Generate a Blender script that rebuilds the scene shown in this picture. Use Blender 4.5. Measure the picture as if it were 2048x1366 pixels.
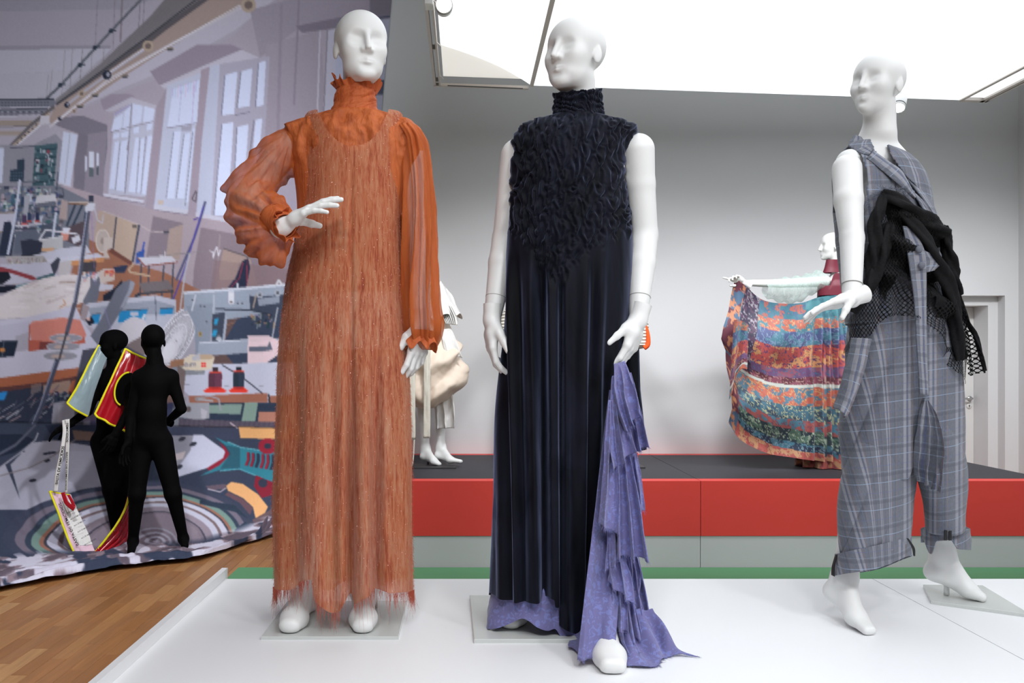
import bpy, math, random
import numpy as np
from mathutils import Vector, Matrix

for _o in list(bpy.data.objects):
    bpy.data.objects.remove(_o, do_unlink=True)
scene = bpy.context.scene
COL = scene.collection
PI = math.pi
rng = np.random.default_rng(7)
random.seed(7)

# ------------------------------------------------------------------ camera
FPX, PX0, PY0, CAMZ = 1700.0, 929.0, 720.0, 1.42      # focal length in pixels, principal point, eye height
cam_d = bpy.data.cameras.new('camera')
cam = bpy.data.objects.new('camera', cam_d)
COL.objects.link(cam)
cam.location = (0, 0, CAMZ)
cam.rotation_euler = (PI / 2, 0, 0)
cam_d.sensor_width = 36.0
cam_d.lens = FPX / 2048.0 * 36.0
cam_d.shift_x = (1024 - PX0) / 2048.0
cam_d.shift_y = (PY0 - 683) / 2048.0
cam_d.clip_start = 0.05
scene.camera = cam
scene.cycles.glossy_bounces = 2
scene.cycles.transmission_bounces = 4
scene.cycles.caustics_reflective = False
scene.cycles.caustics_refractive = False

# ------------------------------------------------------------------ world, exposure, added fill lamps
scene.view_settings.view_transform = 'Standard'
scene.view_settings.look = 'None'
scene.view_settings.gamma = 1.0
scene.view_settings.use_curve_mapping = False
scene.view_settings.exposure = 0.16
world = bpy.data.worlds.new('gallery_ambient')
scene.world = world
world.use_nodes = True
world.node_tree.nodes['Background'].inputs[0].default_value = (0.90, 0.93, 1.0, 1)
world.node_tree.nodes['Background'].inputs[1].default_value = 0.30
PANEL_EMIT = 1.22

def spot_lamp(name, loc, target, power, size_deg, col=(1, .95, .9), radius=.06, blend=.5):
    l = bpy.data.lights.new(name, 'SPOT')
    l.energy = power
    l.spot_size = math.radians(size_deg)
    l.spot_blend = blend
    l.color = col
    l.shadow_soft_size = radius
    o = bpy.data.objects.new(name, l)
    COL.objects.link(o)
    o.location = loc
    o.rotation_euler = (Vector(target) - Vector(loc)).to_track_quat('-Z', 'Y').to_euler()
    return o

# unseen spot lamps added as fill on backdrop, floor, stage and deck
for y, tgt, pw in ((3.3, (-3.3, 7.0, 1.6), 270), (4.3, (-2.2, 7.0, 1.3), 80), (3.0, (-3.6, 7.0, 4.0), 280)):
    spot_lamp('fill_spot_backdrop', (-.30, y, 3.30), tgt, pw, 84, (.95, .97, 1), .08, .9)
spot_lamp('fill_spot_floor', (-1.8, 3.3, 4.3), (-2.2, 4.8, 0), 380, 74, (.98, .98, 1), .12, 1.0)
for x in (.3, 1.6, 2.9, 4.2):
    spot_lamp('fill_spot_stage', (x, 4.9, 3.30), (x + .05, 7.35, .70), 165, 82, (.97, .98, 1), .15, 1.0)
for x, tx in ((-.3, -.35), (1.0, .35), (2.4, 1.4)):
    spot_lamp('fill_spot_deck', (x, .2, 3.30), (tx, 2.5, .9), 105, 78, (.96, .98, 1), .22, .9)

# ------------------------------------------------------------------ helpers
def W(px, py, d):
    """a point seen at pixel (px, py), at distance d in front of the eye"""
    return np.array([(px - PX0) * d / FPX, d, CAMZ + (PY0 - py) * d / FPX])

def XD(px, d):
    return (px - PX0) * d / FPX

def ZD(py, d):
    return CAMZ + (PY0 - py) * d / FPX

def A(*v):
    return np.array(v, dtype=float)

def mesh_np(name, V, quads, mats=None, smooth=True, uv=None, colors=None, face_mat=None):
    """fast mesh from numpy arrays; quads: (n,4) or (n,3) int array or a list of such"""
    V = np.asarray(V, dtype=np.float32).reshape(-1, 3)
    if not isinstance(quads, (list, tuple)):
        quads = [quads]
    quads = [np.asarray(q, dtype=np.int32) for q in quads if len(q)]
    tot = [np.full(len(q), q.shape[1], dtype=np.int32) for q in quads]
    tot = np.concatenate(tot)
    loops = np.concatenate([q.ravel() for q in quads])
    me = bpy.data.meshes.new(name)
    me.vertices.add(len(V))
    me.vertices.foreach_set('co', V.ravel())
    me.loops.add(len(loops))
    me.loops.foreach_set('vertex_index', loops)
    me.polygons.add(len(tot))
    st = np.concatenate([[0], np.cumsum(tot)[:-1]]).astype(np.int32)
    me.polygons.foreach_set('loop_start', st)
    me.polygons.foreach_set('loop_total', tot)
    me.polygons.foreach_set('use_smooth', np.full(len(tot), bool(smooth)))
    if face_mat is not None:
        me.polygons.foreach_set('material_index', np.asarray(face_mat, dtype=np.int32))
    if uv is not None:
        l = me.uv_layers.new(name='UVMap')
        l.data.foreach_set('uv', np.asarray(uv, dtype=np.float32)[loops].ravel())
    if colors is not None:
        c = np.asarray(colors, dtype=np.float32)
        if c.shape[1] == 3:
            c = np.concatenate([c, np.ones((len(c), 1), np.float32)], 1)
        at = me.color_attributes.new('Col', 'FLOAT_COLOR', 'POINT')
        at.data.foreach_set('color', c.ravel())
    me.update(calc_edges=True)
    me.validate()
    if mats is not None:
        for m in (mats if isinstance(mats, (list, tuple)) else [mats]):
            me.materials.append(m)
    return me

def link(name, me, parent=None, loc=None):
    o = bpy.data.objects.new(name, me)
    COL.objects.link(o)
    if parent is not None:
        o.parent = parent
        pl = Vector((0, 0, 0))
        p = parent
        while p is not None:
            pl += p.location
            p = p.parent
        o.location = -pl if loc is None else loc       # meshes are built in world coordinates
    elif loc is not None:
        o.location = loc
    return o

def obj(name, V, Q, mat, parent=None, smooth=True, uv=None, colors=None):
    return link(name, mesh_np(name, V, Q, mat, smooth, uv, colors), parent)

def tag(o, label=None, cat=None, group=None, kind=None):
    if label: o['label'] = label
    if cat: o['category'] = cat
    if group: o['group'] = group
    if kind: o['kind'] = kind
    return o

def thing(name, loc, label, cat, group=None):
    o = bpy.data.objects.new(name, None)
    o.empty_display_size = .1
    COL.objects.link(o)
    o.location = loc
    return tag(o, label, cat, group)

class MB:
    """collects simple solids into one mesh"""
    def __init__(s): s.V = []; s.Q = []; s.T = []; s.n = 0
    def add(s, V, Q):
        V = np.asarray(V, float).reshape(-1, 3)
        for q in Q:
            (s.Q if len(q) == 4 else s.T).append([i + s.n for i in q])
        s.V.append(V); s.n += len(V)
        return s
    def box(s, lo, hi, M=None):
        (x0, y0, z0), (x1, y1, z1) = lo, hi
        V = np.array([(x0,y0,z0),(x1,y0,z0),(x1,y1,z0),(x0,y1,z0),(x0,y0,z1),(x1,y0,z1),(x1,y1,z1),(x0,y1,z1)], float)
        if M is not None: V = V @ np.asarray(M)[:3,:3].T + np.asarray(M)[:3,3]
        return s.add(V, [(0,3,2,1),(4,5,6,7),(0,1,5,4),(1,2,6,5),(2,3,7,6),(3,0,4,7)])
    def bar(s, a, b, w, h=None, up=(0,0,1)):
        a = np.asarray(a, float); b = np.asarray(b, float); h = w if h is None else h
        t = b - a; t /= np.linalg.norm(t)
        u = np.cross(t, np.asarray(up, float))
        if np.linalg.norm(u) < 1e-4: u = np.cross(t, A(1,0,0))
        u /= np.linalg.norm(u); v = np.cross(u, t)
        V = [a-u*w/2-v*h/2, a+u*w/2-v*h/2, a+u*w/2+v*h/2, a-u*w/2+v*h/2]
        V += [p + (b-a) for p in V]
        return s.add(V, [(0,1,2,3),(7,6,5,4),(0,4,5,1),(1,5,6,2),(2,6,7,3),(3,7,4,0)])
    def tube(s, pts, r, n=8, cap=True):
        pts = np.asarray(pts, float); m = len(pts)
        r = np.full(m, r, float) if np.isscalar(r) else np.asarray(r, float)
        V = sweep(pts, np.stack([np.cos(np.linspace(0,2*PI,n,endpoint=False)), np.sin(np.linspace(0,2*PI,n,endpoint=False))],1), r)
        Q = []
        for i in range(m-1):
            for j in range(n):
                k = (j+1) % n
                Q.append((i*n+j, i*n+k, (i+1)*n+k, (i+1)*n+j))
        s.add(V.reshape(-1,3), Q)
        if cap:
            for i, rev in ((0, True), (m-1, False)):
                c = V[i]; ctr = c.mean(0)
                VV = np.concatenate([c, ctr[None]])
                s.add(VV, [((j+1)%n, j, n) if rev else (j, (j+1)%n, n) for j in range(n)])
        return s
    def lathe(s, prof, c, n=24, axis=2):
        """prof: list of (r, h)"""
        th = np.linspace(0, 2*PI, n, endpoint=False)
        V = []
        for r, h in prof:
            p = np.stack([r*np.cos(th), r*np.sin(th), np.full(n, h)], 1)
            if axis == 1: p = p[:, [0, 2, 1]]
            if axis == 0: p = p[:, [2, 0, 1]]
            V.append(p + np.asarray(c, float))
        Q = []
        for i in range(len(prof)-1):
            for j in range(n):
                k = (j+1) % n
                q = (i*n+j, i*n+k, (i+1)*n+k, (i+1)*n+j)
                Q.append(q if axis != 1 else q[::-1])
        return s.add(np.concatenate(V), Q)
    def arrays(s):
        return np.concatenate(s.V), [x for x in (np.array(s.Q, np.int32).reshape(-1,4), np.array(s.T, np.int32).reshape(-1,3)) if len(x)]
    def obj(s, name, mat, parent=None, smooth=False):
        V, Q = s.arrays()
        return link(name, mesh_np(name, V, Q, mat, smooth), parent)

def frames(pts):
    pts = np.asarray(pts, float)
    t = np.gradient(pts, axis=0)
    t /= np.linalg.norm(t, axis=1)[:, None] + 1e-12
    u = np.zeros_like(t)
    ref = A(0, 1, 0) if abs(t[0][1]) < .9 else A(1, 0, 0)
    u0 = ref - t[0] * (ref @ t[0])
    for i in range(len(t)):
        u0 = u0 - t[i] * (u0 @ t[i]); u0 /= np.linalg.norm(u0) + 1e-12
        u[i] = u0
    v = np.cross(t, u)
    return t, u, v

def sweep(pts, sec, r):
    t, u, v = frames(pts)
    return pts[:, None, :] + r[:, None, None] * (sec[None, :, 0:1] * u[:, None, :] + sec[None, :, 1:2] * v[:, None, :])

def grid_quads(m, n, wrap=False, flip=False):
    """faces of an m x n vertex grid (rows m, columns n)"""
    i = np.arange(m - 1)[:, None]
    j = np.arange(n if wrap else n - 1)[None, :]
    k = (j + 1) % n
    q = np.stack([i*n + j, i*n + k, (i+1)*n + k, (i+1)*n + j], -1).reshape(-1, 4)
    return q[:, ::-1].copy() if flip else q

def interp(x, tab):
    """tab: list of (key, value); smooth monotone-ish (pchip-like) interpolation"""
    tab = sorted(tab)
    k = np.array([t[0] for t in tab], float); v = np.array([t[1] for t in tab], float)
    x = np.clip(np.asarray(x, float), k[0], k[-1])
    if len(k) < 3: return np.interp(x, k, v)
    h = np.diff(k); dlt = np.diff(v) / h
    m = np.zeros_like(v)
    w1 = 2*h[1:] + h[:-1]; w2 = h[1:] + 2*h[:-1]
    same = dlt[:-1] * dlt[1:] > 0
    with np.errstate(divide='ignore', invalid='ignore'):
        hm = (w1 + w2) / (w1/dlt[:-1] + w2/dlt[1:])
    m[1:-1] = np.where(same, hm, 0); m[0] = dlt[0]; m[-1] = dlt[-1]
    i = np.clip(np.searchsorted(k, x, side='right') - 1, 0, len(k) - 2)
    t = (x - k[i]) / h[i]
    return ((2*t**3-3*t**2+1)*v[i] + (t**3-2*t**2+t)*h[i]*m[i] + (-2*t**3+3*t**2)*v[i+1] + (t**3-t**2)*h[i]*m[i+1])

def catmull(pts, n):
    """smooth curve through 3-d points, n samples"""
    pts = np.asarray(pts, float)
    s = np.concatenate([[0], np.cumsum(np.linalg.norm(np.diff(pts, axis=0), axis=1))])
    x = np.linspace(0, s[-1], n)
    P = np.concatenate([[2*pts[0]-pts[1]], pts, [2*pts[-1]-pts[-2]]])
    i = np.clip(np.searchsorted(s, x, side='right') - 1, 0, len(pts) - 2)
    t = ((x - s[i]) / (s[i+1] - s[i] + 1e-12))[:, None]
    p0, p1, p2, p3 = P[i], P[i+1], P[i+2], P[i+3]
    return .5*((2*p1) + (-p0+p2)*t + (2*p0-5*p1+4*p2-p3)*t**2 + (-p0+3*p1-3*p2+p3)*t**3)

def smooth(a, b, x):
    t = np.clip((x - a) / (b - a), 0, 1)
    return t*t*(3-2*t)

def vnoise(x, y, seed=0):
    """2-d value noise 0..1 on arrays"""
    x = np.asarray(x, float); y = np.asarray(y, float)
    xi = np.floor(x).astype(np.int64); yi = np.floor(y).astype(np.int64)
    fx = x - xi; fy = y - yi
    fx = fx*fx*(3-2*fx); fy = fy*fy*(3-2*fy)
    def h(a, b):
        n = (a * 374761393 + b * 668265263 + seed * 974634777) & 0x7fffffff
        n = ((n ^ (n >> 13)) * 1274126177) & 0x7fffffff
        return ((n ^ (n >> 16)) & 0xffff) / 65535.0
    return (h(xi, yi)*(1-fx) + h(xi+1, yi)*fx)*(1-fy) + (h(xi, yi+1)*(1-fx) + h(xi+1, yi+1)*fx)*fy

def fbm(x, y, oct=4, seed=0):
    s = 0; a = .5; t = 0
    for o in range(oct):
        s = s + a * vnoise(x * 2**o, y * 2**o, seed + o); t += a; a *= .5
    return s / t

# ------------------------------------------------------------------ signed-distance solids -> mesh
def sd_cone(p, a, b, ra, rb):
    a = np.asarray(a, np.float32); b = np.asarray(b, np.float32)
    ab = b - a
    t = np.clip(((p - a) @ ab) / (ab @ ab + 1e-12), 0, 1)
    return np.linalg.norm(p - a - t[:, None] * ab, axis=1) - (ra + (rb - ra) * t)

def sd_ell(p, c, r, R=None):
    q = p - np.asarray(c, np.float32)
    if R is not None: q = q @ np.asarray(R, np.float32)
    r = np.asarray(r, np.float32)
    k0 = np.linalg.norm(q / r, axis=1); k1 = np.linalg.norm(q / (r*r), axis=1) + 1e-9
    return k0 * (k0 - 1) / k1

def basis(x, z):
    """columns: x direction, y = z cross x, z (made orthogonal to x)"""
    x = np.asarray(x, float); x /= np.linalg.norm(x)
    z = np.asarray(z, float); z = z - x*(z @ x); z /= np.linalg.norm(z)
    return np.stack([x, np.cross(z, x), z], 1)


def smin(a, b, k):
    h = np.clip(.5 + .5*(b - a)/k, 0, 1)
    return b*(1-h) + a*h - k*h*(1-h)

def smax(a, b, k):
    return -smin(-a, -b, k)

def rot(ax, deg):
    return np.array(Matrix.Rotation(math.radians(deg), 3, ax))

def surfnet(fn, lo, hi, h):
    lo = np.asarray(lo, np.float32); hi = np.asarray(hi, np.float32)
    n = np.ceil((hi - lo) / h).astype(int) + 1
    # coarse pass: only blocks near the surface are evaluated finely
    B = 8
    nb = -(-n // B)
    n = nb * B + 1
    cc = [lo[i] + (np.arange(nb[i]) + .5) * B * h for i in range(3)]
    P = np.stack(np.meshgrid(*cc, indexing='ij'), -1).reshape(-1, 3).astype(np.float32)
    fc = fn(P)
    near = np.abs(fc) < B * h * 1.35
    f = np.repeat(np.repeat(np.repeat(fc.reshape(nb), B, 0), B, 1), B, 2).astype(np.float32)
    f = np.pad(f, ((0, 1),)*3, mode='edge')
    off = np.stack(np.meshgrid(*[np.arange(B + 1)]*3, indexing='ij'), -1).reshape(-1, 3)
    bi = np.stack(np.unravel_index(np.nonzero(near)[0], nb), -1) * B
    for c in range(0, len(bi), 400):
        idx = (bi[c:c+400, None, :] + off[None]).reshape(-1, 3)
        f[idx[:, 0], idx[:, 1], idx[:, 2]] = fn((lo + idx * h).astype(np.float32))
    s = f < 0
    nc = np.array(f.shape) - 1
    act = np.zeros(nc, bool)
    cnt = np.zeros(nc, np.float32); acc = np.zeros(tuple(nc) + (3,), np.float32)
    any_ = np.zeros(nc, np.int8)
    for dx in (0, 1):
        for dy in (0, 1):
            for dz in (0, 1):
                any_ += s[dx:nc[0]+dx, dy:nc[1]+dy, dz:nc[2]+dz]
    act = (any_ > 0) & (any_ < 8)
    ci = np.stack(np.nonzero(act), -1)
    pos = np.zeros((len(ci), 3), np.float32); cn = np.zeros(len(ci), np.float32)
    cor = [(0,0,0),(1,0,0),(0,1,0),(1,1,0),(0,0,1),(1,0,1),(0,1,1),(1,1,1)]
    val = [f[ci[:,0]+a, ci[:,1]+b, ci[:,2]+c] for a, b, c in cor]
    for i in range(8):
        for j in range(i+1, 8):
            d = np.array(cor[j]) - np.array(cor[i])
            if np.abs(d).sum() != 1: continue
            m = (val[i] < 0) != (val[j] < 0)
            t = val[i][m] / (val[i][m] - val[j][m])
            pos[m] += np.array(cor[i], np.float32) + t[:, None] * d
            cn[m] += 1
    V = lo + (ci + pos / cn[:, None]) * h
    idm = np.full(nc, -1, np.int64); idm[ci[:,0], ci[:,1], ci[:,2]] = np.arange(len(ci))
    Q = []
    for ax in range(3):
        a = [slice(1, -1)]*3; a[ax] = slice(0, -1)
        b = [slice(1, -1)]*3; b[ax] = slice(1, None)
        s0 = s[tuple(a)]; s1 = s[tuple(b)]
        e = np.stack(np.nonzero(s0 != s1), -1)
        if not len(e): continue
        o1, o2 = [(1, 2), (2, 0), (0, 1)][ax]
        base = e + 1; base[:, ax] -= 1
        sg = s0[e[:,0], e[:,1], e[:,2]]
        def cell(d1, d2):
            c = base.copy(); c[:, o1] -= d1; c[:, o2] -= d2
            return idm[c[:,0], c[:,1], c[:,2]]
        q = np.stack([cell(1,1), cell(0,1), cell(0,0), cell(1,0)], -1)
        q[~sg] = q[~sg][:, ::-1]
        Q.append(q)
    Q = np.concatenate(Q)
    Q = Q[(Q >= 0).all(1)]
    return V, Q
# ------------------------------------------------------------------ materials
MATS = {}
def mat(name, col=(.8,.8,.8), rough=.5, spec=.5, metal=0, **kw):
    if name in MATS: return MATS[name]
    m = bpy.data.materials.new(name); m.use_nodes = True
    b = m.node_tree.nodes['Principled BSDF']
    b.inputs['Base Color'].default_value = (*col, 1)
    b.inputs['Roughness'].default_value = rough
    b.inputs['Specular IOR Level'].default_value = spec
    b.inputs['Metallic'].default_value = metal
    for k, v in kw.items():
        b.inputs[k.replace('_', ' ')].default_value = v
    MATS[name] = m
    return m

def srgb(r, g, b):
    f = lambda c: ((c/255.0 + .055)/1.055)**2.4 if c/255.0 > .04045 else c/255.0/12.92
    return (f(r), f(g), f(b))

class NT:
    """tiny node-tree builder"""
    def __init__(s, m):
        s.m = m; s.t = m.node_tree; s.N = s.t.nodes; s.L = s.t.links
        s.b = s.N['Principled BSDF']; s.out = s.N['Material Output']
    def n(s, typ, props=None, **inp):
        x = s.N.new(typ)
        for k, v in (props or {}).items(): setattr(x, k, v)
        for k, v in inp.items():
            k2 = int(k[1:]) if k[0] == 'i' and k[1:].isdigit() else k.replace('_', ' ')
            s.set(x.inputs[k2], v)
        return x
    def set(s, sock, v):
        if isinstance(v, bpy.types.NodeSocket): s.L.new(v, sock)
        elif isinstance(v, bpy.types.Node): s.L.new(v.outputs[0], sock)
        elif isinstance(v, (tuple, list)) and len(v) == 3 and sock.type == 'RGBA': sock.default_value = (*v, 1)
        else: sock.default_value = v
    def math(s, op, a, b=0., c=0., clamp=False):
        x = s.n('ShaderNodeMath', {'operation': op, 'use_clamp': clamp}, i0=a, i1=b)
        if op in ('MULTIPLY_ADD', 'SMOOTH_MIN', 'WRAP', 'COMPARE'): s.set(x.inputs[2], c)
        return x.outputs[0]
    def ramp(s, fac, stops, interp='LINEAR'):
        x = s.n('ShaderNodeValToRGB', None, Fac=fac)
        cr = x.color_ramp; cr.interpolation = interp
        while len(cr.elements) < len(stops): cr.elements.new(.5)
        for e, (p, c) in zip(cr.elements, stops):
            e.position = p; e.color = (*c, 1) if len(c) == 3 else c
        return x.outputs[0]
    def mix(s, fac, a, b, mode='MIX'):
        x = s.n('ShaderNodeMix', {'data_type': 'RGBA', 'blend_type': mode})
        s.set(x.inputs[0], fac); s.set(x.inputs[6], a); s.set(x.inputs[7], b)
        return x.outputs[2]
    def coord(s, which='Object'):
        return s.n('ShaderNodeTexCoord').outputs[which]
    def mapping(s, vec, scale=(1,1,1), loc=(0,0,0), rot_=(0,0,0)):
        return s.n('ShaderNodeMapping', None, Vector=vec, Location=loc, Rotation=rot_, Scale=scale).outputs[0]
    def noise(s, vec, scale, detail=3, rough=.5, dist=0):
        return s.n('ShaderNodeTexNoise', None, Vector=vec, Scale=scale, Detail=detail, Roughness=rough, Distortion=dist)
    def bump(s, h, strength=.3, dist=.002):
        x = s.n('ShaderNodeBump', None, Height=h, Strength=strength, Distance=dist)
        s.L.new(x.outputs[0], s.b.inputs['Normal']); return x
    def alpha_mix(s, alpha, shader=None):
        """mix with transparent; alpha 1 = solid"""
        t = s.n('ShaderNodeBsdfTransparent')
        x = s.n('ShaderNodeMixShader', None, i0=alpha)
        s.L.new(t.outputs[0], x.inputs[1]); s.L.new((shader or s.b).outputs[0], x.inputs[2])
        s.L.new(x.outputs[0], s.out.inputs['Surface'])
# ------------------------------------------------------------------ the room
def plain(name, col, rough=.6, spec=.3, var=.04, scale=3.0, bump=0., bscale=60.):
    m = mat(name, col, rough, spec); t = NT(m)
    c = t.coord()
    n = t.noise(c, scale, 4)
    f = t.math('MULTIPLY_ADD', n.outputs[0], var*2, 1-var)
    t.set(t.b.inputs['Base Color'], t.mix(1.0, (*col,), t.n('ShaderNodeCombineColor', None, Red=f, Green=f, Blue=f), 'MULTIPLY'))
    if bump:
        t.bump(t.noise(c, bscale, 4), bump, .003)
    return m

M_WALL = plain('white_wall_paint', (.74, .74, .75), .75, .2, .015, 2.0, .12, 90)
M_WALLG = plain('grey_wall_paint', (.45, .45, .46), .75, .2, .015, 2.0)
M_CEIL = plain('ceiling_paint', (.30, .30, .30), .8, .2, .02)
M_DOOR = plain('door_lacquer', (.76, .755, .74), .45, .4, .01)
M_DECK = plain('white_deck_paint', (.86, .865, .88), .42, .35, .02, 1.3, .03, 30)
M_RED = plain('red_stage_paint', srgb(230, 72, 66), .5, .3, .05, 2.5, .04, 50)
M_GREY = plain('grey_stage_paint', srgb(206, 202, 206), .6, .3, .03, 2.5, .04, 50)
M_BLACK = plain('black_stage_vinyl', srgb(50, 50, 56), .55, .3, .08, 2.0, .05, 80)
M_GREEN = plain('green_floor_board', srgb(92, 146, 104), .6, .3, .03)
M_RAIL = mat('beige_aluminium_rail', (.55, .50, .46), .45, .4, .3)
M_STEEL = mat('satin_steel', (.6, .6, .6), .3, .5, 1.0)
M_LAMPW = mat('lamp_white_enamel', (.8, .8, .8), .35, .5)
M_DARK = mat('dark_gap', (.04, .04, .045), .6)

m = mat('luminous_ceiling', (.9, .92, .95), .5)
t = NT(m)
t.b.inputs['Emission Color'].default_value = (.90, .95, 1.0, 1)
t.b.inputs['Emission Strength'].default_value = PANEL_EMIT
M_PANEL = m
m = mat('diffuser_cloth', (.78, .76, .72), .7)
m.node_tree.nodes['Principled BSDF'].inputs['Emission Color'].default_value = (1, .97, .92, 1)
m.node_tree.nodes['Principled BSDF'].inputs['Emission Strength'].default_value = .5
M_DIFF = m
m = mat('spot_lens', (1, 1, 1), .4)
m.node_tree.nodes['Principled BSDF'].inputs['Emission Color'].default_value = (1, .93, .86, 1)
m.node_tree.nodes['Principled BSDF'].inputs['Emission Strength'].default_value = 14.0
M_LENS = m

def wood_material():
    m = mat('oak_strip', (.30, .16, .07), .38, .4); t = NT(m)
    oi = t.n('ShaderNodeObjectInfo').outputs['Random']
    c = t.coord('Object')
    off = t.n('ShaderNodeCombineXYZ', None, X=t.math('MULTIPLY', oi, 37.), Y=t.math('MULTIPLY', oi, 91.), Z=0.)
    v = t.n('ShaderNodeVectorMath', {'operation': 'ADD'}, i0=c, i1=off).outputs[0]
    v = t.mapping(v, (34, 2.6, 10))
    g = t.noise(v, 1.0, 5, .6, .6)
    g2 = t.noise(t.mapping(v, (4.5, 1.4, 1)), 1.0, 4, .6)
    base = t.ramp(oi, [(0, srgb(142, 96, 58)), (.3, srgb(160, 110, 66)), (.55, srgb(152, 106, 68)), (.8, srgb(170, 122, 76)), (1, srgb(184, 142, 98))])
    f = t.math('MULTIPLY_ADD', g.outputs[0], .75, .62)
    f = t.math('MULTIPLY', f, t.math('MULTIPLY_ADD', g2.outputs[0], .25, .875))
    t.set(t.b.inputs['Base Color'], t.mix(1., base, t.n('ShaderNodeCombineColor', None, Red=f, Green=f, Blue=f), 'MULTIPLY'))
    t.bump(g.outputs[0], .12, .001)
    return m
M_WOOD = wood_material()

X_R, Y_B, X_L, Y_F, Z_C = 4.856, 7.45, -5.2, -3.6, 4.8
fl = MB().box((X_L, Y_F, -.12), (X_R, Y_B+.6, -.012)).obj('floor', mat('floor_screed', srgb(120, 78, 46), .6))
tag(fl, kind='structure')
# oak strips, running away from the camera, laid with staggered ends
pw, plen = .078, .56
def plank_mesh():
    b = .0016
    x0, x1, y0, y1 = .0006, pw-.0006, .0006, plen-.0006
    V = [(x0,y0,-.012),(x1,y0,-.012),(x1,y1,-.012),(x0,y1,-.012),
         (x0,y0,-b),(x1,y0,-b),(x1,y1,-b),(x0,y1,-b),
         (x0+b,y0+b,0),(x1-b,y0+b,0),(x1-b,y1-b,0),(x0+b,y1-b,0)]
    Q = [(0,1,5,4),(1,2,6,5),(2,3,7,6),(3,0,4,7),(4,5,9,8),(5,6,10,9),(6,7,11,10),(7,4,8,11),(8,9,10,11)]
    return mesh_np('plank', V, np.array(Q), M_WOOD, smooth=False)
PM = plank_mesh()
k = 0
for i in range(36):
    x = -3.45 + i*pw
    oy = 2.9 + (i*.37 % 1)*plen
    for j in range(9):
        y = oy + j*plen
        # leave out strips that lie under the deck or outside the picture
        if y + plen < 3.55 or y > 7.35: continue
        px_r = PX0 + FPX*(x+pw)/max(y+plen, 1); px_l = PX0 + FPX*x/max(y, 1)
        if px_r < -60 or px_l > 700 or x > -.9: continue
        p = link('plank', PM, fl, loc=(x, y, 0.0)); k += 1
# a mitred rest of the floor, same timber, beyond the strips that are picked out
rest = MB().box((X_L, Y_F, -.012), (-3.46, Y_B, -.001)).box((-3.45+36*pw+.001, Y_F, -.012), (X_R, Y_B, -.001)).box((-3.46, Y_F, -.012), (-3.45+36*pw, 2.88, -.001))
rest.obj('boards', M_WOOD, fl)

# back wall with the door niche
nx0, nx1, nz = 3.66, 4.737, 1.985          # outer niche
dx0, dx1, dz = 3.75, 4.65, 1.904           # door opening
wb = MB()
wb.box((X_L, Y_B, 0), (nx0, Y_B+.5, Z_C))
wb.box((nx1, Y_B, 0), (X_R+.3, Y_B+.5, Z_C))
wb.box((nx0, Y_B, nz), (nx1, Y_B+.5, Z_C))
wb.box((nx0, Y_B+.10, 0), (dx0, Y_B+.5, nz)); wb.box((dx1, Y_B+.10, 0), (nx1, Y_B+.5, nz)); wb.box((dx0, Y_B+.10, dz), (dx1, Y_B+.5, nz))
tag(wb.obj('wall_back', M_WALL), kind='structure')
dr = thing('door_1', (dx0, Y_B+.31, 0), None, None); tag(dr, 'plain white door set back in a stepped wall niche', 'door', kind='structure')
MB().box((dx0+.002, Y_B+.31, .004), (dx1-.002, Y_B+.355, dz-.002)).obj('door_leaf', M_DOOR, dr)
hx, hz = XD(1940, Y_B+.3), ZD(797, Y_B+.3)
h = MB().tube([(hx, Y_B+.31, hz), (hx, Y_B+.265, hz), (hx-.015, Y_B+.255, hz), (hx-.115, Y_B+.255, hz)], .010, 10).lathe([(0, 0), (.022, 0), (.022, .008), (0, .008)], (hx, Y_B+.302, hz), 20, 1)
h.obj('door_handle', M_STEEL, dr, True)
kx, kz = XD(1939, Y_B+.3), ZD(812, Y_B+.3)
esc = MB().lathe([(0, 0), (.024, 0), (.026, .003), (.026, .008), (0, .008)], (kx, Y_B+.302, kz), 24, 1).obj('keyhole_plate', M_DOOR, dr, True)
MB().lathe([(0, -.0015), (.006, -.0015), (.006, .003)], (kx, Y_B+.3025, kz+.004), 12, 1).box((kx-.003, Y_B+.301, kz-.012), (kx+.003, Y_B+.303, kz+.004)).obj('keyhole', M_DARK, esc)

tag(MB().box((X_R, Y_F, 0), (X_R+.3, Y_B, Z_C)).obj('wall_right', M_WALL), kind='structure')
tag(MB().box((X_L-.3, Y_F, 0), (X_L, Y_B+.5, Z_C)).obj('wall_left', M_WALLG), kind='structure')
tag(MB().box((X_L-.3, Y_F-.3, 0), (X_R+.3, Y_F, Z_C)).obj('wall_front', M_WALLG), kind='structure')
tag(MB().box((X_L-.3, Y_F-.3, Z_C), (X_R+.3, Y_B+.5, Z_C+.2)).obj('ceiling', M_CEIL), kind='structure')

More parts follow.
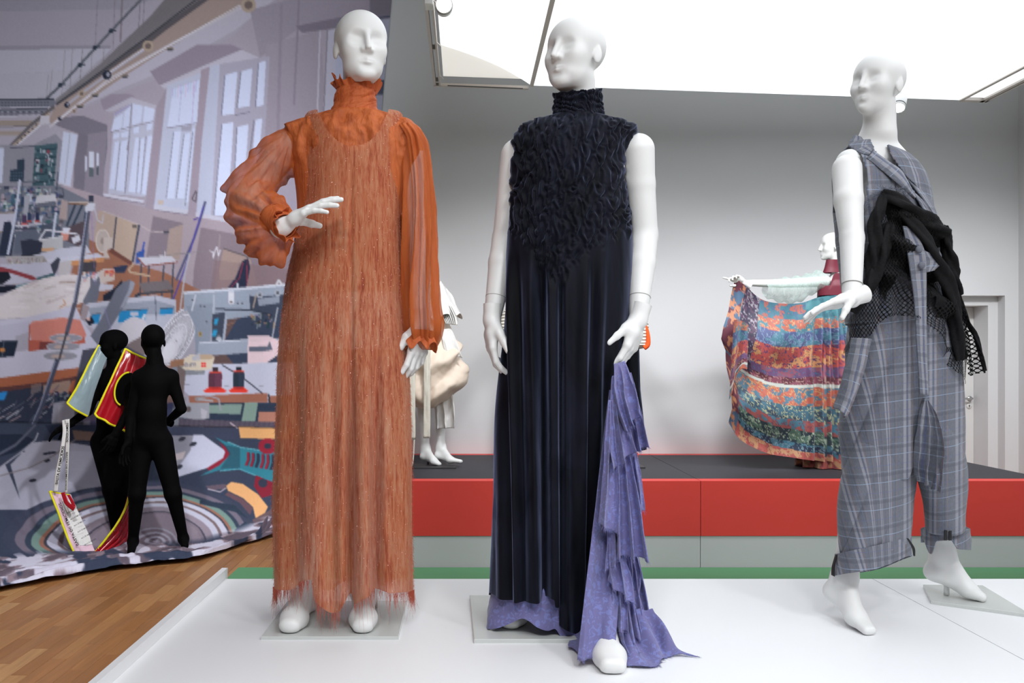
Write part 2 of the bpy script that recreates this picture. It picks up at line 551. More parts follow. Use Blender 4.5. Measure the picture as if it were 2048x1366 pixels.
# ------------------------------------------------------------------ hanging luminous ceiling
ZP = 3.386
PXL, PX1, PX2, PXR = -.150, .478, 3.745, 3.905
def ybk(x): return 6.02 + .105*(x+.165)      # its back edge runs a little askew
YPF = -2.6
lc = thing('luminous_ceiling_panel', ((PX1+PX2)/2, 3, ZP), 'large glowing white luminous ceiling panel hung above the figures', 'ceiling light')
def sheet(name, xa, xb, ya_f, z0, z1, m, n=2):
    xs = np.linspace(xa, xb, n)
    V = [(x, YPF, z0) for x in xs] + [(x, ya_f(x), z0) for x in xs] + [(x, YPF, z1) for x in xs] + [(x, ya_f(x), z1) for x in xs]
    Q = []
    for i in range(n-1):
        Q += [(i+1, i, n+i, n+i+1), (2*n+i, 2*n+i+1, 3*n+i+1, 3*n+i), (n+i+1, n+i, 3*n+i, 3*n+i+1), (i, i+1, 2*n+i+1, 2*n+i)]
    Q += [(0, 2*n, 3*n, n), (n-1, 2*n-1, 4*n-1, 3*n-1)]
    return link(name, mesh_np(name, V, np.array(Q), m, False), lc)
sheet('light_panel', PX1+.012, PX2-.004, ybk, ZP, ZP+.03, M_PANEL)
# left bay: the glowing cloth stops at a bowed edge, the corner behind it glows dimly by its own emission
def bow(x):
    t = (x - PXL) / (PX1 - PXL)
    return 5.30 + (ybk(PX1) - 5.30) * (t*.82 + .18*t**3) - .03*np.sin(PI*t)
sheet('light_panel', PXL, PX1-.008, bow, ZP, ZP+.02, M_PANEL, 24)
sheet('corner_cloth', PXL, PX1-.03, lambda x: ybk(x)-.03, ZP+.035, ZP+.045, M_DIFF, 2)
sheet('light_panel', PX2+.02, PXR, lambda x: ybk(x)-.06, ZP+.005, ZP+.03, M_PANEL)
sheet('divider_rail', PX1-.012, PX1+.016, lambda x: ybk(x)+.004, ZP-.008, ZP+.05, M_RAIL)
sheet('divider_rail', PX2-.006, PX2+.020, lambda x: ybk(x)+.004, ZP-.008, ZP+.05, M_RAIL)
sheet('frame_rail', PXL-.07, PXL-.052, lambda x: ybk(x)+.02, ZP-.02, ZP+.03, M_RAIL)
sheet('frame_rail', PXL-.032, PXL-.020, lambda x: ybk(x)+.02, ZP-.02, ZP+.03, M_RAIL)
sheet('frame_rail', PXR, PXR+.03, lambda x: ybk(x)+.004, ZP-.01, ZP+.04, M_RAIL)
sheet('frame_rail', PXR+.042, PXR+.06, lambda x: ybk(x)+.004, ZP-.01, ZP+.04, M_RAIL)
b = MB()
for i in range(9):
    y = 5.98 - i*.62
    b.bar((PXL-.055, y, ZP+.005), (PXL-.03, y, ZP+.005), .02, .03)
    b.bar((PXL-.026, y-.10, ZP+.005), (PXL, y-.02, ZP+.005), .006, .006)
b.obj('rail_brace', M_RAIL, lc)
b = MB().bar((PXL-.07, ybk(PXL)+.02, ZP-.01), (PX1-.02, ybk(PX1)+.02, ZP-.01), .03, .02).bar((PX2+.01, ybk(PX2)-.01, ZP), (PXR+.06, ybk(PXR)-.01, ZP), .05, .02)
b.obj('end_rail', M_RAIL, lc)
MB().bar((PXL+.03, ybk(PXL)-.0, ZP-.022), (PX1-.06, ybk(PX1)-.0, ZP-.022), .012, .004).obj('rail_slot', M_DARK, lc)
b = MB()
for x in (0.2, 1.6, 3.0):
    for y in (0.5, 3.0, 5.4):
        b.tube([(x, y, ZP+.04), (x, y, Z_C)], .006, 6)
b.obj('suspension_rod', M_STEEL, lc)

# spot lamps on the rail
def spot_fixture(p, aim, label, r=.046, L=.11, loc_up=.10):
    p = A(*p); aim = A(*aim)
    dirv = aim - p; dirv /= np.linalg.norm(dirv)
    o = thing('spotlight', p, label, 'spotlight')
    Bm = basis(dirv, (0, 0, 1))
    th = np.linspace(0, 2*PI, 28, endpoint=False)
    def ring(prof):
        V = np.concatenate([np.stack([np.full(28, h), rr*np.cos(th), rr*np.sin(th)], 1) for rr, h in prof]) @ Bm.T + p
        return V, grid_quads(len(prof), 28, True)
    V, Q = ring([(.001, -L), (r*.92, -L), (r, -L*.93), (r, 0), (r*.9, .002), (r*.86, -.012)])
    h = obj('lamp_housing', V, Q, M_LAMPW, o)
    V, Q = ring([(r*.86, -.010), (r*.5, -.008), (.0008, -.007)])
    obj('lamp_lens', V, Q, M_LENS, o)
    V, Q = ring([(r*1.01, -.028), (r*1.03, -.026), (r*1.03, -.020), (r*1.01, -.018)])
    obj('lamp_ring', V, Q, M_DARK, h)
    MB().bar(p - dirv*L*.6 + A(0, 0, r*.8), p - dirv*L*.6 + A(0, 0, loc_up), .016).obj('lamp_arm', M_LAMPW, o)
    return o
s1 = W(888, 9, 4.5)
spot_fixture(s1, s1 + A(.02, -1.0, -.22), 'bright round spotlight shining out beside the left rail of the luminous ceiling', loc_up=.07)
bx = W(858, 3, 4.5)
tag(MB().box(bx-A(.021, .03, .022), bx+A(.021, .06, .08)).obj('track_adapter', M_LAMPW), 'small white track box beside the bright round spotlight', 'track box')
s2 = W(1797, 216, 6.1)
spot_fixture(s2, s2 + A(-.45, -.6, -.95), 'small white spotlight seen just behind the ear of the rightmost front figure', loc_up=.12)

# ------------------------------------------------------------------ stage and decks
def stage_module(xa, xb, label):
    o = thing('stage_module', ((xa+xb)/2, 6.6, 0), label, 'stage', 'red stage modules')
    yf, yb, zt = 5.76, 7.43, .60
    MB().box((xa, yf+.006, .0), (xb, yb, .226)).obj('grey_plinth', M_GREY, o)
    b = MB().box((xa, yf, .228), (xb, yb, zt-.012)); b.obj('red_fascia', M_RED, o)
    MB().box((xa, yf, zt-.012), (xb, yf+.115, zt)).obj('red_edge', M_RED, o); MB().box((xa, yb-.10, zt-.012), (xb, yb, zt+.0005)).obj('red_edge', M_RED, o)
    MB().box((xa, yf+.115, zt-.012), (xb, yb-.10, zt+.001)).obj('black_top', M_BLACK, o)
    return o
stage_module(-.62, 1.598, 'red and grey stage module with black top left of the seam, behind the navy figure')
stage_module(1.602, 4.03, 'red and grey stage module with black top right of the seam, under the colourful dress')
MB_ = MB().box((-1.53, 3.35, 0.0), (4.84, 5.755, .016))
tag(MB_.obj('green_board', M_GREEN), 'flat green floor board between white deck and red stage', 'floor board')

ZW = .60
def deck(xa, xb, label):
    o = thing('white_deck', ((xa+xb)/2, 2.2, 0), label, 'platform', 'white decks')
    MB().box((xa, 1.15, ZW-.035), (xb, 3.185, ZW)).obj('deck_top', M_DECK, o)
    MB().box((xa+.01, 1.16, 0), (xb-.01, 3.175, ZW-.036)).obj('deck_base', M_DECK, o)
    return o
d1 = deck(-.895, 1.528, 'white display deck carrying the orange and navy dressed figures')
tag(MB().box((-.917, 1.15, 0), (-.8955, 3.215, ZW+.034)).obj('edge_board', M_DECK), 'narrow white upright board along the left edge of the white deck', 'board')
d2 = deck(1.5305, 4.80, 'white display deck carrying the figure in the grey plaid suit')
# ------------------------------------------------------------------ mannequin anatomy (signed distances)
def head_sdf(kind='male', neck_to=(0, .030, -.19), neck_r=.047):
    """face looks to -Y, crown up, centre at eye level; about 0.23 m tall"""
    male = kind == 'male'
    def f(p):
        q = p.copy(); q[:, 0] = np.abs(q[:, 0])                     # mirror
        ax = q[:, 0]
        d = sd_ell(p, (0, .014, .036), (.0755, .094, .082))
        d = smin(d, sd_ell(p, (0, -.036, .028), (.0655, .052, .066)), .03)
        d = smin(d, sd_ell(p, (0, -.032, -.035), (.060 if male else .057, .058, .066)), .03)
        if male:
            d = smin(d, sd_ell(q, (.018, -.038, -.072), (.036, .046, .036)), .022)
            d = smin(d, sd_ell(p, (0, -.074, -.098), (.024, .018, .016)), .02)
        else:
            d = smin(d, sd_ell(p, (0, -.045, -.074), (.040, .043, .036)), .025)
            d = smin(d, sd_ell(p, (0, -.074, -.097), (.015, .016, .014)), .022)
        # cheek bones
        d = smin(d, sd_ell(q, (.040, -.060, -.022), (.022, .022, .026)), .026)
        # eye sockets
        ex = .031
        d = smax(d, -sd_ell(q, (ex, -.1025, .004), (.0270, .0275, .0195), rot('Y', -8)), .016)
        # closed lid bulge, very soft
        d = smin(d, sd_ell(q, (ex, -.0700, -.003), (.015, .0085, .010)), .012)
        # nose: bridge to tip, flat underside
        nz = sd_cone(p, (0, -.086, .022), (0, -.110 if male else -.107, -.030), .0068, .0088)
        nz = smin(nz, sd_cone(q, (.0, -.095, -.030), (.0105, -.094, -.032), .0085, .0072), .008)
        nz = smax(nz, -(p[:, 2] + .0385 + .15*(p[:, 1]+.1)), .004)
        d = smin(d, nz, .011)
        # lips
        lp = smin(sd_cone(q, (0, -.0915, -.0590), (.0195, -.0845, -.0615), .0048, .0022),
                  sd_cone(q, (0, -.0910, -.0685), (.0175, -.0845, -.0655), .0058, .0024), .003)
        d = smin(d, lp, .007)
        d = smax(d, -sd_cone(q, (0, -.0985, -.0635), (.021, -.0895, -.0632), .0014, .0008), .004)
        d = smax(d, -sd_ell(p, (0, -.098, -.082), (.018, .008, .006)), .01)
        # ears
        e = sd_ell(q, (.0735, .008, -.012), (.0065, .0150, .026), rot('X', -10) @ rot('Z', -14))
        e = smax(e, -sd_ell(q, (.0865, .000, -.006), (.0055, .008, .014)), .005)
        d = smin(d, e, .009)
        # neck
        d = smin(d, sd_cone(p, (0, .022, -.075), neck_to, .047 if male else .040, neck_r), .03 if male else .028)
        return d
    return f

def xform(fn, R, t, s=1.0):
    R = np.asarray(R, np.float32); t = np.asarray(t, np.float32)
    return lambda p: fn(((p - t) @ R) / s) * s

def hand_chain(base, dirv, nrm, lens, curl):
    """points of one finger: starts at base along dirv and bends towards nrm by curl degrees per joint"""
    pts = [np.asarray(base, float)]
    d = np.asarray(dirv, float) / np.linalg.norm(dirv); n = np.asarray(nrm, float) / np.linalg.norm(nrm)
    for l, c in zip(lens, curl):
        a = math.radians(c)
        d2 = d*math.cos(a) + n*math.sin(a)
        n = n*math.cos(a) - d*math.sin(a)
        d = d2
        pts.append(pts[-1] + d*l)
    return pts

def hand_sdf(curls, spread=(9, 3, -3, -9), thumb=((.6, -.75, .25), (10, 15)), slim=1.0, wrist_r=.0265, ext=.055):
    """right-hand style: wrist at origin, fingers along +X, palm normal +Z (towards the palm side), index at +Y side, thumb at +Y.
    curls: 4 x 3 degrees, index to little."""
    pr = []
    s = slim
    # palm
    palm = [((.0, .0, 0), (.045, .020, 0), wrist_r*.82, .0165*s), ((.0, .0, 0), (.045, -.018, 0), wrist_r*.8, .0150*s),
            ((.045, .020, 0), (.086, .029, 0), .0165*s, .0118*s), ((.045, .004, 0), (.090, .008, 0), .0165*s, .0118*s),
            ((.045, -.010, 0), (.086, -.012, 0), .0155*s, .0112*s), ((.042, -.018, 0), (.078, -.031, 0), .0150*s, .0102*s)]
    bases = [(.086, .029, 0), (.090, .0085, 0), (.086, -.012, 0), (.078, -.031, 0)]
    lens = [(.043, .025, .020), (.047, .029, .021), (.043, .027, .020), (.033, .020, .018)]
    rad = [.0092, .0095, .0090, .0078]
    fing = []
    for b, l, r, c, sp in zip(bases, lens, rad, curls, spread):
        a = math.radians(sp)
        pts = hand_chain(b, (math.cos(a), math.sin(a), 0), (0, 0, 1), l, c)
        fing.append([(pts[i], pts[i+1], r*s*(1.05-.10*i), r*s*(1.05-.10*(i+1))) for i in range(3)])
    td, tc = thumb
    tb = A(.018, .018, .006)
    t1 = tb + A(.024, .022, .010)
    tp = hand_chain(t1, td, (1, -.1, .3) if td[1] > .5 else (.2, -.6, .7), (.034, .027), tc)
    th = [(tb, t1, .0170*s, .0135*s), (t1, tp[1], .0130*s, .0105*s), (tp[1], tp[2], .0105*s, .0082*s)]
    def f(p):
        d = None
        for a, b, ra, rb in palm:
            x = sd_cone(p, a, b, ra, rb); d = x if d is None else smin(d, x, .012)
        # slightly flatten the palm
        for ch in fing:
            x = None
            for a, b, ra, rb in ch:
                y = sd_cone(p, a, b, ra, rb); x = y if x is None else smin(x, y, .003)
            d = smin(d, x, .005)
        x = None
        for a, b, ra, rb in th:
            y = sd_cone(p, a, b, ra, rb); x = y if x is None else smin(x, y, .006)
        d = smin(d, x, .010)
        d = smin(d, sd_cone(p, (-ext, 0, 0), (0, 0, 0), wrist_r*1.08, wrist_r), .012)
        return d
    return f

def hand_mesh(wrist, fdir, palm, curls, mirror=False, scale=1.0, h=.0026, **kw):
    """mesh of a hand at a wrist point, fingers pointing fdir, palm facing 'palm'"""
    fn = hand_sdf(curls, **kw)
    V, Q = surfnet(fn, (-.05, -.075, -.06), (.20, .10, .12), h)
    V = V * scale
    if mirror:
        V[:, 1] *= -1; Q = Q[:, ::-1]
    B = basis(fdir, palm)
    return V @ B.T + np.asarray(wrist, float), Q

def limb_mesh(chain, h=.006, k=.008):
    """chain: list of (a, b, ra, rb) cones blended together"""
    def f(p):
        d = None
        for a, b, ra, rb in chain:
            x = sd_cone(p, a, b, ra, rb); d = x if d is None else smin(d, x, k)
        return d
    P = np.array([x for c in chain for x in (np.asarray(c[0])-max(c[2:]), np.asarray(c[0])+max(c[2:]), np.asarray(c[1])-max(c[2:]), np.asarray(c[1])+max(c[2:]))])
    return surfnet(f, P.min(0)-.02, P.max(0)+.02, h)

def vnormals(V, Q):
    V = np.asarray(V, float)
    n = np.cross(V[Q[:, 2]] - V[Q[:, 0]], V[Q[:, 3]] - V[Q[:, 1]])
    N = np.zeros_like(V)
    for k in range(4):
        np.add.at(N, Q[:, k], n)
    return N / (np.linalg.norm(N, axis=1)[:, None] + 1e-12)

def relax(V, Q, it=2, lam=.5):
    """a little Laplacian smoothing of a quad mesh"""
    V = np.array(V, float)
    e = np.concatenate([Q[:, [0, 1]], Q[:, [1, 2]], Q[:, [2, 3]], Q[:, [3, 0]]])
    for _ in range(it):
        S = np.zeros_like(V); C = np.zeros(len(V))
        np.add.at(S, e[:, 0], V[e[:, 1]]); np.add.at(C, e[:, 0], 1)
        np.add.at(S, e[:, 1], V[e[:, 0]]); np.add.at(C, e[:, 1], 1)
        V += lam * (S / np.maximum(C, 1)[:, None] - V)
    return V

def drop_faces(V, Q, keep):
    """remove the faces whose vertices are not all kept, and loose vertices"""
    q = Q[keep[Q].all(1)]
    used = np.zeros(len(V), bool); used[q.ravel()] = True
    idx = np.cumsum(used) - 1
    return used, idx[q]

class Loft:
    """garment tube: rows of (py, px_left, px_right, half_depth) seen at distance d; theta 0 = right side, 3/2 pi = front"""
    def __init__(s, rows, d, nt=240, nz=300, n=2.3, yc=0.0, hem=None, top=None, vv=None):
        s.d = d
        y0, y1 = rows[0][0], rows[-1][0]
        th = np.linspace(0, 2*PI, nt, endpoint=False)
        s.th = th
        c, sn = np.cos(th), np.sin(th)
        sx = np.sign(c)*np.abs(c)**(2/n); sy = np.sign(sn)*np.abs(sn)**(2/n)
        s.u = (sx + 1) / 2                                     # 0 left edge .. 1 right edge in the picture
        s.front = sn < 0
        v = (np.linspace(0, 1, nz) if vv is None else vv)[:, None]
        xl1 = rows[-1][1]; xr1 = rows[-1][2]
        pxb = xl1 + (xr1 - xl1)*s.u
        yo_ = lambda r: r[4] if len(r) > 4 else yc
        dh = d + yo_(rows[-1]) + rows[-1][3]*sy; dt = d + yo_(rows[0]) + rows[0][3]*sy
        yb = np.full(nt, float(y1)) if hem is None else hem(pxb, s.front)
        if hem is not None: yb = PY0 + (yb - PY0)*dh/d      # hem as seen: its front is nearer to the eye
        yt = np.full(nt, float(y0)) if top is None else PY0 + (top(s.u, s.front) - PY0)*dt/d
        PYY = yt[None, :] + (yb - yt)[None, :] * v
        xl = interp(PYY, [(r[0], r[1]) for r in rows]); xr = interp(PYY, [(r[0], r[2]) for r in rows]); hd = interp(PYY, [(r[0], r[3]) for r in rows])
        yo = interp(PYY, [(r[0], r[4] if len(r) > 4 else yc) for r in rows])
        s.py = PYY
        s.px = (xl + xr)/2 + (xr - xl)/2 * sx[None, :]
        Y = d + yo + hd * sy[None, :]
        X = XD(s.px, Y); Z = ZD(PYY, d)          # the section is turned to face the eye
        # normals of the plain tube, in the horizontal plane
        hw = (xr - xl)/2*d/FPX
        nx = np.sign(c)*np.abs(c)**(2-2/n)/np.maximum(hw, .02); ny = np.sign(sn)*np.abs(sn)**(2-2/n)/np.maximum(hd, .02)
        l = np.sqrt(nx**2 + ny**2) + 1e-9
        s.nx, s.ny = nx/l, ny/l
        s.X, s.Y, s.Z = X, Y, Z
        s.qx = PX0 + X*FPX/Y; s.qy = PY0 - (Z-CAMZ)*FPX/Y
        s.Z = np.maximum(s.Z, ZW + .006)
        s.shape = X.shape
    def push(s, off):
        s.X = s.X + off*s.nx; s.Y = s.Y + off*s.ny
    def mesh(s, keep=None, uvs=(1, 1)):
        V = np.stack([s.X, s.Y, s.Z], -1).reshape(-1, 3)
        Q = grid_quads(s.shape[0], s.shape[1], True, flip=False)
        # arc-length style uv in metres
        du = np.sqrt(np.diff(s.X, axis=1, prepend=s.X[:, -1:])**2 + np.diff(s.Y, axis=1, prepend=s.Y[:, -1:])**2).mean(0)
        uu = np.cumsum(du)[None, :] + 0*s.X
        uv = np.stack([uu, s.Z], -1).reshape(-1, 2)
        if keep is not None:
            used, Q = drop_faces(V, Q, keep.reshape(-1))
            V = V[used]; uv = uv[used]
        return V, Q, uv

def thicken(o, t=.002, offset=0.0):
    md = o.modifiers.new('thickness', 'SOLIDIFY'); md.thickness = t; md.offset = offset
    return o

def strands(P, D, r, seg=3, curl=.15, seed=1):
    """thin flat threads: P (n,3) roots, D (n,3) full vectors, r width"""
    g = np.random.default_rng(seed); n = len(P)
    side = np.cross(D, A(0, 1, 0)); side /= np.linalg.norm(side, axis=1)[:, None] + 1e-9
    V = np.zeros((n, seg+1, 2, 3)); bend = g.normal(0, 1, (n, 3)) * np.linalg.norm(D, axis=1)[:, None] * curl
    for k in range(seg+1):
        t = k/seg
        c = P + D*t + bend*t*t
        w = (r*(1-.7*t))
        w = w[:, None] if not np.isscalar(w) else w
        V[:, k, 0] = c - side*w/2; V[:, k, 1] = c + side*w/2
    Q = []
    base = (np.arange(n)*(seg+1)*2)[:, None]
    for k in range(seg):
        Q.append(base + np.array([[2*k, 2*k+1, 2*k+3, 2*k+2]]))
    return V.reshape(-1, 3), np.concatenate(Q)

M_MANN = plain('white_mannequin_lacquer', (.80, .80, .79), .42, .4, .01)
M_BLKSUIT = plain('black_stretch_fabric', (.0016, .0016, .0019), .8, .06, .2, 30)
def glass_plate_mat():
    m = mat('frosted_glass_plate', (.80, .825, .80), .12, .5); t = NT(m)
    t.b.inputs['Transmission Weight'].default_value = .25
    return m
M_PLATE = glass_plate_mat()
def seam_ring(c, dirv, r, parent, rad=.0012):
    B = basis(dirv, (0, 1, .1)); th = np.linspace(0, 2*PI, 40)
    pts = np.stack([0*th, r*np.cos(th), r*np.sin(th)], 1) @ B.T + np.asarray(c)
    return MB().tube(pts, rad, 6, False).obj('joint_seam', mat('seam_grey', (.35, .35, .34), .6), parent, True)  # joint line between cast parts, drawn as a thin grey ring

def plate(x0, x1, y0, y1, z, parent, t=.010, skew=0.0, m=None, round_=0):
    b = .0015
    V = [(x0,y0,z),(x1,y0,z),(x1+skew,y1,z),(x0+skew,y1,z)]
    V = np.array(V + [(x, y, z+t-b) for x, y, _ in V] + [(x0+b,y0+b,z+t),(x1-b,y0+b,z+t),(x1+skew-b,y1-b,z+t),(x0+skew+b,y1-b,z+t)])
    Q = np.array([(3,2,1,0),(0,1,5,4),(1,2,6,5),(2,3,7,6),(3,0,4,7),(4,5,9,8),(5,6,10,9),(6,7,11,10),(7,4,8,11),(8,9,10,11)])
    return link('base_plate', mesh_np('base_plate', V, Q, m or M_PLATE, False), parent)

def flat_foot(ankle, toe_dir, L, zs, wid=.043, h=.0045, calf=None):
    """smooth sock-like foot with sole at height zs; ankle = centre of the ankle; toe_dir unit xy"""
    a = np.asarray(ankle, float); t = np.array([toe_dir[0], toe_dir[1], 0.]); t /= np.linalg.norm(t)
    sd = A(-t[1], t[0], 0)
    heel = a - t*.045; heel[2] = zs + .034
    ball = a + t*(L*.52); ball[2] = zs + .026
    toe = a + t*(L*.74); toe[2] = zs + .022
    cal = np.asarray(calf, float) if calf is not None else a + A(0, 0, .45)
    def f(p):
        d = sd_cone(p, a, heel, .036, .034)
        d = smin(d, sd_cone(p, a + A(0, 0, -.005), ball, .036, .027), .03)
        d = smin(d, sd_cone(p, heel, ball, .030, .026), .03)
        for s_ in (-1, 1):
            d = smin(d, sd_cone(p, ball + sd*s_*(wid-.026), toe + sd*s_*(wid-.030), .026, .021), .025)
        d = smin(d, sd_cone(p, a, a + (cal-a)*.35, .035, .040), .03)
        d = smin(d, sd_cone(p, a + (cal-a)*.35, a + (cal-a)*.75, .041, .054), .04)
        d = smin(d, sd_cone(p, a + (cal-a)*.75, cal, .054, .050), .04)
        d = smax(d, (zs + .0015) - p[:, 2], .004)
        return d
    P = np.array([heel, toe, cal, a])
    return surfnet(f, P.min(0) - .09, P.max(0) + .09, h)

def curve_px(pts, n):
    """(px, py, d) control points -> smooth world curve"""
    return catmull(np.array([W(*p) for p in pts]), n)

def panel(left, right, nu=40, nv=60, folds=0, amp=.01, phase=0., hem=None, seed=0, noise=.004, grow=1.0, bulge=0.0, uvscale=1.0):
    """cloth sheet between two edges (lists of (px, py, d)); vertical folds deepen downwards; hem: function u -> extra drop in metres"""
    L = curve_px(left, nv); R = curve_px(right, nv)
    u = np.linspace(0, 1, nu)[None, :, None]; v = np.linspace(0, 1, nv)[:, None]
    V = L[:, None, :]*(1-u) + R[:, None, :]*u
    uu = u[..., 0] + 0*v
    if folds:
        ph = 2*PI*folds*uu + phase + 1.1*(fbm(uu*2.3 + seed, v*1.6 + 0*uu, 3, seed)-.5)*3
        w = amp*v**grow
        V[..., 1] -= w*np.sin(ph)
        V[..., 0] += .35*w*np.cos(ph)
    V[..., 1] -= bulge*np.sin(PI*uu)
    V[..., 1] += noise*(fbm(uu*5 + seed*3.1, v*6 + 0*uu, 4, seed+7)-.5)*2
    if hem is not None:
        V[..., 2] -= hem(uu)*v**3
    wl = np.linalg.norm(R - L, axis=1).mean(); hl = np.linalg.norm(np.diff(L, axis=0), axis=1).sum()
    uv = np.stack([uu*wl, (1-v)*hl + 0*uu], -1).reshape(-1, 2)*uvscale
    return V.reshape(-1, 3), grid_quads(nv, nu), uv, V

def cloth(name, parent, mat_, *a, t=.0015, fringe=0, fr_len=.012, fr_mat=None, **kw):
    V, Q, uv, G = panel(*a, **kw)
    o = obj(name, V, Q, mat_, parent, uv=uv)
    if t: thicken(o, t)
    if fringe:
        g = np.random.default_rng(kw.get('seed', 0) + 5)
        ii = g.uniform(0, G.shape[1]-1.001, fringe); i0 = ii.astype(int); fr = (ii-i0)[:, None]
        P = G[-1, i0]*(1-fr) + G[-1, i0+1]*fr
        D = (G[-1, i0] - G[-3, i0]); D /= np.linalg.norm(D, axis=1)[:, None] + 1e-9
        D = (D + g.normal(0, .35, D.shape))*g.uniform(.3, 1, fringe)[:, None]*fr_len
        V, Q = strands(P, D, .0008, 2, .3, 3); V[:, 2] = np.maximum(V[:, 2], ZW + .001)
        tag(obj('frayed_edge', V, Q, fr_mat or mat_, o if parent.parent is None else parent), kind='stuff')
    return o
# ------------------------------------------------------------------ figure in the rust orange dress
D1 = 2.68
def orange_dress_mat():
    m = mat('rust_eyelash_dress', srgb(170, 95, 65), .75, .25, 0); t = NT(m)
    c = t.coord('Object')
    v = t.mapping(c, (150, 150, 12.0))
    n1 = t.noise(v, 1.0, 5, .65, .4)
    n2 = t.noise(t.mapping(c, (46, 46, 4.0)), 1.0, 4, .6, .6)
    n3 = t.noise(t.mapping(c, (420, 420, 40)), 1.0, 3, .6)
    f = t.math('ADD', t.math('MULTIPLY', n1.outputs[0], .5), t.math('ADD', t.math('MULTIPLY', n2.outputs[0], .3), t.math('MULTIPLY', n3.outputs[0], .3)))
    col = t.ramp(f, [(.37, srgb(122, 50, 30)), (.46, srgb(156, 76, 50)), (.54, srgb(186, 108, 74)), (.66, srgb(206, 144, 110))])
    # tiny sparkle glints painted as pale, smoother flecks
    vo = t.n('ShaderNodeTexVoronoi', {'feature': 'F1'}, Vector=t.mapping(c, (90, 90, 60)), Scale=1.0)
    fl = t.math('LESS_THAN', vo.outputs['Distance'], .085)
    t.set(t.b.inputs['Base Color'], t.mix(fl, col, srgb(240, 205, 190)))
    t.set(t.b.inputs['Roughness'], t.math('MULTIPLY_ADD', fl, -.5, .75))
    t.b.inputs['Sheen Weight'].default_value = .35
    t.b.inputs['Sheen Roughness'].default_value = .4
    t.b.inputs['Sheen Tint'].default_value = (*srgb(255, 190, 160), 1)
    t.bump(f, .5, .004)
    a = t.math('MULTIPLY_ADD', f, -1.0, 1.37, clamp=True)
    t.alpha_mix(a)
    return m
M_ODRESS = orange_dress_mat()
def chiffon(name, col, alpha, dark):
    m = mat(name, col, .6, .25); t = NT(m)
    c = t.coord('Object')
    w = t.noise(t.mapping(c, (26, 26, 4)), 1.0, 4, .6, 1.2)
    t.set(t.b.inputs['Base Color'], t.ramp(w.outputs[0], [(.3, dark), (.6, col)]))
    t.b.inputs['Sheen Weight'].default_value = .4
    t.b.inputs['Sheen Tint'].default_value = (*col, 1)
    fr = t.n('ShaderNodeLayerWeight', None, Blend=.35).outputs['Facing']
    a = t.math('ADD', t.math('MULTIPLY_ADD', w.outputs[0], -.55, alpha + .25), t.math('MULTIPLY', fr, .35), clamp=True)
    t.bump(t.noise(t.mapping(c, (40, 40, 9)), 1.0, 4, .55, 1.5).outputs[0], .6, .008)
    t.alpha_mix(a)
    return m
M_CHIF = chiffon('rust_chiffon', srgb(206, 108, 52), .62, srgb(178, 82, 36))
M_CHIFSOLID = chiffon('rust_chiffon_doubled', srgb(200, 104, 58), 1.0, srgb(168, 76, 38))
M_BLOUSE = chiffon('rust_chiffon_over_lining', srgb(196, 104, 56), 1.05, srgb(150, 70, 36))
M_STRAND = mat('rust_thread', srgb(176, 80, 58), .5, .4)
M_STRAND2 = mat('copper_tinsel', srgb(214, 140, 116), .25, .8)

f1 = thing('dressed_mannequin', (XD(690, D1), D1, ZW), 'white mannequin in a rust orange sheer dress over a balloon-sleeved blouse', 'mannequin', 'figures on the white deck')
# head
V, Q = surfnet(head_sdf('male'), (-.1, -.14, -.2), (.1, .13, .13), .0028)
HEAD_M = (V, Q)
Vh = (V * A(1.05, 1.0, 1.02)) @ rot('Z', 20).T + W(721, 99, 2.67)
obj('head', Vh, Q, M_MANN, f1)
# body under the clothes
body = Loft([(212, 680, 742, .045), (240, 640, 770, .045), (262, 600, 806, .060), (300, 604, 802, .090), (380, 612, 792, .105), (480, 622, 786, .09), (560, 612, 800, .10), (640, 600, 808, .115), (700, 606, 800, .11)], D1, 64, 70, 2.2)
V, Q, uv = body.mesh(); obj('torso', V, Q, M_MANN, f1)
# legs with feet
zp = ZW + .010
for px, py, tx, cx in ((609, 1205, -.06, 640), (728, 1205, .10, 745)):
    a = W(px, py, 2.70); a[2] = zp + .085
    cal = W(cx, 930, 2.70)
    V, Q = flat_foot(a, (tx, -1), .235, zp, .042, .005, cal)
    obj('leg', V, Q, M_MANN, f1)
    V, Q = limb_mesh([(cal, W(cx - (8 if cx < 700 else -8), 640, 2.69), .052, .085)], .01)
    obj('thigh', V, Q, M_MANN, f1)
plate(XD(522, 2.49), XD(797, 2.49), 2.49, 2.86, ZW, f1, .010)
MB().tube([W(752, 1150, 2.78), np.append(W(752, 1210, 2.78)[:2], ZW+.01)], .006, 8).obj('calf_rod', M_STEEL, f1)

# blouse body
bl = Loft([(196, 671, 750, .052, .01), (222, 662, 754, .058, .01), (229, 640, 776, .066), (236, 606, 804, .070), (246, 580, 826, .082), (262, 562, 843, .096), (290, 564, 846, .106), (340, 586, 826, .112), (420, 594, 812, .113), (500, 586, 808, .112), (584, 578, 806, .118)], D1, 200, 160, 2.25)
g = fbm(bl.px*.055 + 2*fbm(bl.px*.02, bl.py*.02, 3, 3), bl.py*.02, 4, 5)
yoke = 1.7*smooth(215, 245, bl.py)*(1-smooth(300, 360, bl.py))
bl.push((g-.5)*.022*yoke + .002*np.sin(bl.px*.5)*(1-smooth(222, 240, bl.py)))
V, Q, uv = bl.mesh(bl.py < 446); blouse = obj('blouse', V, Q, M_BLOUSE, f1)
V, Q, uv = bl.mesh(bl.py > 436); obj('blouse_shaded_part', V, Q, plain('rust_chiffon_shaded', srgb(104, 52, 30), .7, .2, .1, 8), blouse)  # lower blouse: doubled chiffon, its shade under the dress painted as darker colour

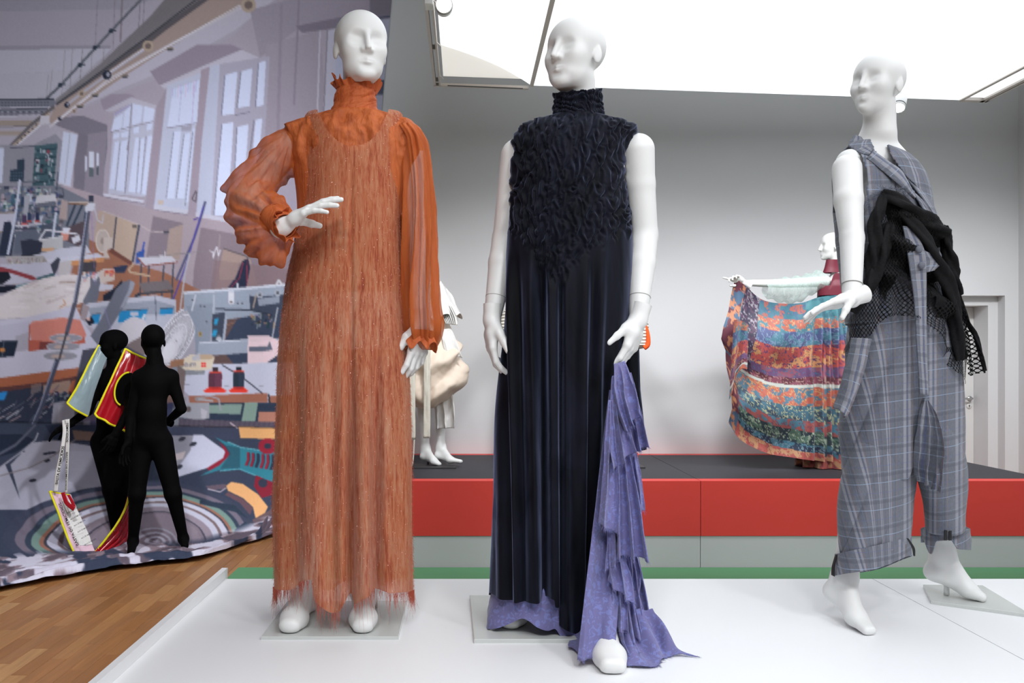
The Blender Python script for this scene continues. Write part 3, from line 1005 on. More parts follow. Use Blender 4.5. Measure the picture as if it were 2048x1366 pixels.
# high collar band and ruffled edge
col = Loft([(176, 676, 748, .054, .005), (190, 671, 751, .056, .005), (206, 668, 752, .057, .008), (226, 660, 756, .062, .01)], D1, 200, 60, 2.1)
g = fbm(col.px*.05, col.py*.12 + col.px*.06, 4, 11)
col.push((g-.5)*.010)
V, Q, uv = col.mesh(); thicken(obj('collar', V, Q, M_CHIFSOLID, blouse), .003)
nt = 420; th = np.linspace(0, 2*PI, nt, endpoint=False); nv = 22
wv = np.sin(th*11 + 1.6*np.sin(th*3)) + .35*np.sin(th*19 + 2)
V = []
for k in range(nv):
    t_ = k/(nv-1)                                     # 0 root .. 1 flounce edge
    r = 1.0 + t_*.22 + .13*wv*t_
    z = 19*t_ + 6*t_*np.sin(th*11+1.2 + 1.6*np.sin(th*3)) + 3*np.cos(th*5+1)*t_
    px = 712 + 39*np.cos(th)*r
    py = 183 - z + 5*np.cos(th)
    V.append(np.stack([XD(px, D1), D1 + .006 + .053*np.sin(th)*r, ZD(py, D1)], 1))
V = np.array(V); Q = grid_quads(nv, nt, True)
thicken(obj('collar_ruffle', V.reshape(-1, 3), Q, M_CHIFSOLID, blouse), .002)

# hanging sleeve (image right)
rows = [(258, 790, 836, .070), (272, 796, 848, .080), (288, 802, 855, .085), (330, 804, 860, .085), (420, 806, 866, .088), (520, 807, 870, .092), (600, 810, 874, .096), (650, 812, 880, .098), (672, 815, 878, .085), (690, 822, 872, .066), (700, 828, 866, .054)]
sl = Loft(rows, 2.66, 220, 150, 2.0, yc=.0)
ph = sl.th[None, :] + .25*np.sin(sl.py*.012)
fold = .010*np.sin(ph*9 + .8*np.sin(sl.py*.008)) + .007*np.sin(ph*17 + 1.3) + .010*(fbm(sl.th[None, :]*3.2 + 0*sl.py, sl.py*.012, 4, 21)-.5)
sl.push(fold*(.35 + .65*smooth(270, 420, sl.py))*(1-.4*smooth(650, 700, sl.py)))
V, Q, uv = sl.mesh(); slv = obj('sleeve', V, Q, M_CHIF, blouse)
# its shoulder cap with gathers
def sleeve_sdf_r(p):
    d = sd_cone(p, W(818, 262, D1), W(832, 310, 2.67), .045, .045)
    return d
# arm inside
V, Q = limb_mesh([(W(822, 302, D1), W(838, 470, 2.70), .042, .042), (W(838, 470, 2.70), W(842, 655, 2.64), .041, .028)], .006)
obj('arm', V, Q, M_MANN, f1)
relaxed = [(8, 20, 12), (12, 26, 14), (16, 28, 16), (20, 30, 16)]
V, Q = hand_mesh(W(842, 652, 2.63), (-.12, -.12, -1), (-.75, .6, -.1), relaxed, mirror=False, scale=1.0, thumb=((.92, .35, .25), (10, 10)), slim=1.05)
obj('hand', V, Q, M_MANN, f1)
# wrist ruffle
def wrist_ruffle(c, axis, r0, L, parent, seed=0, flare=.7, nw=11, m=None):
    Bm = basis(axis, (0, 1, .2)); nt = 260; nv = 16
    th = np.linspace(0, 2*PI, nt, endpoint=False)
    V = []
    for k in range(nv):
        t_ = k/(nv-1)
        r = r0*(1 + flare*t_ + .20*t_*np.sin(nw*th + seed + 1.1*np.sin(3*th)))
        x = L*t_*(1 + .25*np.sin(nw*th + 1 + seed))
        V.append(np.stack([x, r*np.cos(th), r*np.sin(th)], 1))
    V = np.concatenate(V) @ Bm.T + np.asarray(c)
    return thicken(obj('cuff_ruffle', V, grid_quads(nv, nt, True), m or M_CHIFSOLID, parent), .002)
wrist_ruffle(W(843, 662, 2.63), (-.05, -.1, -1), .036, .050, blouse, 2, .45, 7)

# raised sleeve (image left): a balloon that sags under the forearm
S0, E0, W0 = W(578, 292, D1), W(486, 404, 2.64), W(566, 452, 2.44)
def balloon(p):
    d = sd_cone(p, W(584, 285, D1), W(556, 318, 2.68), .054, .066)
    d = smin(d, sd_cone(p, W(556, 318, 2.68), W(496, 372, 2.64), .062, .062), .03)
    d = smin(d, sd_cone(p, W(500, 376, 2.64), W(450, 378, 2.62), .050, .010), .015)     # the poking elbow corner
    d = smin(d, sd_cone(p, W(500, 412, 2.60), W(534, 478, 2.52), .082, .072), .03)
    d = smin(d, sd_cone(p, W(532, 480, 2.52), W(543, 512, 2.48), .056, .036), .02)
    d = smin(d, sd_cone(p, W(540, 420, 2.54), W(568, 448, 2.46), .055, .036), .03)
    return d
V, Q = surfnet(balloon, W(400, 580, 2.9)*A(1, 0, 1) + A(-.02, 2.25, 0), A(XD(680, 2.6), 2.95, ZD(220, 2.6)), .0046)
N = vnormals(V, Q)
x, z = V[:, 0], V[:, 2]
# folds radiate from shoulder and wrist: run along the sleeve
pxv = PX0 + V[:, 0]*FPX/V[:, 1]; pyv = PY0 - (V[:, 2]-CAMZ)*FPX/V[:, 1]
up = np.clip((400 - pyv)/140, 0, 1)
a1 = np.arctan2(pyv-250, pxv-590); a2 = np.arctan2(pyv-452, pxv-575)
r1 = np.hypot(pyv-250, pxv-590); r2 = np.hypot(pyv-452, pxv-575)
f_up = np.sin(a1*26 + 3*V[:, 1]*20 + 2.0*fbm(pxv*.02, pyv*.02, 3, 4)) * .5 + np.sin(a1*47 + 1)*.25
f_dn = np.sin(a2*15 + 3*fbm(pxv*.025, pyv*.025, 3, 9) + V[:, 1]*25) * .6 + np.sin(a2*29 + 2*fbm(pxv*.03, pyv*.03, 2, 2))*.35
wgt = smooth(370, 410, pyv)
off = (f_up*(1-wgt)*smooth(15, 90, r1) + f_dn*wgt*smooth(20, 90, r2))*.0115 + (fbm(pxv*.03, pyv*.03 + V[:, 1]*12, 4, 8)-.5)*.018
V = relax(V + N*off[:, None], Q, 1, .3)
sleeve2 = obj('sleeve', V, Q, M_CHIF, blouse)
V, Q = limb_mesh([(S0, E0, .050, .042), (E0, W0, .041, .027)], .006)
obj('arm', V, Q, M_MANN, f1)
cu = [(6, 10, 8), (8, 12, 8), (12, 14, 10), (16, 16, 10)]
V, Q = hand_mesh(W(566, 452, 2.44), (.82, -.16, .48), (.34, .30, -.86), cu, mirror=True, scale=1.0, thumb=((.66, -.02, .78), (-4, -4)), spread=(7, 2, -4, -10), slim=1.02, ext=.012)
obj('hand', V, Q, M_MANN, f1)
# cuff band and its ruffle
t_ = catmull([W(541, 428, 2.50), W(552, 440, 2.47), W(566, 452, 2.44)], 8)
b = MB().tube(catmull([W(548, 436, 2.49), W(560, 447, 2.455), W(569, 453, 2.43)], 8), np.linspace(.043, .035, 8), 28, False)
V, Q = b.arrays(); thicken(obj('cuff', V, Q, M_CHIFSOLID, blouse, True), .003)
wrist_ruffle(W(562, 454, 2.445), (.70, -.45, .10), .034, .026, blouse, 1, .35, 9)

# the dress
def hem1(px, front):
    f = interp(px, [(549, 1174), (565, 1178), (576, 1181), (596, 1166), (612, 1160), (627, 1157), (632, 1192), (648, 1214), (664, 1228), (676, 1226), (690, 1204), (698, 1192), (706, 1214), (714, 1206), (735, 1190), (765, 1181), (775, 1184), (800, 1183), (823, 1181)])
    return np.where(front, f, 1172 + 10*np.sin(px*.07))
rows = [(225, 616, 800, .050), (231, 611, 805, .078), (245, 606, 807, .098), (270, 603, 806, .116), (330, 599, 802, .128), (400, 602, 804, .132), (480, 590, 806, .134), (560, 573, 810, .138), (650, 562, 813, .148), (750, 556, 817, .158), (900, 551, 822, .168), (1050, 549, 823, .174), (1230, 548, 824, .176)]
ds = Loft(rows, D1, 360, 340, 2.35, hem=hem1)
fr = np.where(ds.front, 1.0, .6)[None, :]
tabf = [(0, 0), (.06, .010), (.16, -.010), (.26, .012), (.36, .008), (.42, -.004), (.50, .004), (.555, -.028), (.60, .006), (.67, .016), (.745, -.022), (.80, .010), (.92, .012), (1, 0)]
fo = interp((ds.qx-548)/276, tabf)*fr*smooth(560, 1000, ds.py)*1.35

fo = fo + .004*np.sin(ds.u[None, :]*40 + 1.2*np.sin(ds.py*.008))*smooth(600, 1100, ds.py)
fo = fo + .010*(fbm(ds.px*.02, ds.py*.006, 4, 31)-.5)*smooth(230, 420, ds.py)
fo = fo - .006*np.exp(-((ds.qx-702)/4.0)**2)*fr*smooth(300, 420, ds.py)          # centre seam

ds.push(fo)
# scooped neck, back neck
nk = interp(ds.qx, [(600, 150), (640, 228), (648, 246), (660, 264), (680, 282), (702, 291), (722, 288), (742, 277), (758, 258), (768, 238), (772, 228), (810, 150)])
keep = np.where(ds.front[None, :], ds.qy > nk, ds.py > interp(ds.px, [(600, 150), (640, 226), (705, 240), (772, 226), (810, 150)]))
V, Q, uv = ds.mesh(keep); dress = obj('dress', V, Q, M_ODRESS, f1)
# frayed hem and eyelash threads standing off the cloth
g = np.random.default_rng(3)
nt = ds.shape[1]
ii = g.integers(0, nt, 1150)
P = np.stack([ds.X[-1, ii], ds.Y[-1, ii], ds.Z[-1, ii]], 1) + g.normal(0, .002, (1150, 3))
ln = g.gamma(3.0, .0125, 1150).clip(.008, .085)
D = np.stack([g.normal(0, .06, 1150), g.normal(0, .06, 1150), -np.ones(1150)], 1)*ln[:, None]
D = D*np.minimum(1, (P[:, 2]-ZW-.02)/np.maximum(ln, 1e-3))[:, None]
V, Q = strands(P, D, .0008, 3, .12, 4)
tag(obj('hem_fringe', V, Q, M_STRAND, dress), kind='stuff')
n = 10500
jj = g.integers(6, ds.shape[0]-2, n); ii = g.integers(0, nt, n)
sel = keep[jj, ii] & ((ds.ny[jj, ii] < .35)); jj, ii = jj[sel], ii[sel]; n = len(jj)
P = np.stack([ds.X[jj, ii], ds.Y[jj, ii], ds.Z[jj, ii]], 1)
nn = np.stack([ds.nx[jj, ii], ds.ny[jj, ii], np.zeros(n)], 1)
ln = g.uniform(.004, .013, n)
D = (nn*g.uniform(.12, .5, n)[:, None] + np.stack([g.normal(0, .18, n), np.zeros(n), -np.ones(n)*g.uniform(.5, 1, n)], 1))*ln[:, None]
V, Q = strands(P + nn*.001, D, .0007, 2, .2, 5)
tag(obj('eyelash_threads', V, Q, M_STRAND, dress), kind='stuff')
s2_ = g.integers(0, n, 1500)
V, Q = strands(P[s2_] + nn[s2_]*.004, D[s2_]*.28, .0013, 1, .2, 6)
tag(obj('tinsel_flecks', V, Q, M_STRAND2, dress), kind='stuff')
# ------------------------------------------------------------------ the big printed cloth (a workshop photograph printed on fabric)
CW, CH, OX, OY = 880, 1290, 60, 70                    # print raster, in print units; origin offset
def paint_print():
    I = np.zeros((CH, CW, 3), np.float32)
    gy, gx = np.mgrid[0:CH, 0:CW].astype(np.float32)
    gx -= OX; gy -= OY
    g = np.random.default_rng(11)
    def poly(pts, c, a=1.0, c2=None, ax='y'):
        p = np.array(pts, np.float32)
        x0, y0 = np.floor(p.min(0)).astype(int); x1, y1 = np.ceil(p.max(0)).astype(int) + 1
        x0 = max(x0+OX, 0); y0 = max(y0+OY, 0); x1 = min(x1+OX, CW); y1 = min(y1+OY, CH)
        if x1 <= x0 or y1 <= y0: return
        X = gx[y0:y1, x0:x1]; Y = gy[y0:y1, x0:x1]
        ins = np.zeros(X.shape, bool)
        n = len(p)
        for i in range(n):
            ax_, ay_ = p[i]; bx_, by_ = p[(i+1) % n]
            if ay_ == by_: continue
            cr = ((ay_ > Y) != (by_ > Y)) & (X < (bx_-ax_)*(Y-ay_)/(by_-ay_) + ax_)
            ins ^= cr
        col = np.array(c, np.float32)
        if c2 is not None:
            t = ((Y - p[:, 1].min())/(np.ptp(p[:, 1])+1e-6) if ax == 'y' else (X - p[:, 0].min())/(np.ptp(p[:, 0])+1e-6))[..., None]
            col = col*(1-t) + np.array(c2, np.float32)*t
            col = col[ins]
        S = I[y0:y1, x0:x1]
        S[ins] = S[ins]*(1-a) + col*a
    def line(pts, w, c, a=1.0):
        p = np.array(pts, np.float32)
        for i in range(len(p)-1):
            d = p[i+1]-p[i]; l = np.hypot(*d)
            if l < 1e-3: continue
            n = np.array([-d[1], d[0]])/l*w/2
            e = d/l*w*.2
            poly([p[i]+n-e, p[i+1]+n+e, p[i+1]-n+e, p[i]-n-e], c, a)
    def ell(cx, cy, rx, ry, c, a=1.0, n=28, rotd=0.):
        t = np.linspace(0, 2*PI, n, endpoint=False); r_ = math.radians(rotd)
        x = rx*np.cos(t); y = ry*np.sin(t)
        poly(np.stack([cx + x*math.cos(r_) - y*math.sin(r_), cy + x*math.sin(r_) + y*math.cos(r_)], 1), c, a)
    def ring(cx, cy, rx, ry, w, c, rotd=0., a=1.0):
        t = np.linspace(0, 2*PI, 40); r_ = math.radians(rotd); x = rx*np.cos(t); y = ry*np.sin(t)
        line(np.stack([cx + x*math.cos(r_) - y*math.sin(r_), cy + x*math.sin(r_) + y*math.cos(r_)], 1), w, c, a)
    def rect(x0, y0, x1, y1, c, a=1.0): poly([(x0, y0), (x1, y0), (x1, y1), (x0, y1)], c, a)
    def clutter(x0, y0, x1, y1, n, pal, smin_, smax_, slope=.0):
        for _ in range(n):
            x = g.uniform(x0, x1); y = g.uniform(y0, y1); w = g.uniform(smin_, smax_); h = g.uniform(smin_, smax_)*(2.2 if g.random() < .3 else .8)
            c = np.array(pal[g.integers(len(pal))]) + g.normal(0, 7, 3)
            poly([(x, y), (x+w, y+slope*w), (x+w-.1*h, y+slope*w+h), (x-.1*h, y+h)], c, g.uniform(.6, 1))
    I[:] = (154, 148, 159)
    WHT, GLS, FRM, WALL = (184, 186, 200), (186, 191, 212), (152, 146, 160), (152, 143, 154)
    # ceiling
    poly([(-60, -70), (480, -70), (250, 20), (-60, 24)], (142, 138, 149))
    poly([(-60, 24), (250, 18), (222, 95), (-60, 101)], (151, 145, 156))
    poly([(-60, 92), (222, 90), (220, 97), (-60, 102)], (136, 131, 142))
    poly([(-60, 101), (222, 97), (180, 140), (-60, 151)], (163, 161, 173))
    poly([(-60, 151), (180, 141), (110, 200), (-60, 200)], (160, 158, 169))
    # window wall
    poly([(110, 240), (330, 150), (470, 70), (600, -70), (830, -70), (830, 640), (130, 480), (140, 300)], WALL)
    poly([(225, 185), (330, 140), (470, 60), (640, -70), (480, -70), (330, 95), (110, 235)], (166, 161, 173))
    poly([(500, 20), (830, -70), (830, 20), (600, 55), (520, 115)], (140, 132, 143))
    # arched soffits
    poly([(300, 143), (393, 90), (461, 89), (502, 106), (483, 99), (402, 134), (319, 171)], (134, 124, 137))
    poly([(319, 171), (402, 134), (483, 99), (520, 116), (448, 136), (402, 147), (330, 178)], (172, 167, 179))
    poly([(200, 200), (220, 189), (255, 188), (270, 192), (235, 209), (208, 222)], (138, 128, 141))
    poly([(208, 222), (262, 195), (314, 211), (308, 220), (262, 206), (225, 224)], (168, 163, 175))
    poly([(120, 235), (165, 231), (215, 250), (214, 300), (200, 400), (160, 395), (158, 268), (110, 250)], (112, 106, 117))
    poly([(165, 270), (214, 262), (205, 395), (165, 395)], (126, 119, 130))
    # pilasters
    poly([(314, 211), (336, 170), (326, 300), (312, 440), (288, 440), (300, 330)], (144, 133, 144))
    poly([(402, 140), (420, 133), (398, 430), (385, 520), (362, 520), (384, 330)], (146, 134, 145))
    poly([(532, 90), (640, 60), (660, 300), (640, 560), (520, 560)], (144, 135, 146))
    line([(563, 10), (556, 260)], 6, (134, 125, 137)); line([(598, 0), (588, 210)], 4, (128, 119, 131))
    # window three
    poly([(229, 226), (262, 206), (311, 218), (290, 394), (216, 388)], (168, 168, 184))
    for q in ([(228, 238), (247, 226), (243, 262), (222, 264)], [(249, 224), (262, 210), (258, 258), (245, 262)], [(266, 207), (286, 212), (282, 245), (264, 252)], [(289, 212), (310, 218), (305, 242), (286, 246)],
              [(228, 268), (240, 266), (238, 276), (226, 278)], [(243, 266), (258, 262), (256, 274), (242, 276)], [(268, 256), (279, 252), (277, 266), (267, 268)], [(295, 246), (306, 243), (303, 258), (293, 262)],
              [(230, 284), (239, 282), (229, 378), (218, 378)], [(242, 284), (257, 279), (250, 384), (232, 380)], [(271, 277), (279, 274), (272, 386), (257, 384)], [(282, 278), (290, 275), (281, 386), (274, 386)], [(296, 272), (305, 270), (292, 390), (283, 388)]):
        poly(q, GLS)
    for q in ([(264, 208), (250, 388)], [(222, 264), (307, 243)], [(260, 272), (254, 300)]): line(q, 2, (130, 124, 138))
    for q in ([(241, 284), (231, 380)], [(258, 280), (251, 384)], [(280, 276), (273, 386)], [(292, 272), (282, 388)]): line(q, 1.2, (96, 94, 108), .8)
    poly([(229, 226), (262, 208), (262, 212), (230, 232)], (140, 130, 165), .7)
    poly([(207, 386), (246, 394), (245, 400), (207, 392)], (186, 184, 196)); poly([(244, 393), (289, 401), (287, 406), (244, 399)], (186, 184, 196))
    line([(207, 393), (246, 401)], 2, (120, 112, 124)); line([(244, 400), (288, 407)], 2, (120, 112, 124))
    # window two
    poly([(334, 170), (402, 146), (400, 165), (376, 424), (308, 414)], (170, 172, 189))
    poly([(346, 178), (400, 160), (394, 248), (334, 256)], GLS)
    for k in range(10): line([(346+k*5.2, 176-k*1.9), (345+k*5.1, 192-k*1.6 + g.uniform(0, 10))], 2, [(150, 140, 190), (140, 165, 180), (190, 150, 180)][k % 3], .5)
    line([(363, 180), (357, 245)], 1.5, (150, 150, 178), .7); line([(389, 168), (384, 246)], 1.5, (158, 140, 178), .7)
    line([(334, 256), (394, 246)], 2, (128, 122, 138))
    for q in ([(348, 263), (362, 261), (348, 397), (333, 396)], [(369, 268), (381, 266), (368, 397), (353, 396)], [(386, 258), (390, 257), (376, 405), (371, 405)]): poly(q, GLS)
    poly([(363, 254), (384, 250), (382, 262), (362, 262)], (146, 143, 158))
    for q in ([(347, 264), (332, 396)], [(368, 268), (352, 397)], [(386, 264), (370, 412)]): line(q, 1.4, (90, 90, 106), .8)
    poly([(308, 409), (376, 420), (374, 428), (308, 419)], (178, 176, 188)); line([(310, 420), (374, 429)], 2, (118, 110, 122)); rect(316, 401, 327, 409, (176, 160, 150))
    # window one
    poly([(420, 132), (440, 128), (425, 445), (393, 428), (404, 280)], (168, 170, 187))
    poly([(440, 128), (540, 112), (528, 300), (440, 440), (422, 440)], (154, 149, 163))
    for q in ([(450, 150), (475, 143), (468, 228), (444, 231)], [(482, 143), (505, 136), (499, 212), (475, 216)], [(517, 126), (532, 121), (527, 210), (512, 214)], [(444, 248), (467, 244), (455, 432), (428, 432)], [(474, 254), (497, 248), (484, 430), (462, 434)], [(511, 240), (525, 236), (516, 330), (503, 330)]): poly(q, GLS)
    for q in ([(450, 150), (443, 231)], [(482, 143), (474, 216)], [(517, 126), (511, 214)], [(444, 248), (428, 432)], [(474, 254), (464, 430)], [(508, 240), (498, 320)], [(470, 230), (500, 224)]): line(q, 1.8, (92, 92, 108), .8)
    poly([(392, 425), (470, 440), (470, 448), (392, 434)], (176, 172, 184)); line([(392, 435), (470, 450)], 2, (120, 110, 122))
    # far window by the right edge of the cloth
    poly([(655, 62), (700, 50), (700, 330), (640, 330)], (166, 164, 178)); poly([(672, 66), (800, 40), (800, 330), (668, 330)], (160, 162, 180))
    poly([(592, 52), (830, 5), (830, 34), (604, 66)], (116, 108, 120)); line([(640, 62), (632, 300)], 3, (176, 170, 180)); line([(655, 60), (644, 300)], 2, (116, 108, 118))
    rect(740, -70, 830, 30, (112, 106, 116)); line([(740, 38), (830, 26)], 3, (62, 72, 92)); poly([(740, 42), (830, 30), (830, 300), (740, 300)], (150, 150, 166)); rect(735, 160, 830, 190, (74, 78, 94))
    # service duct, lamps, pipe
    for x0, y0, x1, y1, w in ((199, -70, 190, 95, 1.2), (232, -60, 226, 98, 1.2), (247, -70, 241, 84, 3.5), (281, -10, 277, 62, 1.8), (291, -40, 286, 50, 1.4), (165, 98, 160, 160, 1.5), (145, 98, 140, 178, 1), (130, 100, 124, 188, 1), (184, 100, 182, 145, 1), (208, 98, 206, 128, 1.2), (97, 150, 93, 196, 1), (105, 140, 99, 196, 1)):
        line([(x0, y0), (x1, y1)], w, (112, 104, 108), .8)
    poly([(345, -20), (440, -40), (398, 0), (300, 70), (113, 208), (110, 200), (200, 128), (300, 33)], (108, 103, 106), c2=(116, 112, 116))
    for k in range(60): line([(330-k*3.4, 14+k*2.75), (352-k*3.4, 27+k*2.75)], .9, (92, 88, 92), .5)
    poly([(398, 0), (470, -60), (560, -60), (480, 12), (330, 100), (225, 168), (105, 252), (98, 240), (112, 210), (300, 71)], (146, 130, 124))
    poly([(398, 0), (430, -10), (330, 62), (310, 78), (113, 212), (112, 207), (300, 70)], (84, 80, 84))
    line([(430, -30), (300, 70), (113, 209)], 2.5, (52, 54, 62))
    line([(500, 6), (350, 84), (215, 160), (100, 254)], 5, (176, 170, 176)); line([(480, 10), (330, 96), (205, 172), (110, 246)], 2, (204, 202, 210), .8)
    line([(296, 94), (214, 150), (165, 185), (136, 208)], 5, (158, 156, 168)); line([(296, 92), (214, 148)], 2, (196, 194, 204))
    for x, y, r in ((214, 150, 9), (134, 210, 5.5), (120, 237, 4)): ell(x, y, r, r, (36, 42, 56)); ell(x+2, y-1, r*.45, r*.5, (140, 138, 150))
    for x, y, r in ((296, 92, 11), (163, 187, 7), (148, 222, 5), (497, 10, 15)): ell(x, y, r, r, (158, 142, 128)); ell(x, y, r*.55, r*.55, (104, 92, 88))
    for x, y in ((250, 152), (340, 98), (190, 190), (160, 212)): ell(x, y, 8, 4, (122, 112, 104)); ell(x, y+2, 5, 2, (40, 44, 56))
    line([(330, -50), (283, -2), (222, 62), (120, 172), (94, 197)], 5, (80, 84, 92)); line([(285, -6), (222, 60), (121, 170)], 1.2, (112, 114, 120))
    for x, y in ((222, 62), (190, 95), (160, 130), (121, 170)): ell(x, y, 5, 4.5, (46, 54, 66)); rect(x+3, y-2, x+11, y+1, (56, 62, 74))
    # perforated cable trays on the left
    poly([(-60, 199), (107, 198), (113, 206), (108, 214), (-60, 216)], (104, 105, 116)); line([(-60, 199), (108, 198)], 2.4, (44, 48, 60)); line([(-60, 216), (100, 214)], 2, (168, 166, 178))
    poly([(-60, 221), (95, 216), (98, 228), (-60, 233)], (106, 106, 117)); line([(-60, 221), (95, 216)], 2, (50, 54, 66)); line([(-60, 234), (80, 231)], 2, (172, 170, 182))
    for r in range(2):
        for k in range(16): rect(-4+k*6.6, 205+r*5, -1+k*6.6, 207+r*5, (66, 68, 80)); rect(-4+k*6.2, 223+r*4.5, -1+k*6.2, 225+r*4.5, (150, 150, 162) if k % 2 else (64, 66, 80))
    poly([(-60, 242), (66, 240), (60, 251), (-60, 253)], (140, 128, 120)); line([(-60, 256), (55, 252)], 2, (98, 94, 100)); poly([(-60, 262), (50, 262), (45, 270), (-60, 271)], (144, 132, 124))
    line([(108, 214), (62, 250), (18, 294)], 7, (92, 88, 90)); line([(100, 226), (60, 262), (20, 296)], 5, (156, 140, 128)); line([(96, 238), (50, 276), (24, 298)], 3, (190, 188, 196))
    for k in range(9): ell(88-k*7.6, 236+k*7, 2, 2, (48, 48, 56))
    poly([(82, 232), (100, 232), (100, 248), (78, 250)], (176, 172, 180))
    # end wall, shelves, small window
    poly([(-60, 290), (20, 290), (66, 290), (112, 268), (140, 300), (120, 420), (-60, 420)], (128, 126, 136))
    poly([(-60, 296), (8, 296), (4, 366), (-60, 370)], (176, 180, 198))
    line([(20, 296), (70, 292)], 2, (70, 74, 86))
    poly([(70, 292), (116, 286), (108, 372), (64, 376)], (62, 84, 92))
    for k in range(5): line([(70-k*.8, 302+k*16), (114-k*.9, 297+k*16)], 3, (36, 56, 66))
    for k in range(40): rect(*(lambda x, y: (x, y, x+g.uniform(2, 7), y+g.uniform(3, 9)))(g.uniform(68, 106), g.uniform(296, 366)), [(140, 150, 158), (40, 52, 62), (120, 60, 72), (90, 110, 118), (160, 160, 168)][g.integers(5)])
    poly([(34, 320), (49, 317), (47, 362), (18, 364), (20, 340), (34, 338)], (46, 58, 72))
    for k in range(14): rect(20+(k % 5)*5.5, 344+(k//5)*6, 23+(k % 5)*5.5, 348+(k//5)*6, (70, 84, 98))
    poly([(127, 263), (155, 269), (141, 372), (117, 364)], (176, 180, 198)); line([(140, 268), (130, 366)], 2, (146, 146, 160)); line([(116, 366), (142, 373)], 3, (176, 172, 184))
    poly([(157, 266), (176, 270), (166, 398), (146, 398), (148, 330)], (108, 102, 113))
    for q, c in (([(169, 312), (173, 312), (174, 338), (170, 344)], WHT), ([(178, 303), (188, 302), (187, 336), (178, 334)], WHT), ([(178, 334), (187, 336), (187, 354), (178, 353)], (84, 92, 98)), ([(193, 306), (198, 306), (197, 332), (193, 334)], WHT), ([(193, 334), (197, 330), (197, 350), (193, 350)], (72, 80, 88))): poly(q, c)
    # lower wall, recesses, heating panels
    poly([(120, 372), (142, 374), (205, 393), (308, 420), (393, 434), (500, 452), (830, 500), (830, 720), (150, 600), (120, 460)], (152, 138, 145))
    poly([(306, 432), (366, 446), (362, 476), (352, 520), (292, 520)], (120, 108, 116)); poly([(338, 458), (366, 448), (360, 520), (330, 520)], (150, 132, 126))
    poly([(402, 455), (470, 468), (640, 500), (640, 600), (385, 600), (388, 540)], (124, 110, 117)); poly([(447, 498), (500, 516), (520, 590), (432, 590), (438, 545)], (148, 128, 122)); line([(447, 497), (500, 515)], 3, (92, 84, 86)); line([(440, 470), (432, 580)], 3, (140, 126, 130))
    poly([(196, 420), (234, 432), (226, 498), (186, 482)], (160, 141, 130)); poly([(235, 434), (279, 450), (266, 526), (226, 506)], (166, 146, 132))
    line([(205, 422), (232, 432), (280, 450), (300, 462), (335, 466)], 2, (170, 158, 158)); line([(233, 434), (226, 500)], 3, (62, 64, 76)); line([(279, 450), (266, 524)], 4, (62, 66, 80)); rect(327, 462, 338, 467, (64, 66, 74)); rect(266, 450, 275, 457, (96, 88, 84))
    # parquet of the printed room
    poly([(160, 470), (222, 500), (266, 528), (330, 545), (420, 590), (420, 640), (120, 640), (140, 560)], (138, 94, 76)); poly([(222, 496), (266, 524), (264, 532), (218, 504)], (104, 66, 58))
    # handle, mop, dustpan, table, fan
    line([(392, 382), (384, 398), (392, 404), (394, 384)], 2, (70, 66, 72))
    line([(411, 404), (403, 432), (388, 478), (352, 560)], 5, (78, 80, 108)); line([(408, 412), (396, 450), (372, 530), (345, 600)], 3, (70, 62, 140)); line([(380, 505), (370, 545), (360, 620)], 3.5, (160, 158, 166)); line([(388, 440), (396, 436)], 3, (70, 58, 130))
    line([(330, 510), (372, 507), (420, 502)], 1.6, (120, 114, 118)); line([(420, 502), (427, 505), (427, 516), (431, 500), (434, 494), (437, 512), (441, 500)], 2, (190, 186, 192)); line([(318, 512), (326, 512), (326, 524)], 2, (190, 186, 192)); line([(330, 524), (330, 502)], 2, (186, 182, 190))
    poly([(274, 506), (290, 498), (287, 525), (272, 527)], (52, 78, 140)); line([(289, 484), (285, 504)], 3.5, (52, 74, 150))
    poly([(276, 515), (342, 512), (354, 523), (290, 531)], (176, 173, 182)); line([(276, 516), (290, 532), (354, 524)], 2.5, (124, 72, 66)); 
    for q in ([(283, 528), (281, 592)], [(298, 532), (295, 606)], [(327, 530), (322, 600)], [(346, 527), (342, 606)]): line(q, 3, (60, 66, 80))
    poly([(278, 566), (336, 560), (346, 578), (288, 586)], (104, 96, 98)); line([(276, 588), (346, 582)], 4, (56, 60, 70)); ell(276, 594, 6, 6, (44, 48, 58))
    ell(205, 482, 14, 23, (164, 152, 146)); ring(205, 482, 14, 23, 2, (190, 180, 174)); ell(205, 482, 5, 7, (138, 124, 118)); poly([(207, 476), (226, 476), (224, 496), (212, 500), (220, 516), (206, 517)], (176, 164, 158))
    poly([(226, 534), (258, 530), (250, 546), (232, 545)], (46, 54, 76)); line([(268, 528), (258, 540), (262, 545), (300, 552)], 4, (170, 146, 124))
    # machines in the middle distance
    poly([(-60, 372), (120, 372), (175, 400), (178, 500), (-60, 520)], (104, 106, 117))
    clutter(-40, 372, 120, 470, 330, [(66, 72, 86), (44, 50, 64), (150, 152, 162), (176, 176, 184), (92, 98, 112), (40, 62, 84), (158, 148, 146), (60, 84, 120)], 2, 11, -.05)
    poly([(-60, 428), (30, 426), (24, 460), (-60, 468)], (168, 166, 180)); line([(-60, 470), (22, 462)], 3, (130, 116, 110)); line([(30, 424), (-60, 430)], 4, (128, 118, 116))
    poly([(48, 392), (60, 390), (54, 440), (46, 440)], (150, 150, 160)); poly([(74, 392), (112, 388), (114, 404), (70, 408)], (176, 174, 180)); poly([(70, 408), (112, 402), (110, 412), (70, 416)], (92, 94, 106))
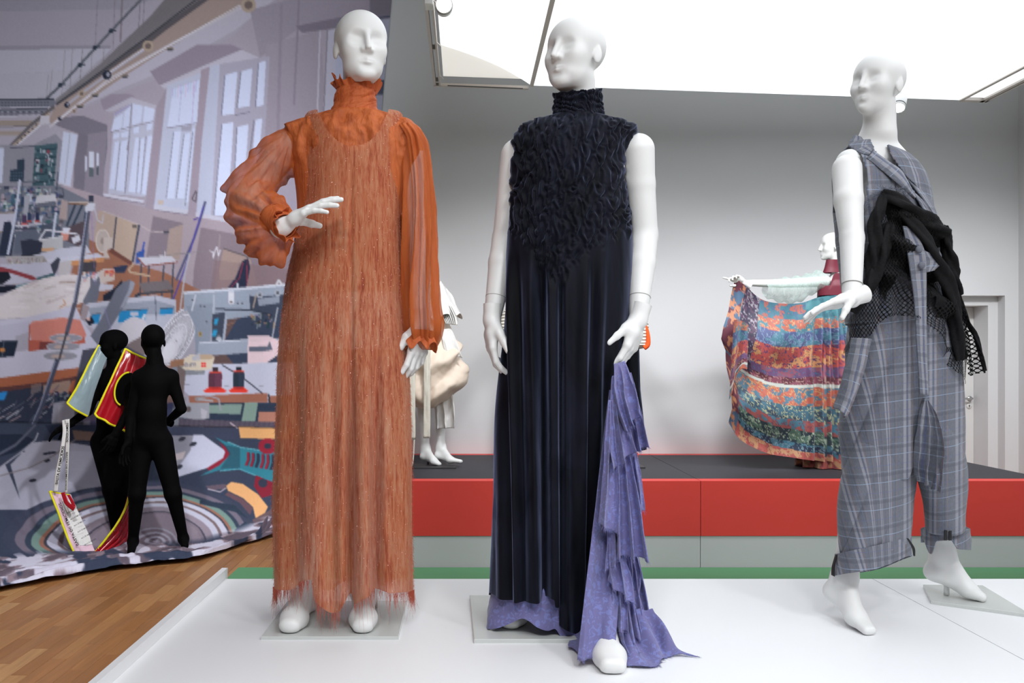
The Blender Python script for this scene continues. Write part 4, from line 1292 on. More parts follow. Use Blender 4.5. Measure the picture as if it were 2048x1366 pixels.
    for x, y, w, c in ((48, 440, 8, (70, 58, 84)), (58, 436, 6, (46, 58, 84)), (75, 436, 6, (40, 48, 74))): poly([(x-w/2, y-10), (x+w/2, y-10), (x+w/2+1, y+6), (x-w/2-1, y+6)], c); poly([(x-w/2-2, y+6), (x+w/2+2, y+6), (x+w/2+3, y+9), (x-w/2-3, y+9)], (186, 66, 58))
    line([(30, 452), (84, 448)], 4, (176, 174, 184)); line([(28, 458), (86, 456)], 3, (60, 64, 78))
    poly([(8, 444), (20, 442), (28, 470), (22, 512), (-4, 512), (2, 480)], (42, 48, 64)); poly([(30, 462), (72, 458), (82, 474), (78, 506), (26, 508)], (88, 93, 108)); poly([(82, 450), (110, 444), (124, 456), (122, 474), (98, 480), (84, 476)], (70, 76, 90))
    line([(39, 360), (30, 430), (15, 508)], 5, (172, 176, 192)); line([(46, 356), (36, 440)], 2.6, (80, 84, 98)); line([(113, 426), (107, 474)], 5, (168, 172, 186)); line([(46, 364), (78, 362)], 3, (92, 94, 104)); line([(117, 345), (114, 380)], 2.4, (66, 70, 82)); line([(114, 378), (126, 378), (128, 392)], 2, (70, 72, 84)); ell(123, 394, 5, 4, (60, 62, 72))
    poly([(137, 404), (176, 402), (190, 404), (176, 408), (140, 408)], (160, 146, 140)); line([(138, 408), (178, 409)], 3, (104, 74, 58)); 
    for q in ([(150, 410), (134, 452)], [(164, 410), (144, 455)], [(172, 412), (166, 470)]): line(q, 4, (44, 54, 68))
    poly([(124, 400), (136, 402), (134, 440), (118, 438)], (150, 134, 132)); poly([(134, 455), (172, 440), (170, 500), (130, 480)], (76, 66, 72)); poly([(122, 462), (141, 456), (136, 480), (126, 482)], (182, 124, 112)); poly([(126, 456), (142, 456), (136, 466), (128, 468)], (186, 186, 198))
    poly([(78, 480), (127, 472), (126, 502), (117, 512), (114, 498), (80, 500)], (164, 163, 166)); line([(80, 480), (126, 473)], 2.5, (186, 185, 188)); poly([(40, 482), (60, 478), (86, 484), (82, 510), (44, 512)], (46, 50, 64)); poly([(42, 510), (82, 506), (84, 514), (42, 516)], (30, 34, 46)); poly([(84, 497), (110, 495), (108, 503), (84, 504)], (180, 142, 110))
    line([(79, 480), (92, 460), (122, 464), (154, 468)], 3.4, (190, 188, 196)); poly([(143, 476), (158, 469), (161, 481), (147, 488)], (182, 182, 192))
    line([(116, 508), (116, 520)], 1.6, (120, 120, 130))
    poly([(60, 512), (120, 498), (172, 490), (182, 506), (120, 518), (60, 524)], (172, 171, 184)); poly([(90, 520), (195, 506), (208, 514), (130, 524), (98, 532)], (178, 177, 190)); poly([(124, 524), (208, 514), (207, 523), (126, 534)], (178, 126, 88)); poly([(165, 524), (192, 522), (190, 545), (162, 545)], (62, 60, 66))
    poly([(10, 512), (88, 512), (98, 526), (96, 532), (20, 532), (12, 524)], (150, 146, 148)); clutter(12, 515, 92, 528, 160, [(176, 170, 166), (112, 104, 106), (138, 128, 124)], 1, 3)
    poly([(-60, 532), (105, 524), (116, 552), (40, 566), (-60, 572)], (168, 166, 180)); poly([(102, 530), (116, 515), (122, 518), (116, 540), (110, 552)], (58, 60, 72)); poly([(120, 524), (144, 521), (140, 548), (118, 550)], (168, 162, 164))
    poly([(-60, 528), (0, 533), (20, 538), (66, 552), (74, 558), (66, 561), (20, 546), (-60, 544)], (126, 56, 62)); poly([(-60, 540), (16, 544), (21, 556), (6, 568), (-60, 570)], (28, 30, 40)); poly([(-10, 572), (30, 570), (34, 576), (8, 586), (-60, 588)], (26, 30, 42)); poly([(72, 556), (108, 546), (110, 552), (76, 562)], (58, 84, 92)); poly([(34, 570), (58, 566), (40, 578), (26, 582)], (92, 128, 136))
    # cloth heap on the table
    poly([(4, 592), (40, 572), (90, 556), (140, 548), (178, 552), (184, 566), (168, 604), (120, 620), (60, 634), (-60, 642), (-60, 600)], (192, 184, 184))
    for k in range(26):
        x = g.uniform(10, 150); y = g.uniform(560, 622); l = g.uniform(10, 40); a_ = g.uniform(-.6, .2)
        line([(x, y), (x+l*math.cos(a_), y+l*math.sin(a_))], g.uniform(2, 6), [(176, 166, 166), (204, 197, 197), (164, 152, 152)][g.integers(3)], .55)
    poly([(110, 566), (150, 558), (180, 560), (150, 575)], (176, 166, 166), .6); line([(120, 566), (150, 564)], 2, (140, 118, 108)); line([(120, 616), (132, 608), (128, 600)], 2.6, (176, 132, 104))
    # big white table, brick block, plate, discs
    poly([(-60, 644), (40, 637), (120, 620), (150, 610), (168, 648), (198, 692), (178, 733), (90, 752), (-60, 776)], (176, 173, 187))
    poly([(-60, 660), (60, 642), (50, 700), (-60, 712)], (168, 165, 180)); poly([(30, 672), (57, 664), (58, 700), (30, 704)], (146, 141, 150), .7)
    poly([(58, 650), (64, 643), (125, 635), (160, 640), (172, 670), (165, 682), (110, 684), (62, 682)], (184, 116, 104)); poly([(58, 680), (112, 684), (168, 674), (170, 686), (150, 690), (110, 696), (58, 703)], (164, 86, 72)); poly([(80, 684), (108, 684), (108, 697), (78, 700)], (98, 52, 52), .8); line([(64, 645), (124, 637)], 2, (196, 134, 120)); line([(58, 650), (57, 702)], 3, (150, 84, 74))
    poly([(-60, 684), (35, 681), (27, 713), (-60, 719)], (32, 40, 54)); ell(5, 700, 5, 5, (190, 120, 62)); line([(8, 682), (4, 716)], 1.2, (96, 104, 112))
    poly([(-60, 764), (90, 744), (174, 733), (166, 750), (90, 764), (-60, 782)], (148, 88, 64)); poly([(-60, 782), (90, 764), (166, 750), (160, 758), (60, 776), (-60, 792)], (84, 54, 52))
    for x, y, rx, ry in ((132, 676, 32, 7.5), (127, 693, 33, 8.5), (121, 712, 34, 9)): ell(x, y, rx, ry, (132, 130, 138)); ring(x, y, rx, ry, 1.4, (168, 168, 178)); ell(x-4, y+1, 14, 4, (166, 146, 140))
    # dark things under the table
    poly([(-60, 792), (60, 776), (160, 758), (150, 850), (-60, 850)], (44, 50, 66)); poly([(-60, 790), (15, 783), (8, 800), (-60, 804)], (44, 122, 182)); poly([(88, 770), (142, 760), (140, 785), (86, 792)], (140, 116, 104)); poly([(144, 762), (162, 756), (148, 790), (132, 800)], (160, 92, 66)); poly([(62, 770), (84, 766), (82, 782), (60, 790)], (120, 106, 104), .7)
    clutter(96, 782, 140, 800, 70, [(26, 32, 44), (60, 66, 80), (120, 124, 136)], 2, 6); poly([(108, 806), (182, 794), (176, 848), (104, 848)], (138, 136, 146)); poly([(118, 812), (150, 806), (150, 848), (116, 846)], (158, 154, 164), .8)
    for k in range(34):
        x = g.uniform(-20, 110); y = 846 - (x*.35) + g.uniform(-26, 22); line([(x, y), (x+g.uniform(6, 26), y-g.uniform(4, 18))], g.uniform(1, 3), [(176, 172, 180), (150, 96, 98), (84, 88, 100), (150, 130, 132)][g.integers(4)], .75)
    # chairs
    poly([(180, 552), (206, 538), (208, 544), (194, 600), (170, 634), (160, 626), (166, 600), (180, 572)], (96, 98, 110)); poly([(206, 538), (208, 543), (186, 562), (182, 552)], (176, 174, 182))
    poly([(200, 566), (228, 570), (224, 580), (196, 582)], (176, 173, 184)); poly([(206, 590), (232, 574), (244, 560), (246, 566), (226, 600), (206, 602)], (34, 38, 52))
    poly([(196, 545), (206, 538), (229, 538), (230, 560), (200, 568)], (182, 168, 162)); clutter(208, 538, 226, 546, 30, [(190, 70, 50), (206, 130, 60), (170, 90, 90)], 2, 5); clutter(164, 542, 190, 552, 40, [(190, 120, 110), (200, 190, 190), (90, 110, 140)], 2, 5)
    poly([(166, 610), (178, 606), (310, 590), (352, 600), (350, 665), (240, 680), (165, 648)], (168, 168, 180)); poly([(176, 616), (310, 600), (350, 612), (350, 628), (180, 634)], (136, 140, 152)); poly([(166, 606), (178, 614), (170, 644), (160, 638)], (140, 128, 132)); 
    for q in ([(183, 629), (200, 627), (196, 646), (182, 648)], [(240, 622), (296, 618), (290, 640), (236, 646)], [(320, 617), (346, 615), (344, 628), (318, 630)]): poly(q, (40, 122, 170)); line([q[0], q[1]], 2, (70, 76, 88))
    rect(262, 624, 278, 632, (168, 170, 184)); poly([(200, 640), (225, 636), (222, 648), (200, 652)], (36, 40, 54)); poly([(170, 640), (182, 632), (188, 645), (178, 652)], (30, 34, 46)); ell(176, 638, 4, 3, (200, 160, 150)); line([(310, 592), (312, 640)], 1.4, (70, 74, 86))
    poly([(248, 564), (262, 560), (271, 566), (268, 578), (250, 612), (196, 692), (180, 672), (205, 630), (232, 578)], (100, 102, 114)); poly([(262, 561), (271, 566), (267, 580), (248, 614), (240, 618), (258, 580)], (136, 138, 150)); line([(208, 616), (222, 660)], 2, (130, 118, 160), .7)
    # tall rod with its clamp
    line([(176, 424), (168, 480), (160, 545), (150, 605), (134, 668)], 8, (74, 76, 90)); line([(173, 424), (165, 480), (157, 545), (147, 605)], 2.5, (140, 142, 162)); line([(134, 666), (120, 718)], 4, (58, 58, 66)); line([(116, 720), (104, 755), (84, 812), (56, 872)], 10, (64, 68, 84)); line([(112, 722), (100, 756), (80, 812), (52, 872)], 2.5, (128, 132, 152))
    poly([(170, 412), (180, 404), (190, 406), (188, 420), (170, 424)], (180, 180, 190)); rect(177, 391, 187, 405, (52, 56, 70)); line([(188, 414), (194, 440), (204, 446), (206, 430)], 2.6, (164, 162, 172))
    line([(182, 424), (186, 510), (190, 570)], 1.4, (124, 104, 160), .6)
    # white motor and the large fan
    poly([(234, 664), (250, 642), (268, 632), (290, 640), (300, 664), (270, 694), (240, 686)], (184, 178, 184)); line([(286, 638), (290, 630)], 5, (190, 186, 190)); poly([(252, 690), (300, 664), (306, 700), (258, 726)], (112, 100, 100)); 
    fc = np.array([339., 703.])
    rim = []
    for t in np.linspace(0, 2*PI, 60, endpoint=False):
        rim.append((347 + 42*math.cos(t)*math.cos(.45) - 66*math.sin(t)*math.sin(.45)*.75 + 4, 677 + 62*math.sin(t)*.98 + 42*math.cos(t)*math.sin(.45)*-.55))
    poly(rim, (126, 122, 130))
    for q in rim[::1]: line([fc + (np.array(q)-fc)*.28, q], 1.5, (206, 203, 210), .85)
    for q0, q1 in zip(rim, rim[1:]+rim[:1]): line([q0, q1], 2.6, (206, 204, 212))
    for s_ in (.62, .84):
        r2 = [tuple(fc + (np.array(q)-fc)*s_) for q in rim]
        for q0, q1 in zip(r2, r2[1:]+r2[:1]): line([q0, q1], 1.6, (204, 201, 208))
    ell(339, 703, 15, 25, (196, 192, 198), rotd=25); ell(337, 702, 11, 19, (204, 200, 206), rotd=25)
    # industrial sewing machine on the right
    poly([(430, 520), (600, 540), (600, 600), (420, 590)], (120, 100, 103), .8); poly([(455, 576), (472, 552), (484, 522), (496, 516), (500, 536), (492, 575)], (40, 44, 62)); line([(462, 574), (478, 556), (486, 524)], 1.6, (150, 52, 70)); line([(494, 520), (493, 574)], 1.6, (150, 52, 70)); poly([(438, 540), (446, 500), (480, 510), (470, 560), (440, 560)], (146, 124, 116), .5)
    poly([(425, 625), (560, 618), (700, 620), (700, 735), (425, 735)], (92, 72, 70)); poly([(447, 702), (452, 676), (472, 640), (500, 627), (560, 622), (640, 640), (640, 734), (468, 730)], (54, 62, 80)); line([(426, 660), (470, 644)], 2, (150, 110, 90), .6)
    poly([(368, 588), (400, 584), (640, 568), (640, 620), (560, 624), (430, 642), (426, 612), (368, 622)], (138, 145, 158)); poly([(372, 612), (428, 606), (420, 690), (404, 720), (392, 716), (390, 652)], (128, 135, 148)); line([(368, 586), (450, 580), (640, 564)], 5, (184, 186, 196)); line([(392, 590), (384, 622)], 3, (186, 186, 194)); line([(428, 590), (426, 690)], 3, (164, 168, 178)); 
    poly([(426, 628), (450, 624), (446, 690), (424, 690)], (60, 66, 80)); 
    for q in ([(430, 638), (438, 636), (434, 650), (428, 650)], [(427, 660), (436, 659), (432, 673), (424, 672)]): poly(q, (46, 136, 176))
    line([(452, 634), (446, 690)], 5, (150, 156, 170)); poly([(398, 688), (430, 684), (560, 676), (640, 676), (640, 698), (545, 700), (520, 704), (410, 712), (398, 708)], (146, 152, 166)); line([(400, 686), (545, 676)], 3, (188, 190, 200)); ell(438, 678, 6, 4, (170, 172, 180)); ell(438, 672, 3, 3, (110, 112, 120))
    poly([(498, 590), (510, 594), (560, 590), (640, 585), (640, 640), (545, 645), (530, 630), (500, 618)], (58, 64, 78)); poly([(515, 598), (560, 592), (560, 606), (518, 612)], (130, 136, 148)); line([(512, 590), (506, 616)], 3, (150, 132, 122)); line([(432, 618), (500, 620), (545, 630)], 3, (44, 50, 62)); poly([(457, 584), (468, 584), (468, 606), (462, 610), (457, 606)], (196, 194, 200)); ell(462, 604, 3, 3, (110, 100, 98)); 
    for x, y in ((520, 590), (556, 586)): ell(x, y, 7, 7, (150, 152, 160)); ell(x, y, 3, 3, (70, 72, 80))
    line([(552, 572), (558, 560), (566, 572)], 4, (180, 178, 182)); line([(474, 566), (475, 576)], 4, (178, 178, 184)); line([(556, 615), (545, 676)], 3, (150, 152, 160)); clutter(496, 628, 552, 648, 30, [(40, 44, 56), (120, 122, 130), (150, 120, 100)], 2, 7); rect(398, 664, 405, 673, (160, 132, 84)); rect(401, 666, 403, 671, (80, 74, 70))
    for x, y in ((386, 600), (402, 612), (410, 613), (414, 644), (475, 606), (484, 606)): ell(x, y, 2, 2, (64, 60, 66))
    poly([(494, 698), (497, 674), (548, 676), (562, 684), (562, 706), (532, 727), (495, 726)], (214, 188, 192)); poly([(494, 672), (540, 672), (546, 680), (500, 684)], (206, 182, 186)); poly([(498, 694), (536, 692), (540, 682), (546, 700), (520, 704), (498, 704)], (92, 96, 110))
    # tape roll, work table, thread cones
    poly([(352, 744), (400, 728), (452, 728), (640, 722), (640, 800), (380, 792), (354, 770)], (184, 184, 199)); poly([(354, 740), (412, 730), (410, 748), (358, 752)], (128, 130, 136)); 
    poly([(356, 724), (380, 710), (412, 708), (430, 714), (424, 738), (400, 742), (360, 738)], (204, 190, 170)); ell(412, 714, 16, 6, (176, 152, 128)); poly([(384, 714), (400, 706), (402, 720), (386, 722)], (176, 172, 176))
    tx = 364.0                                                           # the roll's printed brand letters: e m a n n
    INK = (92, 92, 120)
    for ch in 'emann':
        y0 = 727.0; k = 5.2; w = 4.6
        if ch == 'e': ring(tx+2, y0+3, 2, 2.6, 1.1, INK); line([(tx, y0+3), (tx+4, y0+3)], 1, INK)
        if ch == 'm':
            for dx in (0, 2.6, 5.2): line([(tx+dx, y0), (tx+dx, y0+k+.6)], 1.1, INK)
            line([(tx, y0+.4), (tx+5.2, y0+.4)], 1, INK); tx += 2.6
        if ch == 'a': ring(tx+1.8, y0+3, 2, 2.4, 1.1, INK); line([(tx+3.9, y0), (tx+3.9, y0+k+.4)], 1.1, INK)
        if ch == 'n':
            for dx in (0, 3.4): line([(tx+dx, y0), (tx+dx, y0+k+.4)], 1.1, INK)
            line([(tx, y0+.4), (tx+3.4, y0+.4)], 1, INK)
        tx += w + 1.0
    rect(403.5, 725, 412.5, 734.5, (214, 52, 44)); line([(408, 725), (408, 734.5)], .8, (220, 190, 180)); line([(403.5, 730), (412.5, 729)], .8, (220, 190, 180))
    line([(444, 730), (480, 752), (535, 794)], 2.2, (36, 40, 50)); poly([(378, 792), (536, 786), (536, 804), (380, 808)], (150, 98, 80)); poly([(541, 792), (640, 788), (640, 806), (541, 806)], (146, 96, 78)); line([(538, 788), (540, 808)], 3, (40, 42, 50))
    def cone(x, y, w, h, c, capc):
        poly([(x-w*.42, y), (x+w*.42, y), (x+w*.5, y+6), (x+w*.44, y+h), (x-w*.5, y+h), (x-w*.5, y+6)], c); poly([(x, y+4), (x+w*.48, y+4), (x+w*.42, y+h), (x, y+h)], tuple(v*1.25 for v in c), .6)
        poly([(x-5, y-9), (x+6, y-9), (x+6, y-1), (x-5, y-1)], capc); poly([(x-w*.44, y-1), (x+w*.44, y-1), (x+w*.44, y+2), (x-w*.44, y+2)], (210, 70, 54))
        poly([(x-w*.5, y+h-1), (x+w*.44, y+h-1), (x+w*.85, y+h+6), (x+w*.6, y+h+10), (x-w*.6, y+h+10), (x-w*.9, y+h+6)], (216, 62, 50)); ell(x, y+h+1, w*.46, 2.4, (182, 50, 44))
    cone(431, 744, 27, 32, (88, 52, 66), (56, 46, 52)); cone(477, 743, 23, 33, (42, 50, 62), (38, 44, 52))
    for x, y in ((370, 770), (448, 772), (518, 772)): line([(x, y), (x+10, y-1)], 1.6, (120, 118, 128), .7)
    # under the work table
    poly([(340, 806), (640, 806), (640, 858), (280, 852)], (46, 56, 72)); poly([(414, 810), (484, 808), (480, 829), (412, 826)], (124, 144, 134)); poly([(489, 806), (516, 806), (510, 846), (482, 844)], (126, 148, 136)); poly([(518, 823), (640, 824), (640, 848), (516, 846)], (170, 118, 100))
    poly([(350, 806), (420, 806), (420, 836), (404, 840), (350, 834)], (150, 150, 156)); poly([(402, 816), (416, 822), (412, 838), (404, 836)], (176, 172, 178)); ell(377, 818, 6, 6, (94, 84, 84)); line([(394, 796), (420, 792), (438, 798), (441, 820)], 3, (150, 148, 156)); ell(364, 798, 9, 6, (140, 132, 134)); ell(398, 798, 8, 5, (140, 130, 130)); line([(398, 798), (426, 802)], 4, (160, 156, 160))
    poly([(280, 833), (470, 842), (640, 846), (640, 860), (280, 852)], (84, 76, 88)); 
    for k in range(60): line([(285+k*5, 836+k*.12), (283+k*5, 852)], 1.5, [(96, 86, 96), (64, 58, 70)][k % 2], .5)
    # frames and boxes seen between the machines
    poly([(165, 700), (200, 694), (250, 690), (350, 745), (360, 800), (340, 850), (150, 850), (150, 770)], (70, 70, 82)); clutter(160, 720, 345, 840, 90, [(46, 52, 66), (120, 118, 126), (150, 146, 152), (140, 96, 80), (88, 86, 98)], 6, 30, -.1); poly([(355, 730), (372, 742), (366, 800), (352, 790)], (112, 98, 96))
    # ---- below the seam the print smears
    poly([(-60, 846), (280, 852), (640, 858), (640, 1220), (-60, 1220)], (56, 62, 78))
    poly([(40, 1000), (20, 930), (60, 886), (110, 880), (170, 890), (250, 908), (280, 940), (265, 985), (200, 1012), (60, 1020), (-60, 1018), (-60, 960), (10, 930)], (158, 156, 168)); poly([(110, 900), (200, 905), (262, 940), (200, 985), (120, 960)], (170, 168, 180), .7); poly([(-60, 870), (40, 868), (70, 880), (30, 905), (-60, 930)], (36, 42, 58)); poly([(90, 850), (210, 850), (180, 885), (110, 880)], (40, 46, 62)); poly([(145, 860), (200, 866), (190, 882), (150, 880)], (140, 108, 90), .7)
    for x, y, rx, ry, c in ((65, 961, 8, 3, (40, 44, 56)), (95, 921, 7, 3, (44, 46, 58)), (100, 906, 15, 2.4, (38, 42, 56)), (46, 903, 3, 1.5, (60, 60, 70))): ell(x, y, rx, ry, c, rotd=-8)
    line([(0, 935), (40, 905), (70, 880), (76, 866)], 3, (150, 148, 160)); line([(0, 952), (60, 935), (110, 910), (150, 880)], 2.4, (122, 112, 114)); line([(-40, 930), (30, 890), (70, 850)], 5, (84, 88, 102))
    poly([(280, 854), (476, 858), (478, 880), (400, 874), (280, 872)], (60, 64, 82)); poly([(476, 853), (640, 858), (640, 880), (552, 878), (480, 876)], (212, 158, 104)); line([(460, 846), (474, 856)], 3, (176, 160, 166))
    poly([(338, 872), (392, 870), (382, 900), (350, 956), (338, 960)], (136, 134, 144)); poly([(388, 870), (408, 870), (452, 903), (450, 916), (420, 934), (346, 957), (360, 930), (382, 900)], (186, 186, 201)); 
    for x, y in ((387, 888), (358, 934), (364, 878)): ell(x, y, 8, 4, (52, 54, 64), rotd=-20)
    poly([(343, 910), (372, 902), (366, 918), (346, 922)], (186, 172, 172))
    poly([(438, 884), (452, 896), (458, 908), (450, 924), (420, 942), (414, 936), (446, 916), (450, 904)], (134, 38, 54))
    poly([(430, 874), (452, 884), (478, 896), (520, 902), (640, 906), (640, 975), (550, 968), (505, 948), (478, 938), (440, 940), (400, 952), (440, 930), (462, 908), (450, 890)], (50, 116, 130)); poly([(450, 890), (480, 896), (480, 938), (440, 938), (460, 908)], (44, 78, 92), .8)
    for k in range(7): x = 493 + k*10; poly([(x, 904+k), (x+6, 905+k), (x+7, 918+k*1.5), (x+1, 932+k*1.6), (x-4, 931+k*1.6), (x+1, 918+k)], (130, 40, 56) if k % 3 != 2 else (44, 52, 68)); line([(x+6, 905+k), (x+7, 918+k*1.5), (x+2, 932+k*1.6)], 1.6, (42, 50, 66))
    line([(455, 884), (480, 895), (560, 906)], 2.4, (92, 156, 166)); line([(440, 942), (478, 938), (510, 950), (556, 970)], 2.4, (82, 146, 158))
    ell(536, 892, 19, 16, (136, 38, 52)); ell(536, 892, 7, 6, (46, 52, 66)); ell(540, 890, 3, 3, (46, 52, 66)); poly([(512, 950), (550, 966), (545, 990), (524, 996), (508, 972)], (122, 36, 50)); ell(526, 966, 9, 9, (48, 54, 68))
    poly([(412, 972), (452, 968), (450, 978), (420, 980)], (94, 80, 90)); line([(416, 978), (440, 984), (452, 976)], 2, (170, 160, 168))
    # concentric smear on the floor
    cx0, cy0 = 310., 1082.
    sxx = np.where(gx < cx0, 300., 205.); wob = 22*(fbm(gx*.012, gy*.018, 3, 3)-.5)
    rr = np.sqrt(((gx-cx0+wob)/sxx)**2 + ((gy-cy0+wob*.5)/np.where(gy < cy0, 118., 70.))**2)
    pal = [(0, (150, 145, 155)), (.03, (104, 94, 102)), (.055, (160, 156, 166)), (.085, (112, 100, 108)), (.12, (152, 147, 157)), (.15, (118, 106, 114)), (.19, (150, 145, 155)), (.215, (128, 116, 124)), (.44, (120, 108, 116)), (.47, (66, 64, 76)), (.485, (136, 124, 132)), (.56, (176, 174, 186)), (.63, (112, 94, 94)), (.66, (180, 178, 190)), (.72, (60, 60, 70)), (.74, (142, 98, 82)), (.77, (110, 134, 124)), (.83, (52, 62, 76)), (.87, (108, 100, 112)), (.93, (60, 64, 80)), (1.0, None)]
    msk = gy > 940
    for (a_, c), (b_, _) in zip(pal[:-1], pal[1:]):
        m_ = msk & (rr >= a_) & (rr < b_); I[m_] = c
    # second orange sweep and dark patches on the right of the smear
    poly([(452, 972), (462, 964), (486, 968), (516, 988), (536, 1014), (528, 1030), (512, 1040), (506, 1014), (486, 996), (456, 982)], (212, 158, 106)); poly([(456, 984), (486, 998), (506, 1016), (500, 1030), (480, 1006), (450, 990)], (96, 72, 78)); poly([(400, 1000), (470, 1010), (500, 1040), (470, 1024), (400, 1008)], (46, 56, 70)); poly([(505, 1040), (540, 1020), (552, 1000), (640, 990), (640, 1100), (520, 1080)], (96, 78, 80)); poly([(520, 1052), (545, 1030), (548, 1050), (528, 1072)], (150, 148, 160)); poly([(470, 1060), (490, 1044), (505, 1052), (480, 1090), (462, 1086)], (44, 56, 72))
    # pleated strip where the cloth gathers on the floor
    fl_ = np.interp(gx, [-60, 0, 100, 200, 300, 400, 480, 530, 640], [1120, 1105, 1098, 1090, 1082, 1076, 1052, 1030, 1000])
    st_ = gy > fl_
    s1 = fbm(gx*.03 + gy*.12, gy*.05 - gx*.006, 3, 9); s2 = fbm(gx*.018 - gy*.03, gy*.05 + gx*.008, 3, 19)
    c1 = np.where(s1[..., None] > .55, np.array((176, 172, 182), np.float32), np.where(s1[..., None] > .45, np.array((120, 104, 110), np.float32), np.array((84, 74, 82), np.float32)))
    c1 = np.where((s2 > .62)[..., None], np.array((48, 54, 70), np.float32), c1); c1 = np.where((s2 < .36)[..., None], np.array((172, 166, 176), np.float32), c1)
    w_ = np.clip((gy - fl_)/14, 0, 1)[..., None]*st_[..., None]
    I = I*(1-w_) + c1*w_
    # sewn seam across the cloth and the weave grain
    sy_ = np.interp(gx, [-60, 0, 280, 555, 800], [842, 843, 850, 856, 860]); I[np.abs(gy - sy_) < 1.2] *= .62
    I += ((fbm(gx*.9, gy*.9, 2, 77)-.5)*13)[..., None]
    # soften a little
    for ax in (0, 1):
        I = .25*np.roll(I, 1, ax) + .5*I + .25*np.roll(I, -1, ax)
    return np.clip(I, 2, 255)

PRINT_GAIN = np.array((1.38, 1.41, 1.50), np.float32)
def build_banner():
    P = paint_print()/255.0
    lin = np.where(P > .04045, ((P+.055)/1.055)**2.4, P/12.92)*PRINT_GAIN
    nu, nv = 384, 520
    u = np.linspace(0, 1, nu)
    Xt = -4.10 + 3.52*u
    kneeX = np.interp(u, [0, .6, 1], [-4.10, -2.10, -1.02]); kneeX = Xt*(1-smooth(.35, 1, u)) + kneeX*smooth(.35, 1, u)
    fX = np.interp(u, [0, .25, .45, .6, .75, .88, 1], [-3.40, -2.85, -2.43, -2.16, -1.86, -1.70, -1.60])
    fD = np.interp(u, [0, .25, .45, .6, .75, .88, 1], [4.85, 5.16, 5.66, 5.82, 5.97, 6.40, 6.90])
    ctrl = np.stack([np.stack([Xt, np.full(nu, 7.12), np.full(nu, 4.74)], 1), np.stack([Xt*.45+kneeX*.55, np.full(nu, 7.12), np.full(nu, 2.3)], 1), np.stack([kneeX, np.full(nu, 7.12), np.full(nu, .95)], 1),
                     np.stack([kneeX*.82+fX*.18, 7.12 - .13*(7.12-fD), np.full(nu, .36)], 1), np.stack([kneeX*.52+fX*.48, 7.12 - .42*(7.12-fD), np.full(nu, .060)], 1), np.stack([kneeX*.2+fX*.8, 7.12 - .76*(7.12-fD), np.full(nu, .022)], 1), np.stack([fX, fD, np.full(nu, .018)], 1)], 0)
    s = np.linspace(0, 1, nv)
    G = np.zeros((nv, nu, 3))
    kn = [0, .36, .56, .68, .80, .92, 1.0]
    for k in range(3):
        G[..., k] = np.stack([interp(s, list(zip(kn, ctrl[:, i, k]))) for i in range(nu)], 1)
    px = PX0 + FPX*G[..., 0]/G[..., 1]; py = PY0 - FPX*(G[..., 2]-CAMZ)/G[..., 1]
    xi = np.clip(px + OX, 0, CW-1.01); yi = np.clip(py + OY, 0, CH-1.01)
    x0 = xi.astype(int); y0 = yi.astype(int); fx = (xi-x0)[..., None]; fy = (yi-y0)[..., None]
    C = (lin[y0, x0]*(1-fx) + lin[y0, x0+1]*fx)*(1-fy) + (lin[y0+1, x0]*(1-fx) + lin[y0+1, x0+1]*fx)*fy
    # cloth ripples: soft vertical ones while hanging, gathers along the floor edge
    U = u[None, :] + 0*s[:, None]; S = s[:, None] + 0*u[None, :]
    G[..., 1] -= .012*np.sin(U*34 + 3*fbm(U*3, S*2, 2, 5))*smooth(.02, .5, S)*(1-smooth(.6, .75, S))
    gat = smooth(.905, .95, S)
    rip = np.abs(np.sin(S*95 + 5*fbm(U*7, S*5, 3, 15) + 6*U))*.6 + fbm(U*26, S*16, 3, 25)
    G[..., 2] += gat*(.045*rip)*(1-.6*smooth(.985, 1, S)) + smooth(.70, .86, S)*.010*fbm(U*14, S*10, 3, 35)
    ce = smooth(.94, 1.0, U)*smooth(.72, .95, S); G[..., 2] += .10*ce
    o = obj('printed_banner', G.reshape(-1, 3), grid_quads(nv, nu), M_PRINT, None, colors=C.reshape(-1, 3))
    return tag(o, 'huge cloth banner printed with a sewing workshop photo, trailing onto the floor', 'banner')
m = mat('printed_cloth', (.5, .5, .5), .85, .15); t = NT(m)
at = t.n('ShaderNodeVertexColor', {'layer_name': 'Col'}); t.set(t.b.inputs['Base Color'], at.outputs[0])
t.bump(t.noise(t.coord('Object'), 500, 2).outputs[0], .1, .001)
M_PRINT = m
banner = build_banner()
